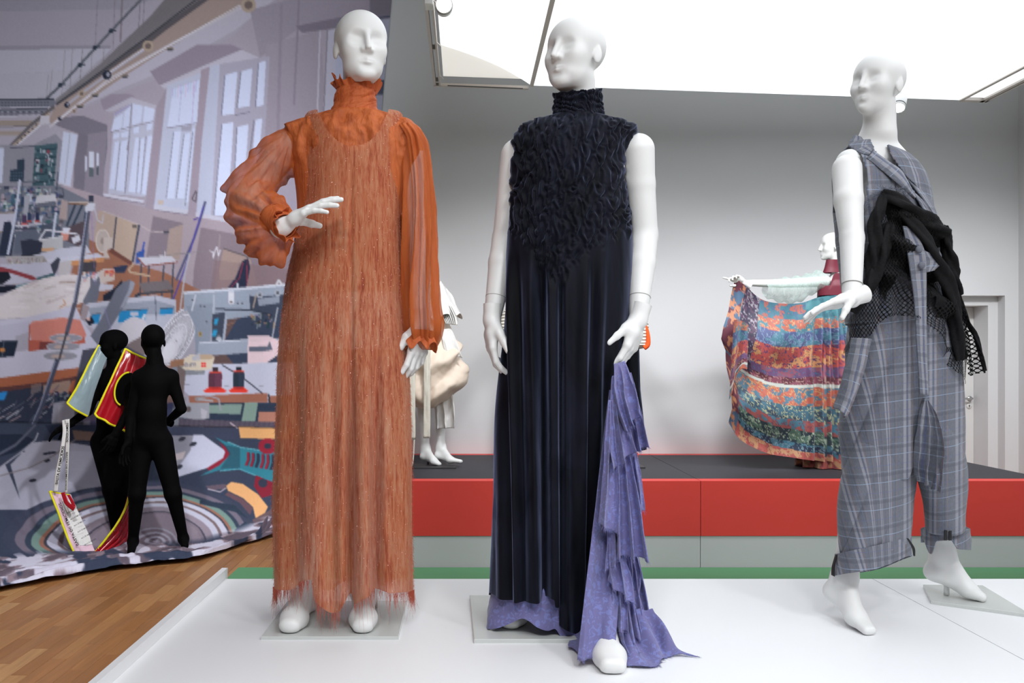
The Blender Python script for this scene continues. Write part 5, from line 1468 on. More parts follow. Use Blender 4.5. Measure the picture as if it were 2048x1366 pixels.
# ------------------------------------------------------------------ figure in the navy velvet dress
D2 = 2.64
def velvet():
    m = mat('navy_velvet', srgb(15, 18, 32), .7, .15); t = NT(m)
    c = t.coord('Object')
    n = t.noise(t.mapping(c, (9, 9, 3)), 1.0, 5, .65, .8)
    n2 = t.noise(c, 260, 2)
    f = t.math('MULTIPLY_ADD', n.outputs[0], 1.0, 0.0)
    t.set(t.b.inputs['Base Color'], t.ramp(f, [(.35, srgb(3, 4, 9)), (.65, srgb(14, 16, 29))]))
    t.b.inputs['Sheen Weight'].default_value = 1.0
    t.b.inputs['Sheen Roughness'].default_value = .35
    t.set(t.b.inputs['Sheen Tint'], t.ramp(f, [(.35, srgb(78, 86, 122)), (.65, srgb(156, 164, 200))]))
    t.bump(n2.outputs[0], .15, .001)
    return m
M_VELVET = velvet()
def jacquard():
    m = mat('lavender_jacquard', srgb(124, 122, 176), .75, .2); t = NT(m)
    c = t.coord('Object')
    n = t.noise(c, 62, 2, .5, 1.3)
    f = t.math('GREATER_THAN', n.outputs[0], .56)
    t.set(t.b.inputs['Base Color'], t.mix(f, srgb(112, 109, 156), srgb(119, 125, 180)))
    t.b.inputs['Sheen Weight'].default_value = .25
    t.bump(n.outputs[0], .15, .002)
    return m
M_LAV = jacquard()

f2 = thing('dressed_mannequin', (XD(1130, D2), D2, ZW), 'white mannequin in a sleeveless navy velvet dress with lavender side ruffles', 'mannequin', 'figures on the white deck')
V, Q = HEAD_M
Rh = rot('Z', -45) @ rot('X', -3)
obj('head', (V * A(1.05, 1.0, 1.02)) @ Rh.T + W(1152, 113, 2.64), Q, M_MANN, f2)
body = Loft([(215, 1125, 1185, .04), (255, 1095, 1215, .045), (280, 1060, 1245, .06), (310, 1050, 1250, .085), (400, 1050, 1245, .10), (500, 1060, 1235, .09), (600, 1050, 1240, .10), (690, 1050, 1225, .10)], D2, 60, 60, 2.2)
V, Q, uv = body.mesh(); obj('torso', V, Q, M_MANN, f2)

# arms
def arm(chain, parent, seam=None, h=.005):
    V, Q = limb_mesh(chain, h, .008)
    a = obj('arm', V, Q, M_MANN, parent)
    if seam is not None: seam_ring(*seam, a)
    return a
sh, el, wr = W(1036, 312, 2.67), W(1012, 478, 2.70), W(984, 640, 2.62)
am = el + (wr-el)*.72
a1 = arm([(sh, el, .054, .043), (el, el+(wr-el)*.3, .044, .042), (el+(wr-el)*.3, wr, .042, .026)], f2, (el+(wr-el)*.73, wr-el, .0316))
cu = [(14, 24, 16), (18, 28, 16), (22, 30, 18), (26, 32, 18)]
V, Q = hand_mesh(wr, (-.03, -.06, -1), (.95, .15, 0), cu, mirror=True, scale=1.02, thumb=((.74, .58, .30), (6, 10)), spread=(5, 2, -2, -5), slim=1.12, wrist_r=.026)
obj('hand', V, Q, M_MANN, f2)
sh, el, wr = W(1276, 300, 2.65), W(1288, 470, 2.68), W(1276, 640, 2.58)
arm([(sh, sh+(el-sh)*.4, .0510, .0455), (sh+(el-sh)*.4, el, .0455, .0430), (el, el+(wr-el)*.35, .0435, .0415), (el+(wr-el)*.35, wr, .0415, .0265)], f2, (el+(wr-el)*.74, wr-el, .0325))
V, Q = hand_mesh(wr, (-.30, -.12, -1), (-.80, .48, .1), cu, mirror=False, scale=1.04, thumb=((.70, .55, .30), (6, 10)), spread=(5, 2, -2, -5), slim=1.12, wrist_r=.0265)
obj('hand', V, Q, M_MANN, f2)

# legs, feet, plate
zp = ZW + .012
plate(XD(948, 2.46), XD(1215, 2.46), 2.46, 2.92, ZW, f2, .012, skew=-.01)
a = W(1050, 1190, 2.72); a[2] = zp + .085
V, Q = flat_foot(a, (-.35, -1), .23, zp, .042, .006, W(1060, 940, 2.70)); obj('leg', V, Q, M_MANN, f2)
a = A(XD(1206, 2.40), 2.405, ZW + .088)
V, Q = flat_foot(a, (-.02, -1), .245, ZW, .0455, .005, W(1226, 960, 2.64)); obj('leg', V, Q, M_MANN, f2)

# dress
def hem2(px, front):
    f = interp(px, [(974, 1186), (985, 1192), (1010, 1202), (1045, 1206), (1070, 1203), (1088, 1196), (1093, 1196), (1096, 1211), (1110, 1213), (1113, 1250), (1125, 1260), (1145, 1267), (1162, 1269), (1172, 1262)])
    return np.where(front, f, 1190.)
rows = [(233, 1104, 1208, .058), (240, 1078, 1236, .064), (247, 1052, 1262, .074), (256, 1036, 1276, .086), (270, 1029, 1272, .100), (290, 1026, 1261, .112), (330, 1024, 1251, .124), (390, 1021, 1252, .132), (420, 1018, 1261, .135), (500, 1014, 1264, .138), (600, 1008, 1262, .142), (700, 1002, 1253, .148), (776, 998, 1228, .155), (850, 994, 1215, .16), (950, 988, 1204, .165), (1050, 984, 1196, .17), (1150, 980, 1190, .172), (1275, 973, 1173, .175)]
_ls = np.linspace
def nonuni(n1, n2, split):
    return np.concatenate([np.linspace(0, split, n1, endpoint=False), np.linspace(split, 1, n2)])
ds = Loft(rows, D2, 420, 420, 2.3, hem=hem2, vv=nonuni(300, 120, .345))
x = ds.qx; y = ds.qy; fr = np.where(ds.front, 1., .75)[None, :]
# honeycomb-smocked bodice
P_ = 25.5; R_ = 52.
wx = x + 13*(fbm(x*.035, y*.022, 3, 1)-.5) + 2.5*np.sin(y*.05)
wy = y + 60*(fbm(x*.04, y*.022, 3, 2)-.5)
ci = np.floor(wx/P_); cx = (wx/P_ - ci)*2 - 1                       # -1..1 across a column
st = np.where(ci % 2 == 0, 0., .5)
rowp = wy/R_ + st
swag = np.cos(2*PI*(rowp + .62*(1-cx**2)))                    # hanging U folds
rid = np.abs(cx)**1.3                                               # pinned column edges
zig = np.cos(2*PI*(wx/P_) + 2.2*np.sin(2*PI*wy/R_ + PI*st*2))
h = .45*zig + .62*np.sign(swag)*np.abs(swag)**.8*(1-.5*rid) + .42*np.cos(2*PI*(wx/(P_*.52)) + 2.4*np.sin(2*PI*wy/R_ + PI*st*2 + 1)) + 1.5*(fbm(wx*.13, wy*.030, 3, 17)-.5)
bnd = interp(x, [(1000, 455), (1022, 462), (1046, 485), (1070, 512), (1093, 545), (1117, 572), (1140, 548), (1165, 515), (1195, 492), (1230, 475), (1260, 466), (1290, 455)])
bnd = np.where(ds.front[None, :], bnd, 470.) + 8*np.sin(x*2*PI/25.5)
sm = 1 - smooth(-14, 10, y - bnd)
off = h*.0068*sm*smooth(232, 246, ds.py)
# long soft folds below
tabs = [(975, 0), (990, .006), (1006, -.006), (1020, .010), (1034, -.008), (1048, .004), (1063, .014), (1080, -.020), (1090, -.012), (1098, .012), (1112, .010), (1122, -.006), (1130, .012), (1150, .006), (1170, .014), (1186, -.004), (1200, .010), (1215, .002), (1235, .006), (1262, 0)]
ctr = 1120.
xf = ctr + (x - ctr)*interp(y, [(470, 1.0), (800, 1.03), (1270, 1.06)]) + .03*(y-600)*np.clip((x-1120)/80, -.5, 1.2)
fo = interp(xf, tabs)*fr*smooth(440, 640, y)*1.7*(1-sm)
fo = fo + .010*(fbm(x*.025, y*.004, 4, 12)-.5)*(1-sm) + .0015*np.sin(x*.22 + 2*np.sin(y*.006))*(1-sm)*smooth(560, 800, y)
ds.push(off + fo)
V, Q, uv = ds.mesh(); dress = obj('dress', V, Q, M_VELVET, f2)
# ruched funnel collar
c2 = Loft([(178, 1113, 1201, .052, .0), (190, 1111, 1202, .056, .0), (210, 1109, 1203, .057, .004), (226, 1105, 1206, .060, .006), (242, 1100, 1212, .066, .006)], D2, 320, 120, 2.1, top=lambda u, f: 186 - 8*u + 1.2*np.sin(u*30))
g1 = fbm(c2.px*.022 + .5*fbm(c2.px*.05, c2.py*.1, 2, 5), c2.py*.11 + .012*c2.px*np.sin(c2.px*.05), 4, 40)
g2 = np.sin(c2.py*.5 + 4*np.sin(c2.px*.075 + .8*np.sin(c2.py*.1)) + 5*g1)
c2.push(.0026*g2 + .018*(g1-.5) + .002*np.sin(c2.px*.35+3*g1))
V, Q, uv = c2.mesh(); thicken(obj('collar', V, Q, M_VELVET, dress), .003)

# lavender under-skirt that trails on the deck
def hem_u(px, front):
    f = interp(px, [(960, 1250), (968, 1258), (985, 1258), (1010, 1252), (1040, 1241), (1055, 1246), (1075, 1258), (1098, 1265), (1112, 1262), (1130, 1282), (1150, 1300), (1200, 1300)])
    return np.where(front, f, 1185.)
us = Loft([(1120, 1000, 1178, .13), (1180, 984, 1185, .15), (1230, 970, 1190, .17), (1300, 964, 1195, .18)], D2, 260, 60, 2.2, hem=hem_u)
us.push(.012*np.sin(us.th[None, :]*7 + 1)*smooth(1170, 1260, us.py) + .010*(fbm(us.px*.03, us.py*.03, 3, 3)-.5))
V, Q, uv = us.mesh(); skirt = obj('underskirt', V, Q, M_LAV, f2)
# front lavender panel over the forward leg
cloth('underskirt_panel', skirt, M_LAV, [(1219, 780, 2.50), (1196, 960, 2.45), (1172, 1150, 2.37), (1158, 1268, 2.31), (1152, 1318, 2.262)], [(1262, 780, 2.56), (1256, 960, 2.52), (1244, 1150, 2.42), (1236, 1250, 2.32), (1233, 1307, 2.262)], nu=80, nv=90, folds=1.5, amp=.010, phase=.5, seed=2, t=.002, fringe=60, fr_len=.008, hem=lambda u: .008*np.sin(u*3))
cloth('underskirt_panel', skirt, M_LAV, [(1150, 1190, 2.64), (1142, 1262, 2.54), (1133, 1288, 2.42)], [(1185, 1190, 2.60), (1180, 1275, 2.42), (1172, 1320, 2.29)], nu=40, nv=40, folds=2, amp=.012, seed=5)
# cascade of flounces down the side, upper ones first
R_list = [
 ([(1228, 728, 2.50), (1226, 800, 2.47), (1247, 866, 2.44)], [(1250, 722, 2.54), (1272, 778, 2.51), (1282, 828, 2.47)], 2.5, .022),
 ([(1246, 750, 2.57), (1252, 840, 2.56), (1263, 910, 2.54)], [(1262, 745, 2.60), (1284, 830, 2.57), (1296, 892, 2.53)], 2.0, .018),
 ([(1224, 752, 2.49), (1221, 860, 2.45), (1231, 942, 2.41)], [(1232, 750, 2.50), (1254, 850, 2.47), (1268, 902, 2.43)], 1.5, .020),
 ([(1217, 800, 2.46), (1205, 950, 2.41), (1196, 1048, 2.36)], [(1224, 800, 2.47), (1234, 960, 2.43), (1234, 1070, 2.37)], 1.3, .018),
 ([(1234, 850, 2.47), (1232, 1000, 2.42), (1231, 1114, 2.37)], [(1248, 850, 2.50), (1278, 990, 2.46), (1299, 1121, 2.40)], 2.5, .030),
 ([(1256, 860, 2.55), (1264, 960, 2.53), (1268, 1012, 2.51)], [(1264, 860, 2.57), (1282, 950, 2.54), (1291, 1023, 2.51)], 1.5, .014),
 ([(1218, 990, 2.42), (1216, 1090, 2.39), (1214, 1144, 2.36)], [(1226, 990, 2.43), (1240, 1080, 2.40), (1240, 1118, 2.37)], 1.2, .014),
 ([(1216, 1050, 2.42), (1214, 1130, 2.38), (1215, 1165, 2.35)], [(1228, 1050, 2.44), (1258, 1150, 2.40), (1268, 1212, 2.35)], 2.0, .020),
 ([(1252, 1060, 2.50), (1258, 1150, 2.48), (1262, 1176, 2.46)], [(1264, 1060, 2.52), (1284, 1140, 2.50), (1282, 1190, 2.47)], 1.5, .015),
 ([(1226, 1110, 2.42), (1226, 1200, 2.37), (1226, 1256, 2.33)], [(1234, 1110, 2.43), (1250, 1200, 2.39), (1252, 1266, 2.33)], 1.5, .018),
 ([(1238, 1080, 2.48), (1244, 1200, 2.41), (1258, 1286, 2.32)], [(1270, 1075, 2.54), (1290, 1190, 2.49), (1297, 1258, 2.45)], 3.5, .028),
 ([(1232, 1190, 2.41), (1236, 1270, 2.33), (1246, 1302, 2.29)], [(1276, 1180, 2.48), (1302, 1256, 2.43), (1322, 1296, 2.38)], 3.5, .024),
]
for i, (l, r, fo_, am_) in enumerate(R_list):
    cloth('side_ruffle', skirt, M_LAV, l, r, nu=70, nv=60, folds=fo_, amp=am_, phase=i*1.7, seed=10+i, grow=.7, fringe=70, fr_len=.011, noise=.006)
# train spread on the deck
nu, nv = 90, 50
u = np.linspace(0, 1, nu)[None, :]; v = np.linspace(0, 1, nv)[:, None]
ang = 2.3*(u-.5)
xx = XD(1262, 2.38) + (u-.45)*.13 + v*(.075*u + .02) + .012*np.sin(9*u + 5*v)*v
yy = 2.43 - .16*v*(1-.35*u) - .03*np.sin(6*u)*v
zz = ZW + .004 + .10*(1-v)**2.2 + .018*(1+np.sin(u*19 + 4*v + 2*fbm(u*3+0*v, v*3+0*u, 2, 6)))*np.sin(PI*np.clip(v, .05, .95))
V = np.stack([xx+0*v, yy+0*u, zz], -1)
thicken(obj('train', V.reshape(-1, 3), grid_quads(nv, nu), M_LAV, skirt), .002)
g = np.random.default_rng(8)
ii = g.integers(0, nu, 160); P = V[-1, ii]; D = np.stack([g.uniform(-.1, .8, 160), -g.uniform(.1, 1, 160), g.uniform(-.1, .1, 160)], 1)*.012
Vs, Qs = strands(P, D, .0009, 2, .3, 2); Vs[:, 2] = np.maximum(Vs[:, 2], ZW + .001); tag(obj('frayed_edge', Vs, Qs, M_LAV, skirt), kind='stuff')
MB().tube([W(1275, 900, 2.72), W(1262, 780, 2.72), W(1258, 640, 2.74)], [.03, .03, .03], 10).obj('back_panel', M_VELVET, dress, True)
# ------------------------------------------------------------------ figure in the grey plaid suit with black net
D3 = 2.72
def plaid():
    m = mat('grey_plaid_wool', srgb(112, 116, 128), .8, .2); t = NT(m)
    uv = t.n('ShaderNodeUVMap').outputs[0]
    sx = t.n('ShaderNodeSeparateXYZ', None, Vector=uv)
    def lines(co, period, specs):
        f = t.math('FRACT', t.math('DIVIDE', co, period))
        res = None
        for pos, w, col, k in specs:
            d = t.math('ABSOLUTE', t.math('SUBTRACT', f, pos))
            msk = t.math('MULTIPLY', t.math('LESS_THAN', d, w), k)
            res = (col, msk) if res is None else res
            yield col, msk
    base = t.mix(t.noise(t.mapping(uv, (600, 90, 1)), 1.0, 2).outputs[0], srgb(84, 87, 97), srgb(124, 128, 139))
    c = base
    for col, mk in lines(sx.outputs[0], .088, [(.18, .055, srgb(160, 160, 168), .6), (.27, .014, srgb(84, 92, 132), .55), (.36, .045, srgb(156, 156, 164), .55), (.44, .014, srgb(136, 108, 106), .6), (.62, .013, srgb(82, 90, 130), .5), (.72, .03, srgb(76, 76, 84), .35), (.82, .012, srgb(140, 116, 116), .5)]):
        c = t.mix(mk, c, col)
    for col, mk in lines(sx.outputs[1], .080, [(.22, .012, srgb(150, 170, 196), .65), (.5, .06, srgb(76, 80, 92), .35), (.62, .010, srgb(140, 158, 180), .4), (.85, .010, srgb(96, 104, 150), .5)]):
        c = t.mix(mk, c, col)
    t.set(t.b.inputs['Base Color'], c)
    t.bump(t.noise(t.mapping(uv, (900, 900, 1)), 1.0, 2).outputs[0], .15, .001)
    t.b.inputs['Sheen Weight'].default_value = .1
    return m
M_PLAID = plaid()
M_BLKTRIM = mat('black_ribbon', (.008, .008, .009), .5)
def netmat():
    m = mat('black_fishnet', (.006, .006, .007), .7, .2); t = NT(m)
    uv = t.n('ShaderNodeUVMap').outputs[0]
    n = t.noise(t.mapping(uv, (14, 14, 1)), 1.0, 2)
    dv = t.n('ShaderNodeVectorMath', {'operation': 'SCALE'}, i0=n.outputs[1]); dv.inputs['Scale'].default_value = .012
    sx = t.n('ShaderNodeSeparateXYZ', None, Vector=t.n('ShaderNodeVectorMath', {'operation': 'ADD'}, i0=uv, i1=dv.outputs[0]).outputs[0])
    a = t.math('COSINE', t.math('MULTIPLY', sx.outputs[0], 2*PI/.0105)); b = t.math('COSINE', t.math('MULTIPLY', sx.outputs[1], 2*PI/.0150))
    hole = t.math('GREATER_THAN', t.math('ADD', a, b), .62)
    hole2 = t.math('LESS_THAN', t.math('ADD', a, b), -.62)
    hh = t.math('ADD', hole, hole2, clamp=True)
    t.alpha_mix(t.math('SUBTRACT', 1., t.math('MULTIPLY', hh, .9)))
    return m
M_NET = netmat()
M_NETSOLID = plain('black_net_bunched', (.007, .007, .008), .8, .2, .3, 60, .6, 160)

f3 = thing('dressed_mannequin', (XD(1810, D3), D3, ZW), 'white mannequin in a grey plaid jumpsuit with black fishnet around the waist', 'mannequin', 'figures on the white deck')
# head, neck and chest as one cast
Rh = rot('Z', -56) @ rot('X', -4) @ rot('Y', 2)
HC = W(1757, 172, 2.70); HS = .90
hs = head_sdf('female', neck_to=(0.012, .03, -.16), neck_r=.042)
n0 = HC + Rh @ A(0, .02, -.075)*HS
nb = W(1748, 296, 2.74)
shL, shR = W(1700, 326, 2.68), W(1800, 336, 2.80)
def bust(p):
    d = xform(hs, Rh, HC, HS)(p)
    d = smin(d, sd_cone(p, n0, nb, .040, .044), .03)
    d = smin(d, sd_cone(p, nb, nb + A(.01, .0, -.05), .046, .07), .05)
    d = smin(d, sd_cone(p, nb + A(0, .01, -.045), shL, .05, .043), .045)
    d = smin(d, sd_cone(p, nb + A(0, .01, -.045), shR, .05, .036), .045)
    d = smin(d, sd_ell(p, W(1768, 400, 2.74), (.115, .085, .17)), .05)
    d = smin(d, sd_ell(p, W(1742, 408, 2.66), (.05, .045, .052)), .04)
    d = smin(d, sd_ell(p, W(1812, 412, 2.68), (.05, .045, .052)), .04)
    return d
V, Q = surfnet(bust, W(1640, 520, 2.72) - A(0, .25, 0), W(1880, 90, 2.72) + A(0, .22, 0), .0037)
obj('bust', V, Q, M_MANN, f3)
V, Q = limb_mesh([(W(1775, 470, 2.74), W(1795, 560, 2.74), .115, .10), (W(1795, 560, 2.74), W(1805, 650, 2.74), .10, .125)], .01)
obj('torso', V, Q, M_MANN, f3)
# bare arm, wrist joint and hand
el, wr = W(1704, 478, 2.55), W(1704, 598, 2.47)
arm([(W(1694, 338, 2.64), W(1697, 400, 2.59), .0440, .0420), (W(1697, 400, 2.59), el, .0420, .0335), (el, wr, .0350, .0265)], f3, (el+(wr-el)*.78, wr-el, .0300), .0045)
cu = [(4, 8, 6), (5, 9, 6), (8, 12, 8), (12, 14, 8)]
V, Q = hand_mesh(wr + A(0, 0, .004), (-.93, -.22, -.27), (-.24, -.30, -.92), cu, mirror=True, scale=.95, thumb=((.78, .12, .55), (4, 8)), spread=(3, 1, -1, -4), slim=.95, wrist_r=.0265)
obj('hand', V, Q, M_MANN, f3)

# feet on tiptoe
def heel_foot(heel, ball, toe, ankle, calf, w=.034, h=.0042):
    heel, ball, toe, ankle, calf = [np.asarray(q, float) for q in (heel, ball, toe, ankle, calf)]
    t_ = toe - heel; t_[2] = 0; t_ /= np.linalg.norm(t_); sd = A(-t_[1], t_[0], 0)
    def f(p):
        d = sd_cone(p, heel, ball, .027, .022)
        d = smin(d, sd_cone(p, ankle, heel, .030, .026), .03)
        d = smin(d, sd_cone(p, ankle, ball + A(0, 0, .008), .031, .021), .03)
        for s_ in (-1, 1):
            d = smin(d, sd_cone(p, ball + sd*s_*(w-.021), toe + sd*s_*.010, .0195, .0125), .02)
        d = smin(d, sd_cone(p, ankle, calf, .031, .046), .03)
        return d
    P = np.array([heel, ball, toe, ankle, calf])
    return surfnet(f, P.min(0)-.07, P.max(0)+.07, h)
zt = ZW
toe = A(XD(1737, 2.535), 2.535, zt + .0145); ball = A(XD(1712, 2.60), 2.60, zt + .032)
heel = W(1668, 1182, 2.70); ank = W(1690, 1150, 2.68)
V, Q = heel_foot(heel, ball, toe, ank, W(1715, 960, 2.72)); obj('leg', V, Q, M_MANN, f3)
zt = ZW + .012
toe = A(XD(1964, 2.845), 2.845, zt + .0135); ball = A(XD(1936, 2.87), 2.87, zt + .032)
heel = W(1868, 1143, 2.93); ank = W(1885, 1105, 2.92)
V, Q = heel_foot(heel, ball, toe, ank, W(1885, 930, 2.88)); obj('leg', V, Q, M_MANN, f3)
pk = W(1893, 1176, 2.92)
MB().lathe([(.0, .006), (.009, .006), (.009, .040), (.006, .044), (.0055, .056), (.009, .060), (.009, .100), (0, .1)], (pk[0], pk[1], ZW+.008), 16).obj('foot_peg', M_MANN, f3, True)
# glass plate, turned a little
Vp = np.array([W(1860, 1208, 2.78), W(2075, 1238, 2.72), W(2075, 1172, 3.05), W(1846, 1163, 3.08)])
c0 = [(XD(1862, 2.855), 2.855), (XD(2062, 2.70), 2.70), (XD(2062, 2.70)+.06, 3.05), (XD(1846, 3.06), 3.06)]
b = .0015
ctr = np.mean(np.array(c0), 0)
Vp = [(x, y, ZW) for x, y in c0] + [(x, y, ZW+.0105) for x, y in c0] + [(x+(ctr[0]-x)*.01, y+(ctr[1]-y)*.01, ZW+.012) for x, y in c0]
Qp = np.array([(3,2,1,0),(0,1,5,4),(1,2,6,5),(2,3,7,6),(3,0,4,7),(4,5,9,8),(5,6,10,9),(6,7,11,10),(7,4,8,11),(8,9,10,11)])
link('base_plate', mesh_np('base_plate', Vp, Qp, M_PLATE, False), f3)

def flat_uv(V):
    """cloth coordinates shared by the pieces of the trousers: plaid runs on, turning to the bias at the draped side"""
    px = PX0 + V[:, 0]*FPX/V[:, 1]
    k = .34*(1-smooth(1730, 1800, px))
    return np.stack([(px-1800)*D3/FPX*1.06 + k*(V[:, 2]-1.45), V[:, 2] - .12*(px-1800)*D3/FPX], 1)
# vest body
rows = [(286, 1705, 1784, .055, .01), (296, 1692, 1796, .070, .01), (312, 1680, 1824, .090, .01), (335, 1668, 1846, .108), (370, 1665, 1860, .125), (410, 1666, 1866, .140), (450, 1668, 1876, .142), (520, 1676, 1884, .132), (580, 1684, 1892, .130), (650, 1692, 1905, .140)]
vs = Loft(rows, D3, 220, 150, 2.2)
vs.push(.010*(fbm(vs.px*.03, vs.py*.02, 4, 5)-.5))
x, y = vs.qx, vs.qy
vl = interp(y, [(260, 1735), (300, 1752), (345, 1800), (400, 1838), (440, 1850)]); vr = interp(y, [(260, 1772), (300, 1778), (343, 1803), (400, 1848), (440, 1853)])
hole = (x < interp(y, [(285, 1690), (296, 1700), (312, 1722), (361, 1733), (396, 1731), (415, 1720), (425, 1690)])) & (y < 425) & (y > 288)
keep = ~(vs.front[None, :] & (((x > vl) & (x < vr) & (y < 436)) | hole))
V, Q, uv = vs.mesh(keep, ); vest = obj('vest', V, Q, M_PLAID, f3, uv=uv); thicken(vest, .003)
# collar and lapels
zfr = 2.60
def flap(name, l, r, parent, m=None, nu=24, nv=40, t=.004, **kw):
    return cloth(name, parent, m or M_PLAID, l, r, nu=nu, nv=nv, t=t, **kw)
flap('collar', [(1709, 270, 2.73), (1698, 290, 2.70), (1716, 304, 2.645), (1737, 311, 2.62)], [(1722, 274, 2.70), (1733, 288, 2.66), (1741, 295, 2.63), (1746, 300, 2.62)], vest, seed=2, noise=.002)
flap('lapel', [(1733, 316, 2.615), (1760, 338, 2.60), (1800, 372, 2.575), (1828, 398, 2.56)], [(1747, 302, 2.625), (1778, 324, 2.61), (1805, 345, 2.59), (1829, 392, 2.56)], vest, seed=3, noise=.002, bulge=.006)
flap('lapel', [(1775, 290, 2.66), (1786, 316, 2.64), (1805, 346, 2.62), (1850, 404, 2.60), (1871, 438, 2.60)], [(1790, 300, 2.72), (1822, 335, 2.70), (1852, 380, 2.68), (1868, 415, 2.66), (1874, 434, 2.62)], vest, seed=4, noise=.002, bulge=.006)
flap('lapel', [(1820, 378, 2.60), (1838, 405, 2.59), (1850, 425, 2.585)], [(1850, 404, 2.60), (1860, 420, 2.60), (1872, 438, 2.60)], vest, seed=5, noise=.002)
# placket that hangs over the net, with covered buttons
pl = flap('button_band', [(1806, 452, 2.545), (1817, 520, 2.53), (1828, 600, 2.53), (1834, 700, 2.53), (1840, 788, 2.535)], [(1822, 455, 2.545), (1848, 500, 2.53), (1852, 560, 2.53), (1853, 700, 2.53), (1857, 790, 2.535)], vest, seed=6, noise=.002, nu=16, nv=90, t=.005)
flap('belt_tab', [(1846, 500, 2.53), (1850, 520, 2.53), (1852, 545, 2.53)], [(1862, 508, 2.535), (1884, 523, 2.54), (1868, 541, 2.535)], vest, seed=8, noise=.003, t=.004)
for bx_, by_ in ((1837, 499), (1842, 531)):
    c = W(bx_, by_, 2.522)
    MB().lathe([(.0, -.010), (.006, -.0095), (.0095, -.007), (.0105, -.003), (.0095, 0), (0, 0)], c, 20, 1).obj('button', M_PLAID, pl, True)

# jumpsuit trousers: hip tube, then two legs
def shear_uv(l, uv, k):
    uv = uv.copy(); uv[:, 0] += k*uv[:, 1]; return uv
hip = Loft([(560, 1712, 1894, .125), (620, 1700, 1908, .14), (700, 1694, 1924, .15), (800, 1687, 1929, .155), (880, 1683, 1930, .155), (955, 1688, 1926, .135)], D3, 240, 120, 2.3, hem=lambda px, f: np.where(f, interp(px, [(1680, 962), (1815, 958), (1830, 930), (1850, 905), (1870, 930), (1885, 962), (1932, 962)]), 962.))
x, y = hip.qx, hip.qy
diag = (x - 1760) + .46*(y - 640)
fo = .022*(np.abs(np.sin(diag*.042 + .6))**.6 - .6)*smooth(620, 720, y)*(1-smooth(1770, 1815, x))*(1-.6*smooth(860, 950, y)) + .014*np.exp(-((x-1836)/9.)**2)*-1*smooth(640, 760, y) + .012*(fbm(x*.022, y*.008, 4, 44)-.5)
hip.push(fo)
V, Q, uv = hip.mesh(); uv = flat_uv(V)
tr = obj('trousers', V, Q, M_PLAID, f3, uv=uv); thicken(tr, .002)
lg = Loft([(840, 1696, 1850, .115), (900, 1684, 1846, .152), (940, 1680, 1838, .158), (1000, 1679, 1828, .150, -.01), (1060, 1678, 1822, .135, -.025), (1128, 1677, 1816, .120, -.04)], D3, 220, 120, 2.2, hem=lambda px, f: interp(px, [(1670, 1128), (1816, 1092)]))
x, y = lg.qx, lg.qy
lg.push(.014*(np.abs(np.sin((x - 1760 + .46*(y-640))*.042 + .6))**.6 - .6)*(1-smooth(1760, 1805, x)) + .010*(fbm(x*.025, y*.012, 4, 14)-.5))
V, Q, uv = lg.mesh(); uv = flat_uv(V)
tl = obj('trouser_leg', V, Q, M_PLAID, tr, uv=uv); thicken(tl, .002)
rg = Loft([(840, 1850, 1922, .12, .0), (900, 1838, 1930, .148, .01), (940, 1834, 1933, .155, .02), (1000, 1842, 1935, .135, .06), (1070, 1850, 1936, .11, .10)], D3, 200, 110, 2.2)
x, y = rg.qx, rg.qy
rg.push(.005*np.sin((x - .5*(y-900))*.08) + .010*(fbm(x*.03, y*.012, 4, 24)-.5))
V, Q, uv = rg.mesh(); uv = flat_uv(V)
t2 = obj('trouser_leg', V, Q, M_PLAID, tr, uv=uv); thicken(t2, .002)
# draped crotch fold between the legs
cloth('crotch_drape', tr, M_PLAID, [(1846, 796, 2.57), (1833, 848, 2.56), (1825, 920, 2.57), (1828, 956, 2.60)], [(1854, 796, 2.57), (1875, 840, 2.56), (1884, 895, 2.57), (1876, 985, 2.61)], nu=70, nv=80, folds=3.2, amp=.016, grow=.6, seed=21, noise=.006, bulge=.012)
# turn-ups
def cuff(rows, dd, parent, hemf, topf, seed, trims):
    c = Loft(rows, dd, 220, 40, 2.2, hem=hemf, top=topf)
    c.push(.006*(fbm(c.px*.05, c.py*.03, 3, seed)-.5) + .004*np.sin(c.th*3)[None, :])
    V, Q, uv = c.mesh(); uv = flat_uv(V) + A(.02, .013); o = obj('turn_up', V, Q, M_PLAID, parent, uv=uv); thicken(o, .004)
    return o
cf = cuff([(1098, 1672, 1822, .122, -.04), (1150, 1668, 1826, .126, -.05)], D3, tl, lambda px, f: interp(px, [(1664, 1152), (1745, 1140), (1826, 1113)]), lambda u, f: 1108 - 34*u, 3, None)
cloth('seam_tape', tl, M_BLKTRIM, [(1671, 1109, 2.655), (1664, 1135, 2.65), (1663, 1150, 2.645)], [(1674, 1109, 2.64), (1669, 1135, 2.635), (1669, 1153, 2.63)], nu=6, nv=20, t=.003, noise=0)
cloth('seam_tape', tl, M_BLKTRIM, [(1813, 1076, 2.60), (1824, 1096, 2.60), (1827, 1112, 2.60)], [(1817, 1077, 2.60), (1829, 1096, 2.60), (1830, 1112, 2.60)], nu=6, nv=20, t=.003, noise=0)
cf2 = cuff([(1042, 1842, 1938, .102, .12), (1100, 1844, 1940, .108, .12)], D3, t2, lambda px, f: np.where(f, interp(px, [(1840, 1062), (1862, 1108), (1874, 1082), (1900, 1080), (1915, 1098), (1940, 1100)]), 1085.), lambda u, f: 1058 - 12*np.sin(PI*u), 5, None)
for xx in (1889, 1898):
    cloth('seam_tape', t2, M_BLKTRIM, [(xx, 1043, 2.700), (xx-1, 1081, 2.695)], [(xx+5, 1043, 2.700), (xx+5, 1081, 2.695)], nu=4, nv=10, t=.003, noise=0)
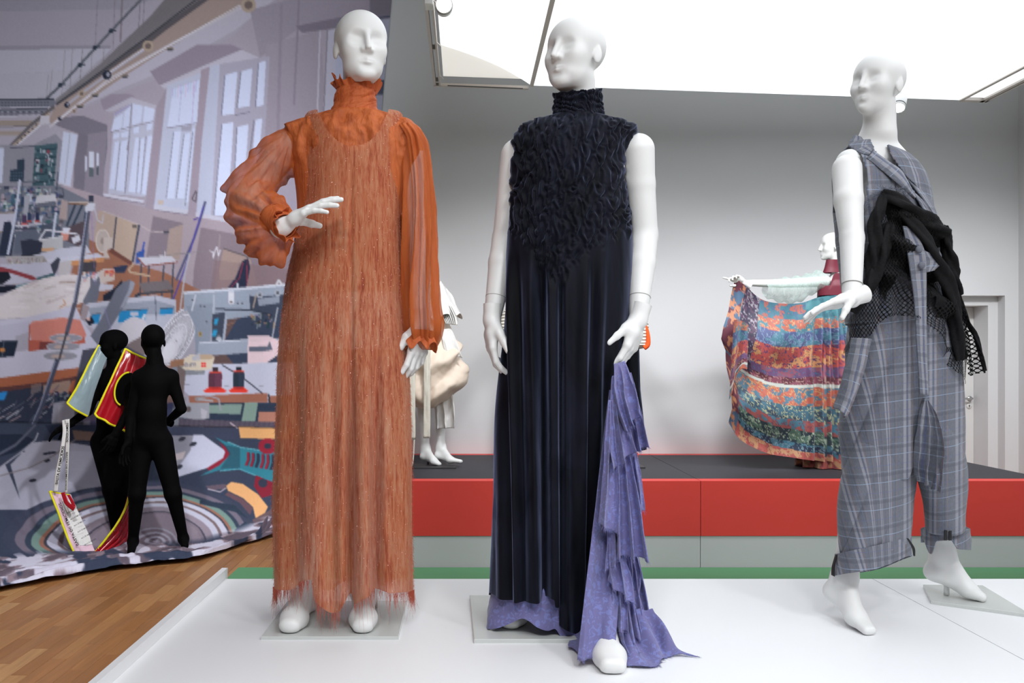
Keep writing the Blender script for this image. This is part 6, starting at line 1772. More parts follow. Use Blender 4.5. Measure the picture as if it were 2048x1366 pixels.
# an empty plaid sleeve hanging from the waist
cloth('hanging_sleeve', vest, M_PLAID, [(1703, 676, 2.57), (1688, 740, 2.55), (1674, 790, 2.54), (1664, 816, 2.53)], [(1742, 678, 2.55), (1728, 740, 2.53), (1708, 800, 2.52), (1692, 838, 2.52)], nu=40, nv=60, folds=.5, amp=.02, seed=31, bulge=.02, t=.004)

# black net: a wrapped tube, rolled edges and a hanging end
rows = [(376, 1756, 1780, .115, -.03), (400, 1742, 1822, .145, -.02), (430, 1734, 1866, .170), (455, 1728, 1892, .182), (520, 1716, 1898, .178), (570, 1704, 1908, .172), (610, 1694, 1918, .178), (650, 1688, 1924, .184), (700, 1690, 1926, .184), (770, 1694, 1930, .184)]
net = Loft(rows, D3, 280, 190, 2.2, hem=lambda px, f: np.where(f, interp(px, [(1688, 712), (1702, 704), (1722, 682), (1748, 668), (1772, 640), (1800, 630), (1832, 636), (1858, 640), (1880, 672), (1905, 735), (1925, 768)]), 690.))
x, y = net.qx, net.qy
fo = .020*np.sin((y - .6*(x-1740))*.085 + 2*fbm(x*.02, y*.02, 3, 6))*smooth(400, 460, y)*(1-smooth(600, 680, y)) + .016*np.sin(x*.11 + y*.02 + 3*fbm(x*.02, y*.01, 3, 9))*smooth(540, 640, y) + .03*(fbm(x*.03, y*.03, 4, 3)-.5)
net.push(fo)
tl_ = interp(x, [(1690, 470), (1722, 440), (1740, 405), (1762, 380), (1772, 376), (1800, 396), (1845, 428), (1890, 452), (1910, 460)])
gap = (x > 1812) & (x < 1842) & (y > 455) & (y < 560)
keep = ~(net.front[None, :] & (y < tl_)) & ~((~net.front[None, :]) & (y < 470))
V, Q, uv = net.mesh(keep); nt_ = obj('fishnet_wrap', V, Q, M_NET, f3, uv=uv)
ln = Loft([(r[0], r[1]+5, r[2]-5, r[3]-.008) + tuple(r[4:]) for r in rows], D3, 240, 160, 2.2, hem=lambda px, f: np.where(f, interp(px, [(1688, 640), (1712, 600), (1745, 560), (1775, 598), (1800, 540), (1835, 560), (1870, 600), (1925, 720)]), 600.) + 6*np.sin(px*.5))
x, y = ln.qx, ln.qy
ln.push(.022*np.sin((y - .6*(x-1740))*.085 + 2*fbm(x*.02, y*.02, 3, 6))*smooth(400, 460, y) + .03*(fbm(x*.03, y*.03, 4, 13)-.5))
tl2 = interp(x, [(1690, 480), (1722, 448), (1740, 415), (1762, 388), (1772, 384), (1800, 404), (1845, 436), (1890, 460), (1910, 468)])
V, Q, uv = ln.mesh(~(ln.front[None, :] & (y < tl2)) & ~((~ln.front[None, :]) & (y < 480))); obj('bunched_net', V, Q, M_NETSOLID, nt_, uv=uv)
def roll(pts, r, seed, name='net_roll'):
    c = curve_px(pts, 70); n = 26; th = np.linspace(0, 2*PI, n, endpoint=False)
    s = np.linspace(0, 1, 70)[:, None]
    rr = r*(1 + .28*np.sin(3*th[None, :] + 14*s) + .5*(fbm(th[None, :]*2 + 0*s, s*9 + 0*th[None, :], 3, seed)-.5))*(.35 + .65*np.sin(PI*np.clip(s*.92+.04, 0, 1))**.5)
    t_, u_, v_ = frames(c)
    V = c[:, None, :] + rr[..., None]*(np.cos(th)[None, :, None]*u_[:, None, :] + np.sin(th)[None, :, None]*v_[:, None, :])
    return obj(name, V.reshape(-1, 3), grid_quads(70, n, True), M_NETSOLID, nt_)
roll([(1764, 384, 2.555), (1795, 402, 2.545), (1840, 432, 2.55), (1880, 458, 2.58), (1893, 470, 2.62)], .021, 1)
roll([(1766, 392, 2.55), (1752, 440, 2.54), (1748, 500, 2.545), (1738, 560, 2.55)], .018, 2)
roll([(1800, 420, 2.55), (1842, 470, 2.54), (1872, 520, 2.55), (1896, 572, 2.58), (1912, 640, 2.60), (1918, 720, 2.62)], .020, 3)
roll([(1780, 450, 2.545), (1760, 520, 2.545), (1735, 575, 2.55), (1705, 625, 2.57)], .019, 4)
roll([(1888, 452, 2.60), (1896, 500, 2.62), (1908, 552, 2.64), (1918, 590, 2.66)], .017, 5)
cloth('net_end', nt_, M_NET, [(1908, 590, 2.64), (1926, 650, 2.63), (1930, 700, 2.62), (1932, 752, 2.62)], [(1918, 585, 2.66), (1940, 650, 2.66), (1958, 690, 2.66), (1972, 744, 2.66)], nu=40, nv=60, folds=1.5, amp=.018, grow=.6, seed=41, t=0)
roll([(1918, 590, 2.66), (1934, 640, 2.66), (1954, 680, 2.66), (1970, 742, 2.66)], .007, 7)
# frayed plaid strip along the net's upper edge
g = np.random.default_rng(4)
c = curve_px([(1722, 432, 2.575), (1738, 402, 2.57), (1758, 384, 2.565), (1778, 378, 2.56), (1800, 384, 2.56), (1816, 402, 2.565)], 400)
P = c[g.integers(0, 400, 500)] + g.normal(0, .002, (500, 3)); D = g.normal(0, 1, (500, 3))*A(.006, .005, .006) + A(0, 0, .004)
V, Q = strands(P, D, .0011, 2, .5, 9); tag(obj('frayed_edge', V, Q, M_PLAID, nt_, uv=np.repeat(np.linspace(0, 1, len(V))[:, None], 2, 1)), kind='stuff')
# ------------------------------------------------------------------ figures on the red stage
D4 = 6.55
M_BURG = plain('burgundy_jersey', srgb(112, 34, 52), .5, .4, .05, 20)
M_MINT = chiffon('mint_organza', srgb(205, 226, 218), .30, srgb(180, 205, 198))
def coons(top, bot, nu, nv, left=None, right=None):
    """cloth grid from a top and a bottom edge (px, py, d); left/right: sideways bow in pixels, functions of v"""
    T = curve_px(top, nu); B_ = curve_px(bot, nu)
    v = np.linspace(0, 1, nv)[:, None, None]; u = np.linspace(0, 1, nu)
    G = T[None]*(1-v) + B_[None]*v
    vv = np.linspace(0, 1, nv)
    if left is not None: G[..., 0] += left(vv)[:, None]*(1-u)[None, :]**1.5*D4/FPX
    if right is not None: G[..., 0] += right(vv)[:, None]*u[None, :]**2*D4/FPX
    return G

f4 = thing('dressed_mannequin', (XD(1690, D4), D4, .601), 'white mannequin holding out a colourful printed skirt on the red stage', 'mannequin', 'figures on the red stage')
VF, QF = surfnet(head_sdf('female', neck_to=(0, .03, -.17), neck_r=.040), (-.1, -.14, -.2), (.1, .13, .13), .0055)
obj('head', (VF*.92) @ rot('Z', -92).T + W(1664, 493, D4), QF, M_MANN, f4)
V, Q = limb_mesh([(W(1672, 556, D4), W(1705, 556, D4), .045, .045), (W(1688, 560, D4), W(1688, 600, D4), .09, .08), (W(1688, 600, D4), W(1690, 640, D4), .085, .12)], .01, .05)
obj('torso', V, Q, M_MANN, f4)
cl = Loft([(520, 1652, 1684, .045), (534, 1649, 1688, .048), (546, 1645, 1694, .056)], D4, 60, 20, 2.0)
V, Q, uv = cl.mesh(); bod = obj('bodice', V, Q, M_BURG, f4)
cl = Loft([(562, 1640, 1735, .098), (575, 1635, 1742, .112), (592, 1634, 1744, .112)], D4, 60, 20, 2.2, top=lambda u, f: np.where(f, interp(u, [(0, 566), (.22, 572), (.3, 546), (.5, 546), (.62, 572), (1, 566)]), 566.))
V, Q, uv = cl.mesh(); obj('bodice_front', V, Q, M_BURG, bod)
arm([(W(1652, 563, D4), W(1560, 567, D4-.06), .042, .033), (W(1560, 567, D4-.06), W(1486, 566, D4-.12), .033, .022)], f4)
V, Q = hand_mesh(W(1490, 567, D4-.12), (-.85, -.1, .45), (.2, -.6, -.8), [(4, 6, 4), (30, 40, 30), (34, 40, 30), (36, 40, 30)], mirror=False, scale=.95, h=.004, thumb=((.8, .4, .3), (10, 10)))
obj('hand', V, Q, M_MANN, f4)
sl4 = MB().tube(curve_px([(1648, 562, D4), (1620, 568, D4-.02), (1585, 580, D4-.05), (1530, 580, D4-.09)], 20), [.075, .082, .085, .083, .08, .078, .08, .085, .09, .095, .10, .10, .098, .095, .09, .085, .078, .07, .06, .05], 30, False)
V, Q = sl4.arrays(); V = V + A(0, 0, 1)[None]*(.012*np.sin(V[:, 0]*70))[:, None]; obj('sleeve', V, Q, M_MINT, f4)

def print_skirt_color(u, v, seed=0):
    """patchwork print: bands of flowers, dots and lines"""
    w = v + .035*(fbm(u*3, v*3, 3, 50+seed)-.5) + .05*(1-u)*(1-u)
    n1 = fbm(u*26, v*32, 4, 51+seed); n2 = fbm(u*44, v*54, 3, 52+seed); n3 = fbm(u*6, v*7, 3, 53+seed)
    def C(*c): return np.array(srgb(*c), np.float32)
    bands = [(.00, (44, 128, 150), (196, 92, 72), (74, 96, 150)), (.12, (208, 96, 70), (60, 140, 160), (226, 160, 90)), (.20, (74, 90, 150), (60, 134, 158), (120, 150, 190)), (.30, (206, 60, 52), (226, 150, 76), (96, 50, 110)), (.44, (120, 70, 130), (170, 80, 110), (80, 110, 160)),
             (.50, (110, 36, 58), (150, 60, 90), (200, 150, 140)), (.545, (206, 212, 204), (206, 212, 204), (206, 212, 204)), (.565, (214, 90, 56), (70, 130, 160), (230, 160, 80)), (.68, (58, 120, 146), (60, 84, 110), (200, 204, 150)), (.77, (190, 80, 76), (60, 140, 170), (150, 70, 90)), (.83, (44, 66, 80), (90, 130, 110), (176, 200, 170)), (.91, (50, 130, 156), (40, 60, 90), (120, 160, 180)), (.955, (206, 76, 60), (216, 150, 90), (170, 60, 70))]
    out = np.zeros(u.shape + (3,), np.float32)
    for i, (b0, a, b, c) in enumerate(bands):
        b1 = bands[i+1][0] if i+1 < len(bands) else 9
        m_ = (w >= b0 if i else w > -9) & (w < b1)
        col = np.where((n1 > .52)[..., None], C(*b), C(*a)); col = np.where((np.abs(n2-.5) < .035)[..., None], C(*c), col)
        out[m_] = col[m_]
    dk = (u < .26) & (u > .11) & (v < .5)
    fl = np.where((np.abs(n1-.5) < .03)[..., None], C(170, 160, 176), np.where((n2 > .5)[..., None], C(64, 54, 84), C(96, 60, 96)))
    out[dk] = fl[dk]
    tl = (u > .62) & (v < .13); ct = np.where((n1 > .5)[..., None], C(38, 120, 140), C(56, 146, 160)); out[tl] = ct[tl]
    st = (u < .10); cs = np.where((n3 > .5)[..., None], C(120, 44, 70), C(70, 110, 150)); cs = np.where((n1 > .58)[..., None], C(216, 130, 70), cs); out[st] = cs[st]
    gr = out.mean(-1, keepdims=True); out = (out*.74 + gr*.26)*.78
    return out
M_PSKIRT = mat('printed_silk', (.5, .5, .5), .55, .3); t = NT(M_PSKIRT)
at = t.n('ShaderNodeVertexColor', {'layer_name': 'Col'}); t.set(t.b.inputs['Base Color'], at.outputs[0])
t.b.inputs['Sheen Weight'].default_value = .2
nu, nv = 210, 160
G = coons([(1472, 556, 6.42), (1490, 572, 6.40), (1540, 603, 6.36), (1600, 606, 6.36), (1640, 594, 6.40), (1700, 588, 6.42)],
          [(1458, 846, 6.40), (1490, 884, 6.36), (1540, 908, 6.32), (1590, 916, 6.32), (1640, 922, 6.34), (1700, 920, 6.40)], nu, nv,
          left=lambda v: np.interp(v, [0, .12, .22, .34, .42, .5, .62, .75, .9, 1], [0, -6, -12, -24, -26, -14, -10, -4, 2, 0]))
U, Vv = np.meshgrid(np.linspace(0, 1, nu), np.linspace(0, 1, nv))
fd = .022*np.sin(U*2*PI*3 + 2*Vv)*(1-smooth(.4, .8, U)) + .045*np.sin(U*U*2*PI*9 + .6*np.sin(3*Vv))*smooth(.58, .8, U)*smooth(.02, .35, Vv) + .04*(fbm(U*7, Vv*5, 3, 61)-.5)
G[..., 1] -= fd
G[..., 1] += .03*np.sin(Vv*2*PI*2.2 + U*3)*(1-smooth(.5, .7, U))
G[..., 2] = np.maximum(G[..., 2], .612)
sk = obj('printed_skirt', G.reshape(-1, 3), grid_quads(nv, nu), M_PSKIRT, f4, colors=print_skirt_color(U, Vv).reshape(-1, 3))
bk = Loft([(586, 1636, 1744, .115, .02), (680, 1610, 1790, .2, .05), (800, 1600, 1800, .26, .06), (934, 1596, 1806, .30, .08)], D4, 160, 90, 2.1)
bk.push(.03*np.sin(bk.th*14)[None, :]*smooth(590, 750, bk.py))
V, Q, uv = bk.mesh(); uu = (bk.th/(2*PI))[None, :] + 0*bk.py; v2 = (bk.py-586)/348
obj('skirt_back', V, Q, M_PSKIRT, sk, colors=print_skirt_color(uu*2 % 1, np.clip(v2, 0, 1), 3).reshape(-1, 3))
# hanging draped corner on the left of the skirt
G = coons([(1468, 640, 6.30), (1482, 640, 6.28), (1496, 650, 6.27)], [(1458, 800, 6.30), (1478, 742, 6.28), (1494, 738, 6.27)], 40, 60)
U, Vv = np.meshgrid(np.linspace(0, 1, 40), np.linspace(0, 1, 60))
G[..., 1] -= .02*np.sin(U*9)
obj('skirt_corner', G.reshape(-1, 3), grid_quads(60, 40), M_PSKIRT, sk, colors=print_skirt_color(U*.3+.3, Vv*.5+.1, 5).reshape(-1, 3))

# ---- cream costume, half hidden by the orange sleeve
D5 = 6.58
M_CREAM = plain('cream_leatherette', srgb(226, 208, 192), .55, .3, .05, 8)
M_OFFW = plain('off_white_cotton', srgb(226, 224, 222), .7, .2, .03, 8)
M_ECRU = plain('ecru_wool_strip', srgb(218, 212, 200), .85, .1, .08, 60, .4, 120)
f5 = thing('dressed_mannequin', (XD(850, D5), D5, .601), 'white mannequin in a cream bubble skirt on the red stage, behind the orange sleeve', 'mannequin', 'figures on the red stage')
obj('head', (VF*.9) @ rot('Z', 60).T + W(842, 492, D5), QF, M_MANN, f5)
V, Q = limb_mesh([(W(842, 545, D5), W(845, 600, D5), .10, .085), (W(845, 600, D5), W(850, 700, D5), .09, .13)], .012, .05); obj('torso', V, Q, M_MANN, f5)
zt = .611
toe = A(XD(878, 6.50), 6.50, zt+.013); ball = A(XD(868, 6.52), 6.52, zt+.03); heel = W(848, 913, 6.60); ank = W(851, 898, 6.62)
V, Q = heel_foot(heel, ball, toe, ank, W(846, 815, 6.62), h=.006); obj('leg', V, Q, M_MANN, f5)
toe = W(921, 923, 6.50); ball = W(900, 920, 6.53); heel = W(877, 911, 6.60); ank = W(882, 895, 6.62)
V, Q = heel_foot(heel, ball, toe, ank, W(880, 800, 6.64), h=.006); obj('leg', V, Q, M_MANN, f5)
M_BPLATE = plain('black_steel_plate', srgb(52, 50, 52), .5, .4, .05)
plate(XD(822, 6.40), XD(912, 6.40), 6.40, 6.64, .6015, f5, .010, m=M_BPLATE)
MB().tube([A(XD(856, 6.57), 6.57, .611), W(856, 918, 6.58)], .008, 10).obj('foot_peg', M_DARK, f5, True)
rows = [(560, 812, 878, .11), (585, 806, 884, .13), (612, 806, 890, .15), (640, 804, 898, .18), (680, 800, 912, .22), (715, 798, 926, .25), (738, 796, 933, .26), (765, 798, 926, .26), (790, 804, 910, .24), (806, 812, 888, .20), (814, 824, 868, .14), (806, 836, 858, .06)]
rows = rows[:-1] + [(817, 836, 856, .05)]
bs = Loft(rows, D5, 140, 110, 2.1)
x, y = bs.px, bs.py
fo = .05*(fbm(x*.045 + .02*y, y*.03, 4, 70)-.5)*smooth(600, 680, y) + .03*np.sin((y + .9*np.abs(x-860))*.085 + 4*fbm(x*.02, y*.02, 2, 71))*smooth(640, 700, y)
bs.push(fo)
V, Q, uv = bs.mesh(); obj('bubble_skirt', V, Q, M_CREAM, f5)
cloth('pocket_flap', f5, M_OFFW, [(880, 660, 6.42), (884, 680, 6.40), (888, 704, 6.38)], [(902, 656, 6.44), (912, 680, 6.42), (924, 716, 6.40)], nu=24, nv=24, folds=1, amp=.012, seed=71)
cloth('underskirt', f5, M_OFFW, [(868, 790, 6.56), (869, 830, 6.55), (870, 858, 6.54)], [(905, 780, 6.50), (910, 820, 6.48), (912, 856, 6.48)], nu=40, nv=40, folds=2.5, amp=.03, seed=72)
for xa, xb, ya, yb, dd in ((848, 861, 690, 876, 6.30), (818, 831, 700, 878, 6.30), (807, 817, 700, 940, 6.30)):
    cloth('hanging_strip', f5, M_ECRU, [(xa, ya, dd), (xa-1, yb, dd)], [(xb, ya, dd), (xb-1, yb, dd)], nu=8, nv=40, t=.012, noise=.01, seed=int(xa))
MB().tube(curve_px([(829, 870, 6.30), (826, 920, 6.30), (822, 934, 6.32), (816, 930, 6.34)], 20), .006, 8).obj('cord', M_ECRU, f5, True)
# crumpled white collar and frill
nt2, nv2 = 200, 60
th = np.linspace(0, 2*PI, nt2, endpoint=False)[None, :]; v = np.linspace(0, 1, nv2)[:, None]
rx = 24 + 30*v**.8 + 5*np.sin(th*7 + 3*v)*v; py_ = 566 + 78*v**1.1 - 10*np.cos(th)*v + 7*np.sin(th*9+2)*v
px_ = 858 + rx*np.cos(th) + 9*v
V = np.stack([XD(px_, D5), D5 + (.10+.12*v)*np.sin(th) + .03*(fbm(th*4+0*v, v*6+0*th, 3, 77)-.5), ZD(py_ + 16*(fbm(th*3+0*v, v*4+0*th, 3, 78)-.5), D5)], -1)
thicken(obj('ruffled_collar', V.reshape(-1, 3), grid_quads(nv2, nt2, True), M_OFFW, f5), .004)
cloth('pleated_frill', f5, M_OFFW, [(876, 606, 6.46), (884, 630, 6.44), (892, 648, 6.43)], [(902, 612, 6.44), (912, 634, 6.42), (914, 650, 6.41)], nu=90, nv=20, folds=7, amp=.02, grow=.3, seed=79)

# ---- ribbed knit figure behind the navy dress
D6 = 6.62
def rib_mat():
    m = mat('cream_rib_knit', srgb(232, 226, 214), .85, .1); t = NT(m)
    c = t.n('ShaderNodeUVMap').outputs[0]
    sx = t.n('ShaderNodeSeparateXYZ', None, Vector=c)
    s_ = t.math('SINE', t.math('MULTIPLY', sx.outputs[1], 260.))
    t.set(t.b.inputs['Base Color'], t.mix(t.math('GREATER_THAN', s_, .2), srgb(236, 232, 222), srgb(206, 200, 190)))
    t.bump(s_, .6, .01)
    return m
M_RIB = rib_mat()
M_ORNG = plain('orange_knit', srgb(236, 92, 44), .8, .1, .06, 40); M_TEAL = plain('teal_knit', srgb(46, 96, 96), .8, .1, .2, 60)
f6 = thing('dressed_mannequin', (XD(1150, D6), D6, .601), 'white mannequin in striped ribbed knit on the red stage, mostly hidden by the navy dress', 'mannequin', 'figures on the red stage')
obj('head', (VF*.92) @ rot('Z', 10).T + W(1150, 480, D6), QF, M_MANN, f6)
kd = Loft([(530, 1130, 1170, .06), (545, 1100, 1200, .08), (600, 1106, 1196, .11), (660, 1112, 1190, .10), (760, 1096, 1206, .15), (880, 1086, 1216, .18)], D6, 80, 80, 2.1)
V, Q, uv = kd.mesh(); obj('knit_dress', V, Q, M_RIB, f6, uv=uv)
for pts, rad in (([(1108, 556), (1060, 600), (1024, 650), (1010, 684)], [.06, .09, .11, .045]), ([(1192, 556), (1240, 600), (1272, 646), (1278, 694)], [.06, .08, .09, .06])):
    c = curve_px([(a, b_, D6-.05*i) for i, (a, b_) in enumerate(pts)], 40)
    mb = MB().tube(c, interp(np.linspace(0, 1, 40), list(zip(np.linspace(0, 1, 4), rad))), 30, True)
    V, Q = mb.arrays()
    link('sleeve', mesh_np('sleeve', V, Q, M_RIB, True, uv=np.stack([V[:, 1], V[:, 2]], 1)), f6)
# coloured bands at the cuffs and the sleeve seam
MB().tube(curve_px([(1287, 636, 6.46), (1295, 664, 6.44), (1296, 688, 6.43), (1288, 696, 6.43)], 24), interp(np.linspace(0, 1, 24), [(0, .004), (.6, .016), (1, .02)]), 12).obj('sleeve_piping', M_ORNG, f6, True)
MB().tube(curve_px([(1012, 652, 6.46), (1002, 668, 6.46), (1003, 684, 6.46), (1012, 694, 6.46)], 24), .012, 10).obj('cuff_band', M_TEAL, f6, True)
MB().tube(curve_px([(1016, 656, 6.45), (1007, 668, 6.45), (1008, 682, 6.45), (1016, 690, 6.45)], 24), .008, 10).obj('cuff_band', M_OFFW, f6, True)
for px in (1128, 1172):
    V, Q = limb_mesh([(W(px, 860, D6), W(px, 905, D6), .05, .036), (W(px, 905, D6), W(px, 918, D6-.02), .036, .036), (W(px, 918, D6-.02), W(px, 927, D6-.18), .036, .022)], .01); obj('leg', V, Q, M_MANN, f6)
cloth('hanging_panel', f6, M_OFFW, [(1252, 700, 6.50), (1254, 800, 6.50), (1258, 912, 6.50)], [(1272, 700, 6.50), (1273, 800, 6.50), (1274, 912, 6.50)], nu=16, nv=60, folds=1, amp=.02, seed=81)
MB().tube([W(1273, 905, 6.47), W(1273, 926, 6.47)], .012, 10).obj('hem_band', M_ORNG, f6, True)
plate(XD(1090, 6.40), XD(1292, 6.40), 6.42, 6.72, .6015, f6, .010, m=M_BPLATE)

# ------------------------------------------------------------------ the two black figures in front of the backdrop
def black_body(J, d, h=.008):
    """J: named joints as (px, py, dd) with dd added to d"""
    P = {k: W(v[0], v[1], d + (v[2] if len(v) > 2 else 0)) for k, v in J.items()}
    for s_ in 'lr':
        P['toe_'+s_][2] = max(P['toe_'+s_][2], .045); P['ank_'+s_][2] = max(P['ank_'+s_][2], .085)
    def f(p):
        q = lambda a, b, ra, rb: sd_cone(p, P[a], P[b], ra, rb)
        dd = smin(q('chest', 'waist', .105, .088), q('waist', 'hip', .088, .118), .06)
        dd = smin(dd, q('chest', 'neck', .10, .056), .07)
        dd = smin(dd, q('sh_l', 'sh_r', .054, .054), .06)
        for s_ in 'lr':
            dd = smin(dd, smin(q('sh_'+s_, 'el_'+s_, .048, .036), q('el_'+s_, 'wr_'+s_, .036, .024), .008), .025)
            lg_ = smin(q('hip_'+s_, 'kn_'+s_, .086, .056), q('kn_'+s_, 'ank_'+s_, .056, .034), .03)
            lg_ = smin(lg_, q('ank_'+s_, 'toe_'+s_, .036, .026), .03)
            dd = smin(dd, lg_, .04)
        dd = smin(dd, q('neck', 'skull', .047, .05), .03)
        return dd
    A_ = np.array(list(P.values()))
    return surfnet(f, A_.min(0)-.16, A_.max(0)+.16, h), P
EGG = head_sdf('female', neck_to=(0, .03, -.17), neck_r=.046)
VE, QE = VF, QF
hand_rel = [(10, 18, 10), (14, 22, 12), (16, 24, 12), (18, 26, 12)]
DA, DB = 6.54, 6.16
fa = thing('black_mannequin', (XD(228, DA), DA, .04), 'black fabric mannequin wearing an open padded vest, one arm held out', 'mannequin')
JA = dict(chest=(232, 772, 0), waist=(222, 832, 0), hip=(222, 872, 0), neck=(230, 728, .02), skull=(228, 706, .02), sh_l=(200, 756, -.02), el_l=(176, 822, -.08), wr_l=(135, 851, -.2), sh_r=(260, 760, .0), el_r=(258, 822, -.37), wr_r=(231, 868, -.42),
          hip_l=(204, 885, 0), kn_l=(222, 982, -.05), ank_l=(233, 1080, .02), toe_l=(238, 1098, -.1), hip_r=(240, 885, .02), kn_r=(244, 985, 0), ank_r=(242, 1078, .12), toe_r=(250, 1092, -.02))
(V, Q), PA = black_body(JA, DA); obj('body', V, Q, M_BLKSUIT, fa)
obj('head', (VE*1.02) @ (rot('Z', -62)).T + W(226, 690, DA), QE, M_BLKSUIT, fa)
V, Q = hand_mesh(PA['wr_l'], (-.85, -.2, -.45), (.2, .5, -.8), hand_rel, mirror=True, scale=.95, h=.004, thumb=((.8, .45, .3), (8, 8))); obj('hand', V, Q, M_BLKSUIT, fa)
V, Q = hand_mesh(PA['wr_r'], (-.3, -.2, -.92), (-.6, .6, .0), hand_rel, mirror=False, scale=.95, h=.004, thumb=((.8, .4, .3), (8, 8))); obj('hand', V, Q, M_BLKSUIT, fa)
fb = thing('black_mannequin', (XD(310, DB), DB, .04), 'black fabric mannequin seen from behind, legs apart, right of the vest wearer', 'mannequin')
JB = dict(chest=(308, 766, 0), waist=(304, 822, -.02), hip=(302, 868, 0), neck=(310, 722, 0), skull=(308, 700, 0), sh_l=(279, 756, -.02), el_l=(262, 832, -.04), wr_l=(256, 886, -.12), sh_r=(342, 754, .02), el_r=(363, 818, .06), wr_r=(334, 844, .20),
          hip_l=(284, 884, 0), kn_l=(274, 988, -.06), ank_l=(266, 1084, .02), toe_l=(262, 1104, -.14), hip_r=(322, 884, 0), kn_r=(346, 988, -.03), ank_r=(367, 1078, .05), toe_r=(370, 1092, -.02))
(V, Q), PB = black_body(JB, DB); obj('body', V, Q, M_BLKSUIT, fb)
obj('head', (VE*1.06) @ (rot('Z', -150)).T + W(306, 683, DB), QE, M_BLKSUIT, fb)
V, Q = hand_mesh(PB['wr_l'], (-.2, -.25, -.95), (.7, -.3, .2), hand_rel, mirror=True, scale=.95, h=.004, thumb=((.8, .4, .3), (8, 8))); obj('hand', V, Q, M_BLKSUIT, fb)
V, Q = hand_mesh(PB['wr_r'], (-.8, .3, .2), (.2, .5, -.8), hand_rel, mirror=False, scale=.95, h=.004); obj('hand', V, Q, M_BLKSUIT, fb)

# padded vest worn open
M_VRED = plain('red_vinyl', srgb(168, 20, 34), .25, .6, .12, 8, .35, 9); M_VGREY = plain('grey_vinyl', srgb(140, 158, 166), .35, .5, .06, 6, .2, 8)
M_YEL = plain('yellow_piping', srgb(226, 218, 30), .6, .3, .03); M_PINK = plain('pink_lining', srgb(222, 188, 204), .6, .3, .04)
def pad(name, parent, m, l, r, folds, seed, bulge=.03, amp=.012):
    V, Q, uv, G = panel(l, r, nu=40, nv=60, folds=folds, amp=amp, grow=.1, seed=seed, bulge=bulge, noise=.006)
    o = obj(name, V, Q, m, parent); thicken(o, .022)
    return o, G
vest_p, G = pad('vest_panel', fa, M_VGREY, [(199, 690, DA-.12), (178, 730, DA-.18), (158, 770, DA-.24), (136, 806, DA-.28)], [(212, 716, DA-.10), (196, 760, DA-.16), (184, 796, DA-.18), (176, 832, DA-.18)], 0, 1)
for e in (G[:, 0], G[-1, :]): MB().tube(e - A(0, .012, 0), .0085, 8).obj('piping', M_YEL, vest_p, True)
vest_r, G = pad('vest_panel', fa, M_VRED, [(252, 698, DA-.16), (234, 736, DA-.22), (212, 782, DA-.28), (190, 828, DA-.32)], [(300, 720, DA-.10), (290, 768, DA-.12), (280, 812, DA-.14), (262, 866, DA-.16)], 2.5, 2, .03, .010)
for e in (G[:, 0], G[-1, :], G[0, :]): MB().tube(e - A(0, .012, 0), .0085, 8).obj('piping', M_YEL, vest_r, True)
th = np.linspace(0, 2*PI, 50)
c = np.array([W(252 + 22*math.cos(a) + 6*math.sin(a)*-1, 778 + 33*math.sin(a), DA-.285) for a in th]); arm_hole = MB().tube(c[14:38], .0075, 8, False).obj('piping', M_YEL, vest_r, True)
V = np.concatenate([c.mean(0)[None], c[:-1]]) - A(0, .002, 0); T = np.array([(0, i+1, (i+1) % 49 + 1) for i in range(49)])
link('arm_opening', mesh_np('arm_opening', V, T, M_BLKSUIT, True), vest_r)

# second vest hanging from the wrist by printed ribbons, folded open on the floor
DV = 6.22
bag = thing('padded_vest', (XD(190, DV), DV, .04), 'red and pink padded vest with yellow piping hanging folded from white lettered ribbons', 'vest')
wing, G = pad('vest_panel', bag, M_PINK, [(101, 982, DV), (118, 1024, DV-.03), (134, 1068, DV-.06), (150, 1106, DV-.08)], [(140, 990, DV+.1), (156, 1026, DV+.08), (172, 1062, DV+.05), (190, 1104, DV-.06)], 0, 5, .01)
for e in (G[:, 0], G[-1, :], G[0, :]): MB().tube(e - A(0, .012, 0), .008, 8).obj('piping', M_YEL, wing, True)
paper, _ = pad('printed_lining', bag, M_OFFW, [(116, 1002, DV+.01), (132, 1040, DV-.02), (146, 1070, DV-.05), (154, 1092, DV-.06)], [(142, 1000, DV+.07), (158, 1030, DV+.05), (172, 1060, DV+.03), (184, 1090, DV-.03)], 0, 6, .012)
wing2, G = pad('vest_panel', bag, M_VRED, [(262, 980, DV+.10), (250, 1020, DV+.06), (226, 1060, DV), (188, 1106, DV-.07)], [(272, 990, DV+.30), (268, 1040, DV+.27), (254, 1084, DV+.20), (226, 1104, DV+.02)], 4, 7, .02, .014)
MB().tube(G[:, 0] - A(0, .012, 0), .008, 8).obj('piping', M_YEL, wing2, True)
cloth('red_strap', bag, M_VRED, [(122, 986, DV-.04), (130, 1008, DV-.06), (146, 1022, DV-.08)], [(130, 984, DV-.04), (138, 1004, DV-.06), (150, 1014, DV-.08)], nu=6, nv=20, t=.004, noise=0)
cloth('red_strap', bag, M_VRED, [(134, 990, DV-.02), (142, 1006, DV-.05), (146, 1022, DV-.08)], [(140, 990, DV-.02), (148, 1004, DV-.05), (151, 1014, DV-.08)], nu=6, nv=20, t=.004, noise=0)
rb1 = cloth('ribbon', bag, M_OFFW, [(124, 841, 6.24), (125, 866, 6.22), (119, 906, 6.20), (110, 950, 6.19), (107, 984, 6.19)], [(132, 839, 6.24), (132, 866, 6.22), (127, 906, 6.20), (119, 950, 6.19), (115, 984, 6.19)], nu=5, nv=40, t=.002, noise=0)
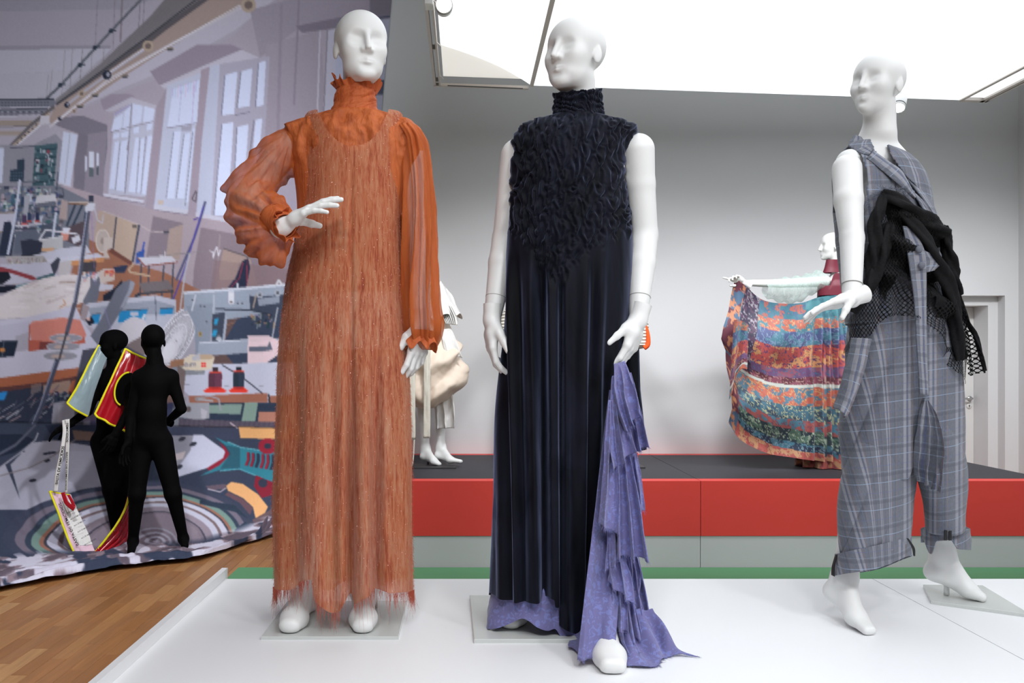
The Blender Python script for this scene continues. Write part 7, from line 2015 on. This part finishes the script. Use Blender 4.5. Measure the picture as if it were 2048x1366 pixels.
rb2 = cloth('ribbon', bag, M_OFFW, [(130, 839, 6.23), (130.5, 880, 6.24), (131, 930, 6.26), (130, 986, 6.28)], [(139, 838, 6.23), (139, 880, 6.24), (137, 930, 6.26), (134.5, 986, 6.28)], nu=5, nv=40, t=.002, noise=0)
M_INK = mat('black_print', (.02, .02, .025), .6)
def lettering(txt, a, b, height, parent, lift=.004, m=None, fit=True):
    """flat printed words running from a to b"""
    cu_ = bpy.data.curves.new('lettering', 'FONT'); cu_.body = txt; cu_.size = 1.0; cu_.offset = .012
    tmp = bpy.data.objects.new('tmp', cu_); COL.objects.link(tmp)
    dg = bpy.context.evaluated_depsgraph_get(); me = bpy.data.meshes.new_from_object(tmp.evaluated_get(dg)); bpy.data.objects.remove(tmp)
    n = len(me.vertices); co = np.zeros(n*3, np.float32); me.vertices.foreach_get('co', co); co = co.reshape(-1, 3)
    a = np.asarray(a); b = np.asarray(b); L = np.linalg.norm(b-a); ex = (b-a)/L
    nrm = A(0, -1, 0); nrm = nrm - ex*(nrm @ ex); nrm /= np.linalg.norm(nrm); ey = np.cross(nrm, ex)
    sx_ = L/np.ptp(co[:, 0]) if fit else height; sy_ = height/.72
    x = (co[:, 0]-co[:, 0].min())*sx_; y = (co[:, 1]-.35)*sy_
    Vw = a + x[:, None]*ex + y[:, None]*ey + nrm*lift
    me.vertices.foreach_set('co', Vw.astype(np.float32).ravel()); me.update(); me.materials.clear(); me.materials.append(m or M_INK)
    return link('lettering', me, parent)
lettering('BASTA DE FEMICIDIOS', W(113.5, 968, 6.185), W(126.5, 892, 6.203), .020, rb1)
lettering('FEMICIDIOS', W(135, 846, 6.225), W(134.8, 884, 6.237), .018, rb2)
lettering('BASTA DE FEMICIDIOS', W(134.5, 904, 6.245), W(132.5, 980, 6.272), .013, rb2)
pp = [((121, 1008), (156, 1094), .020, 'BASTA DE FEMICIDIOS')]
lettering('BASTA DE FEMICIDIOS', W(157, 1091, DV-.085), W(121, 1006, DV-.02), .022, paper, .012)
for k in range(6):
    x0, y0 = 134 + k*7.2, 1024 + k*12.5
    lettering('BASTA DE FEMICIDIOS', W(x0, y0+3, DV-.035-.010*k), W(x0+22, y0-9, DV+.0-.010*k), .010, paper, .016)
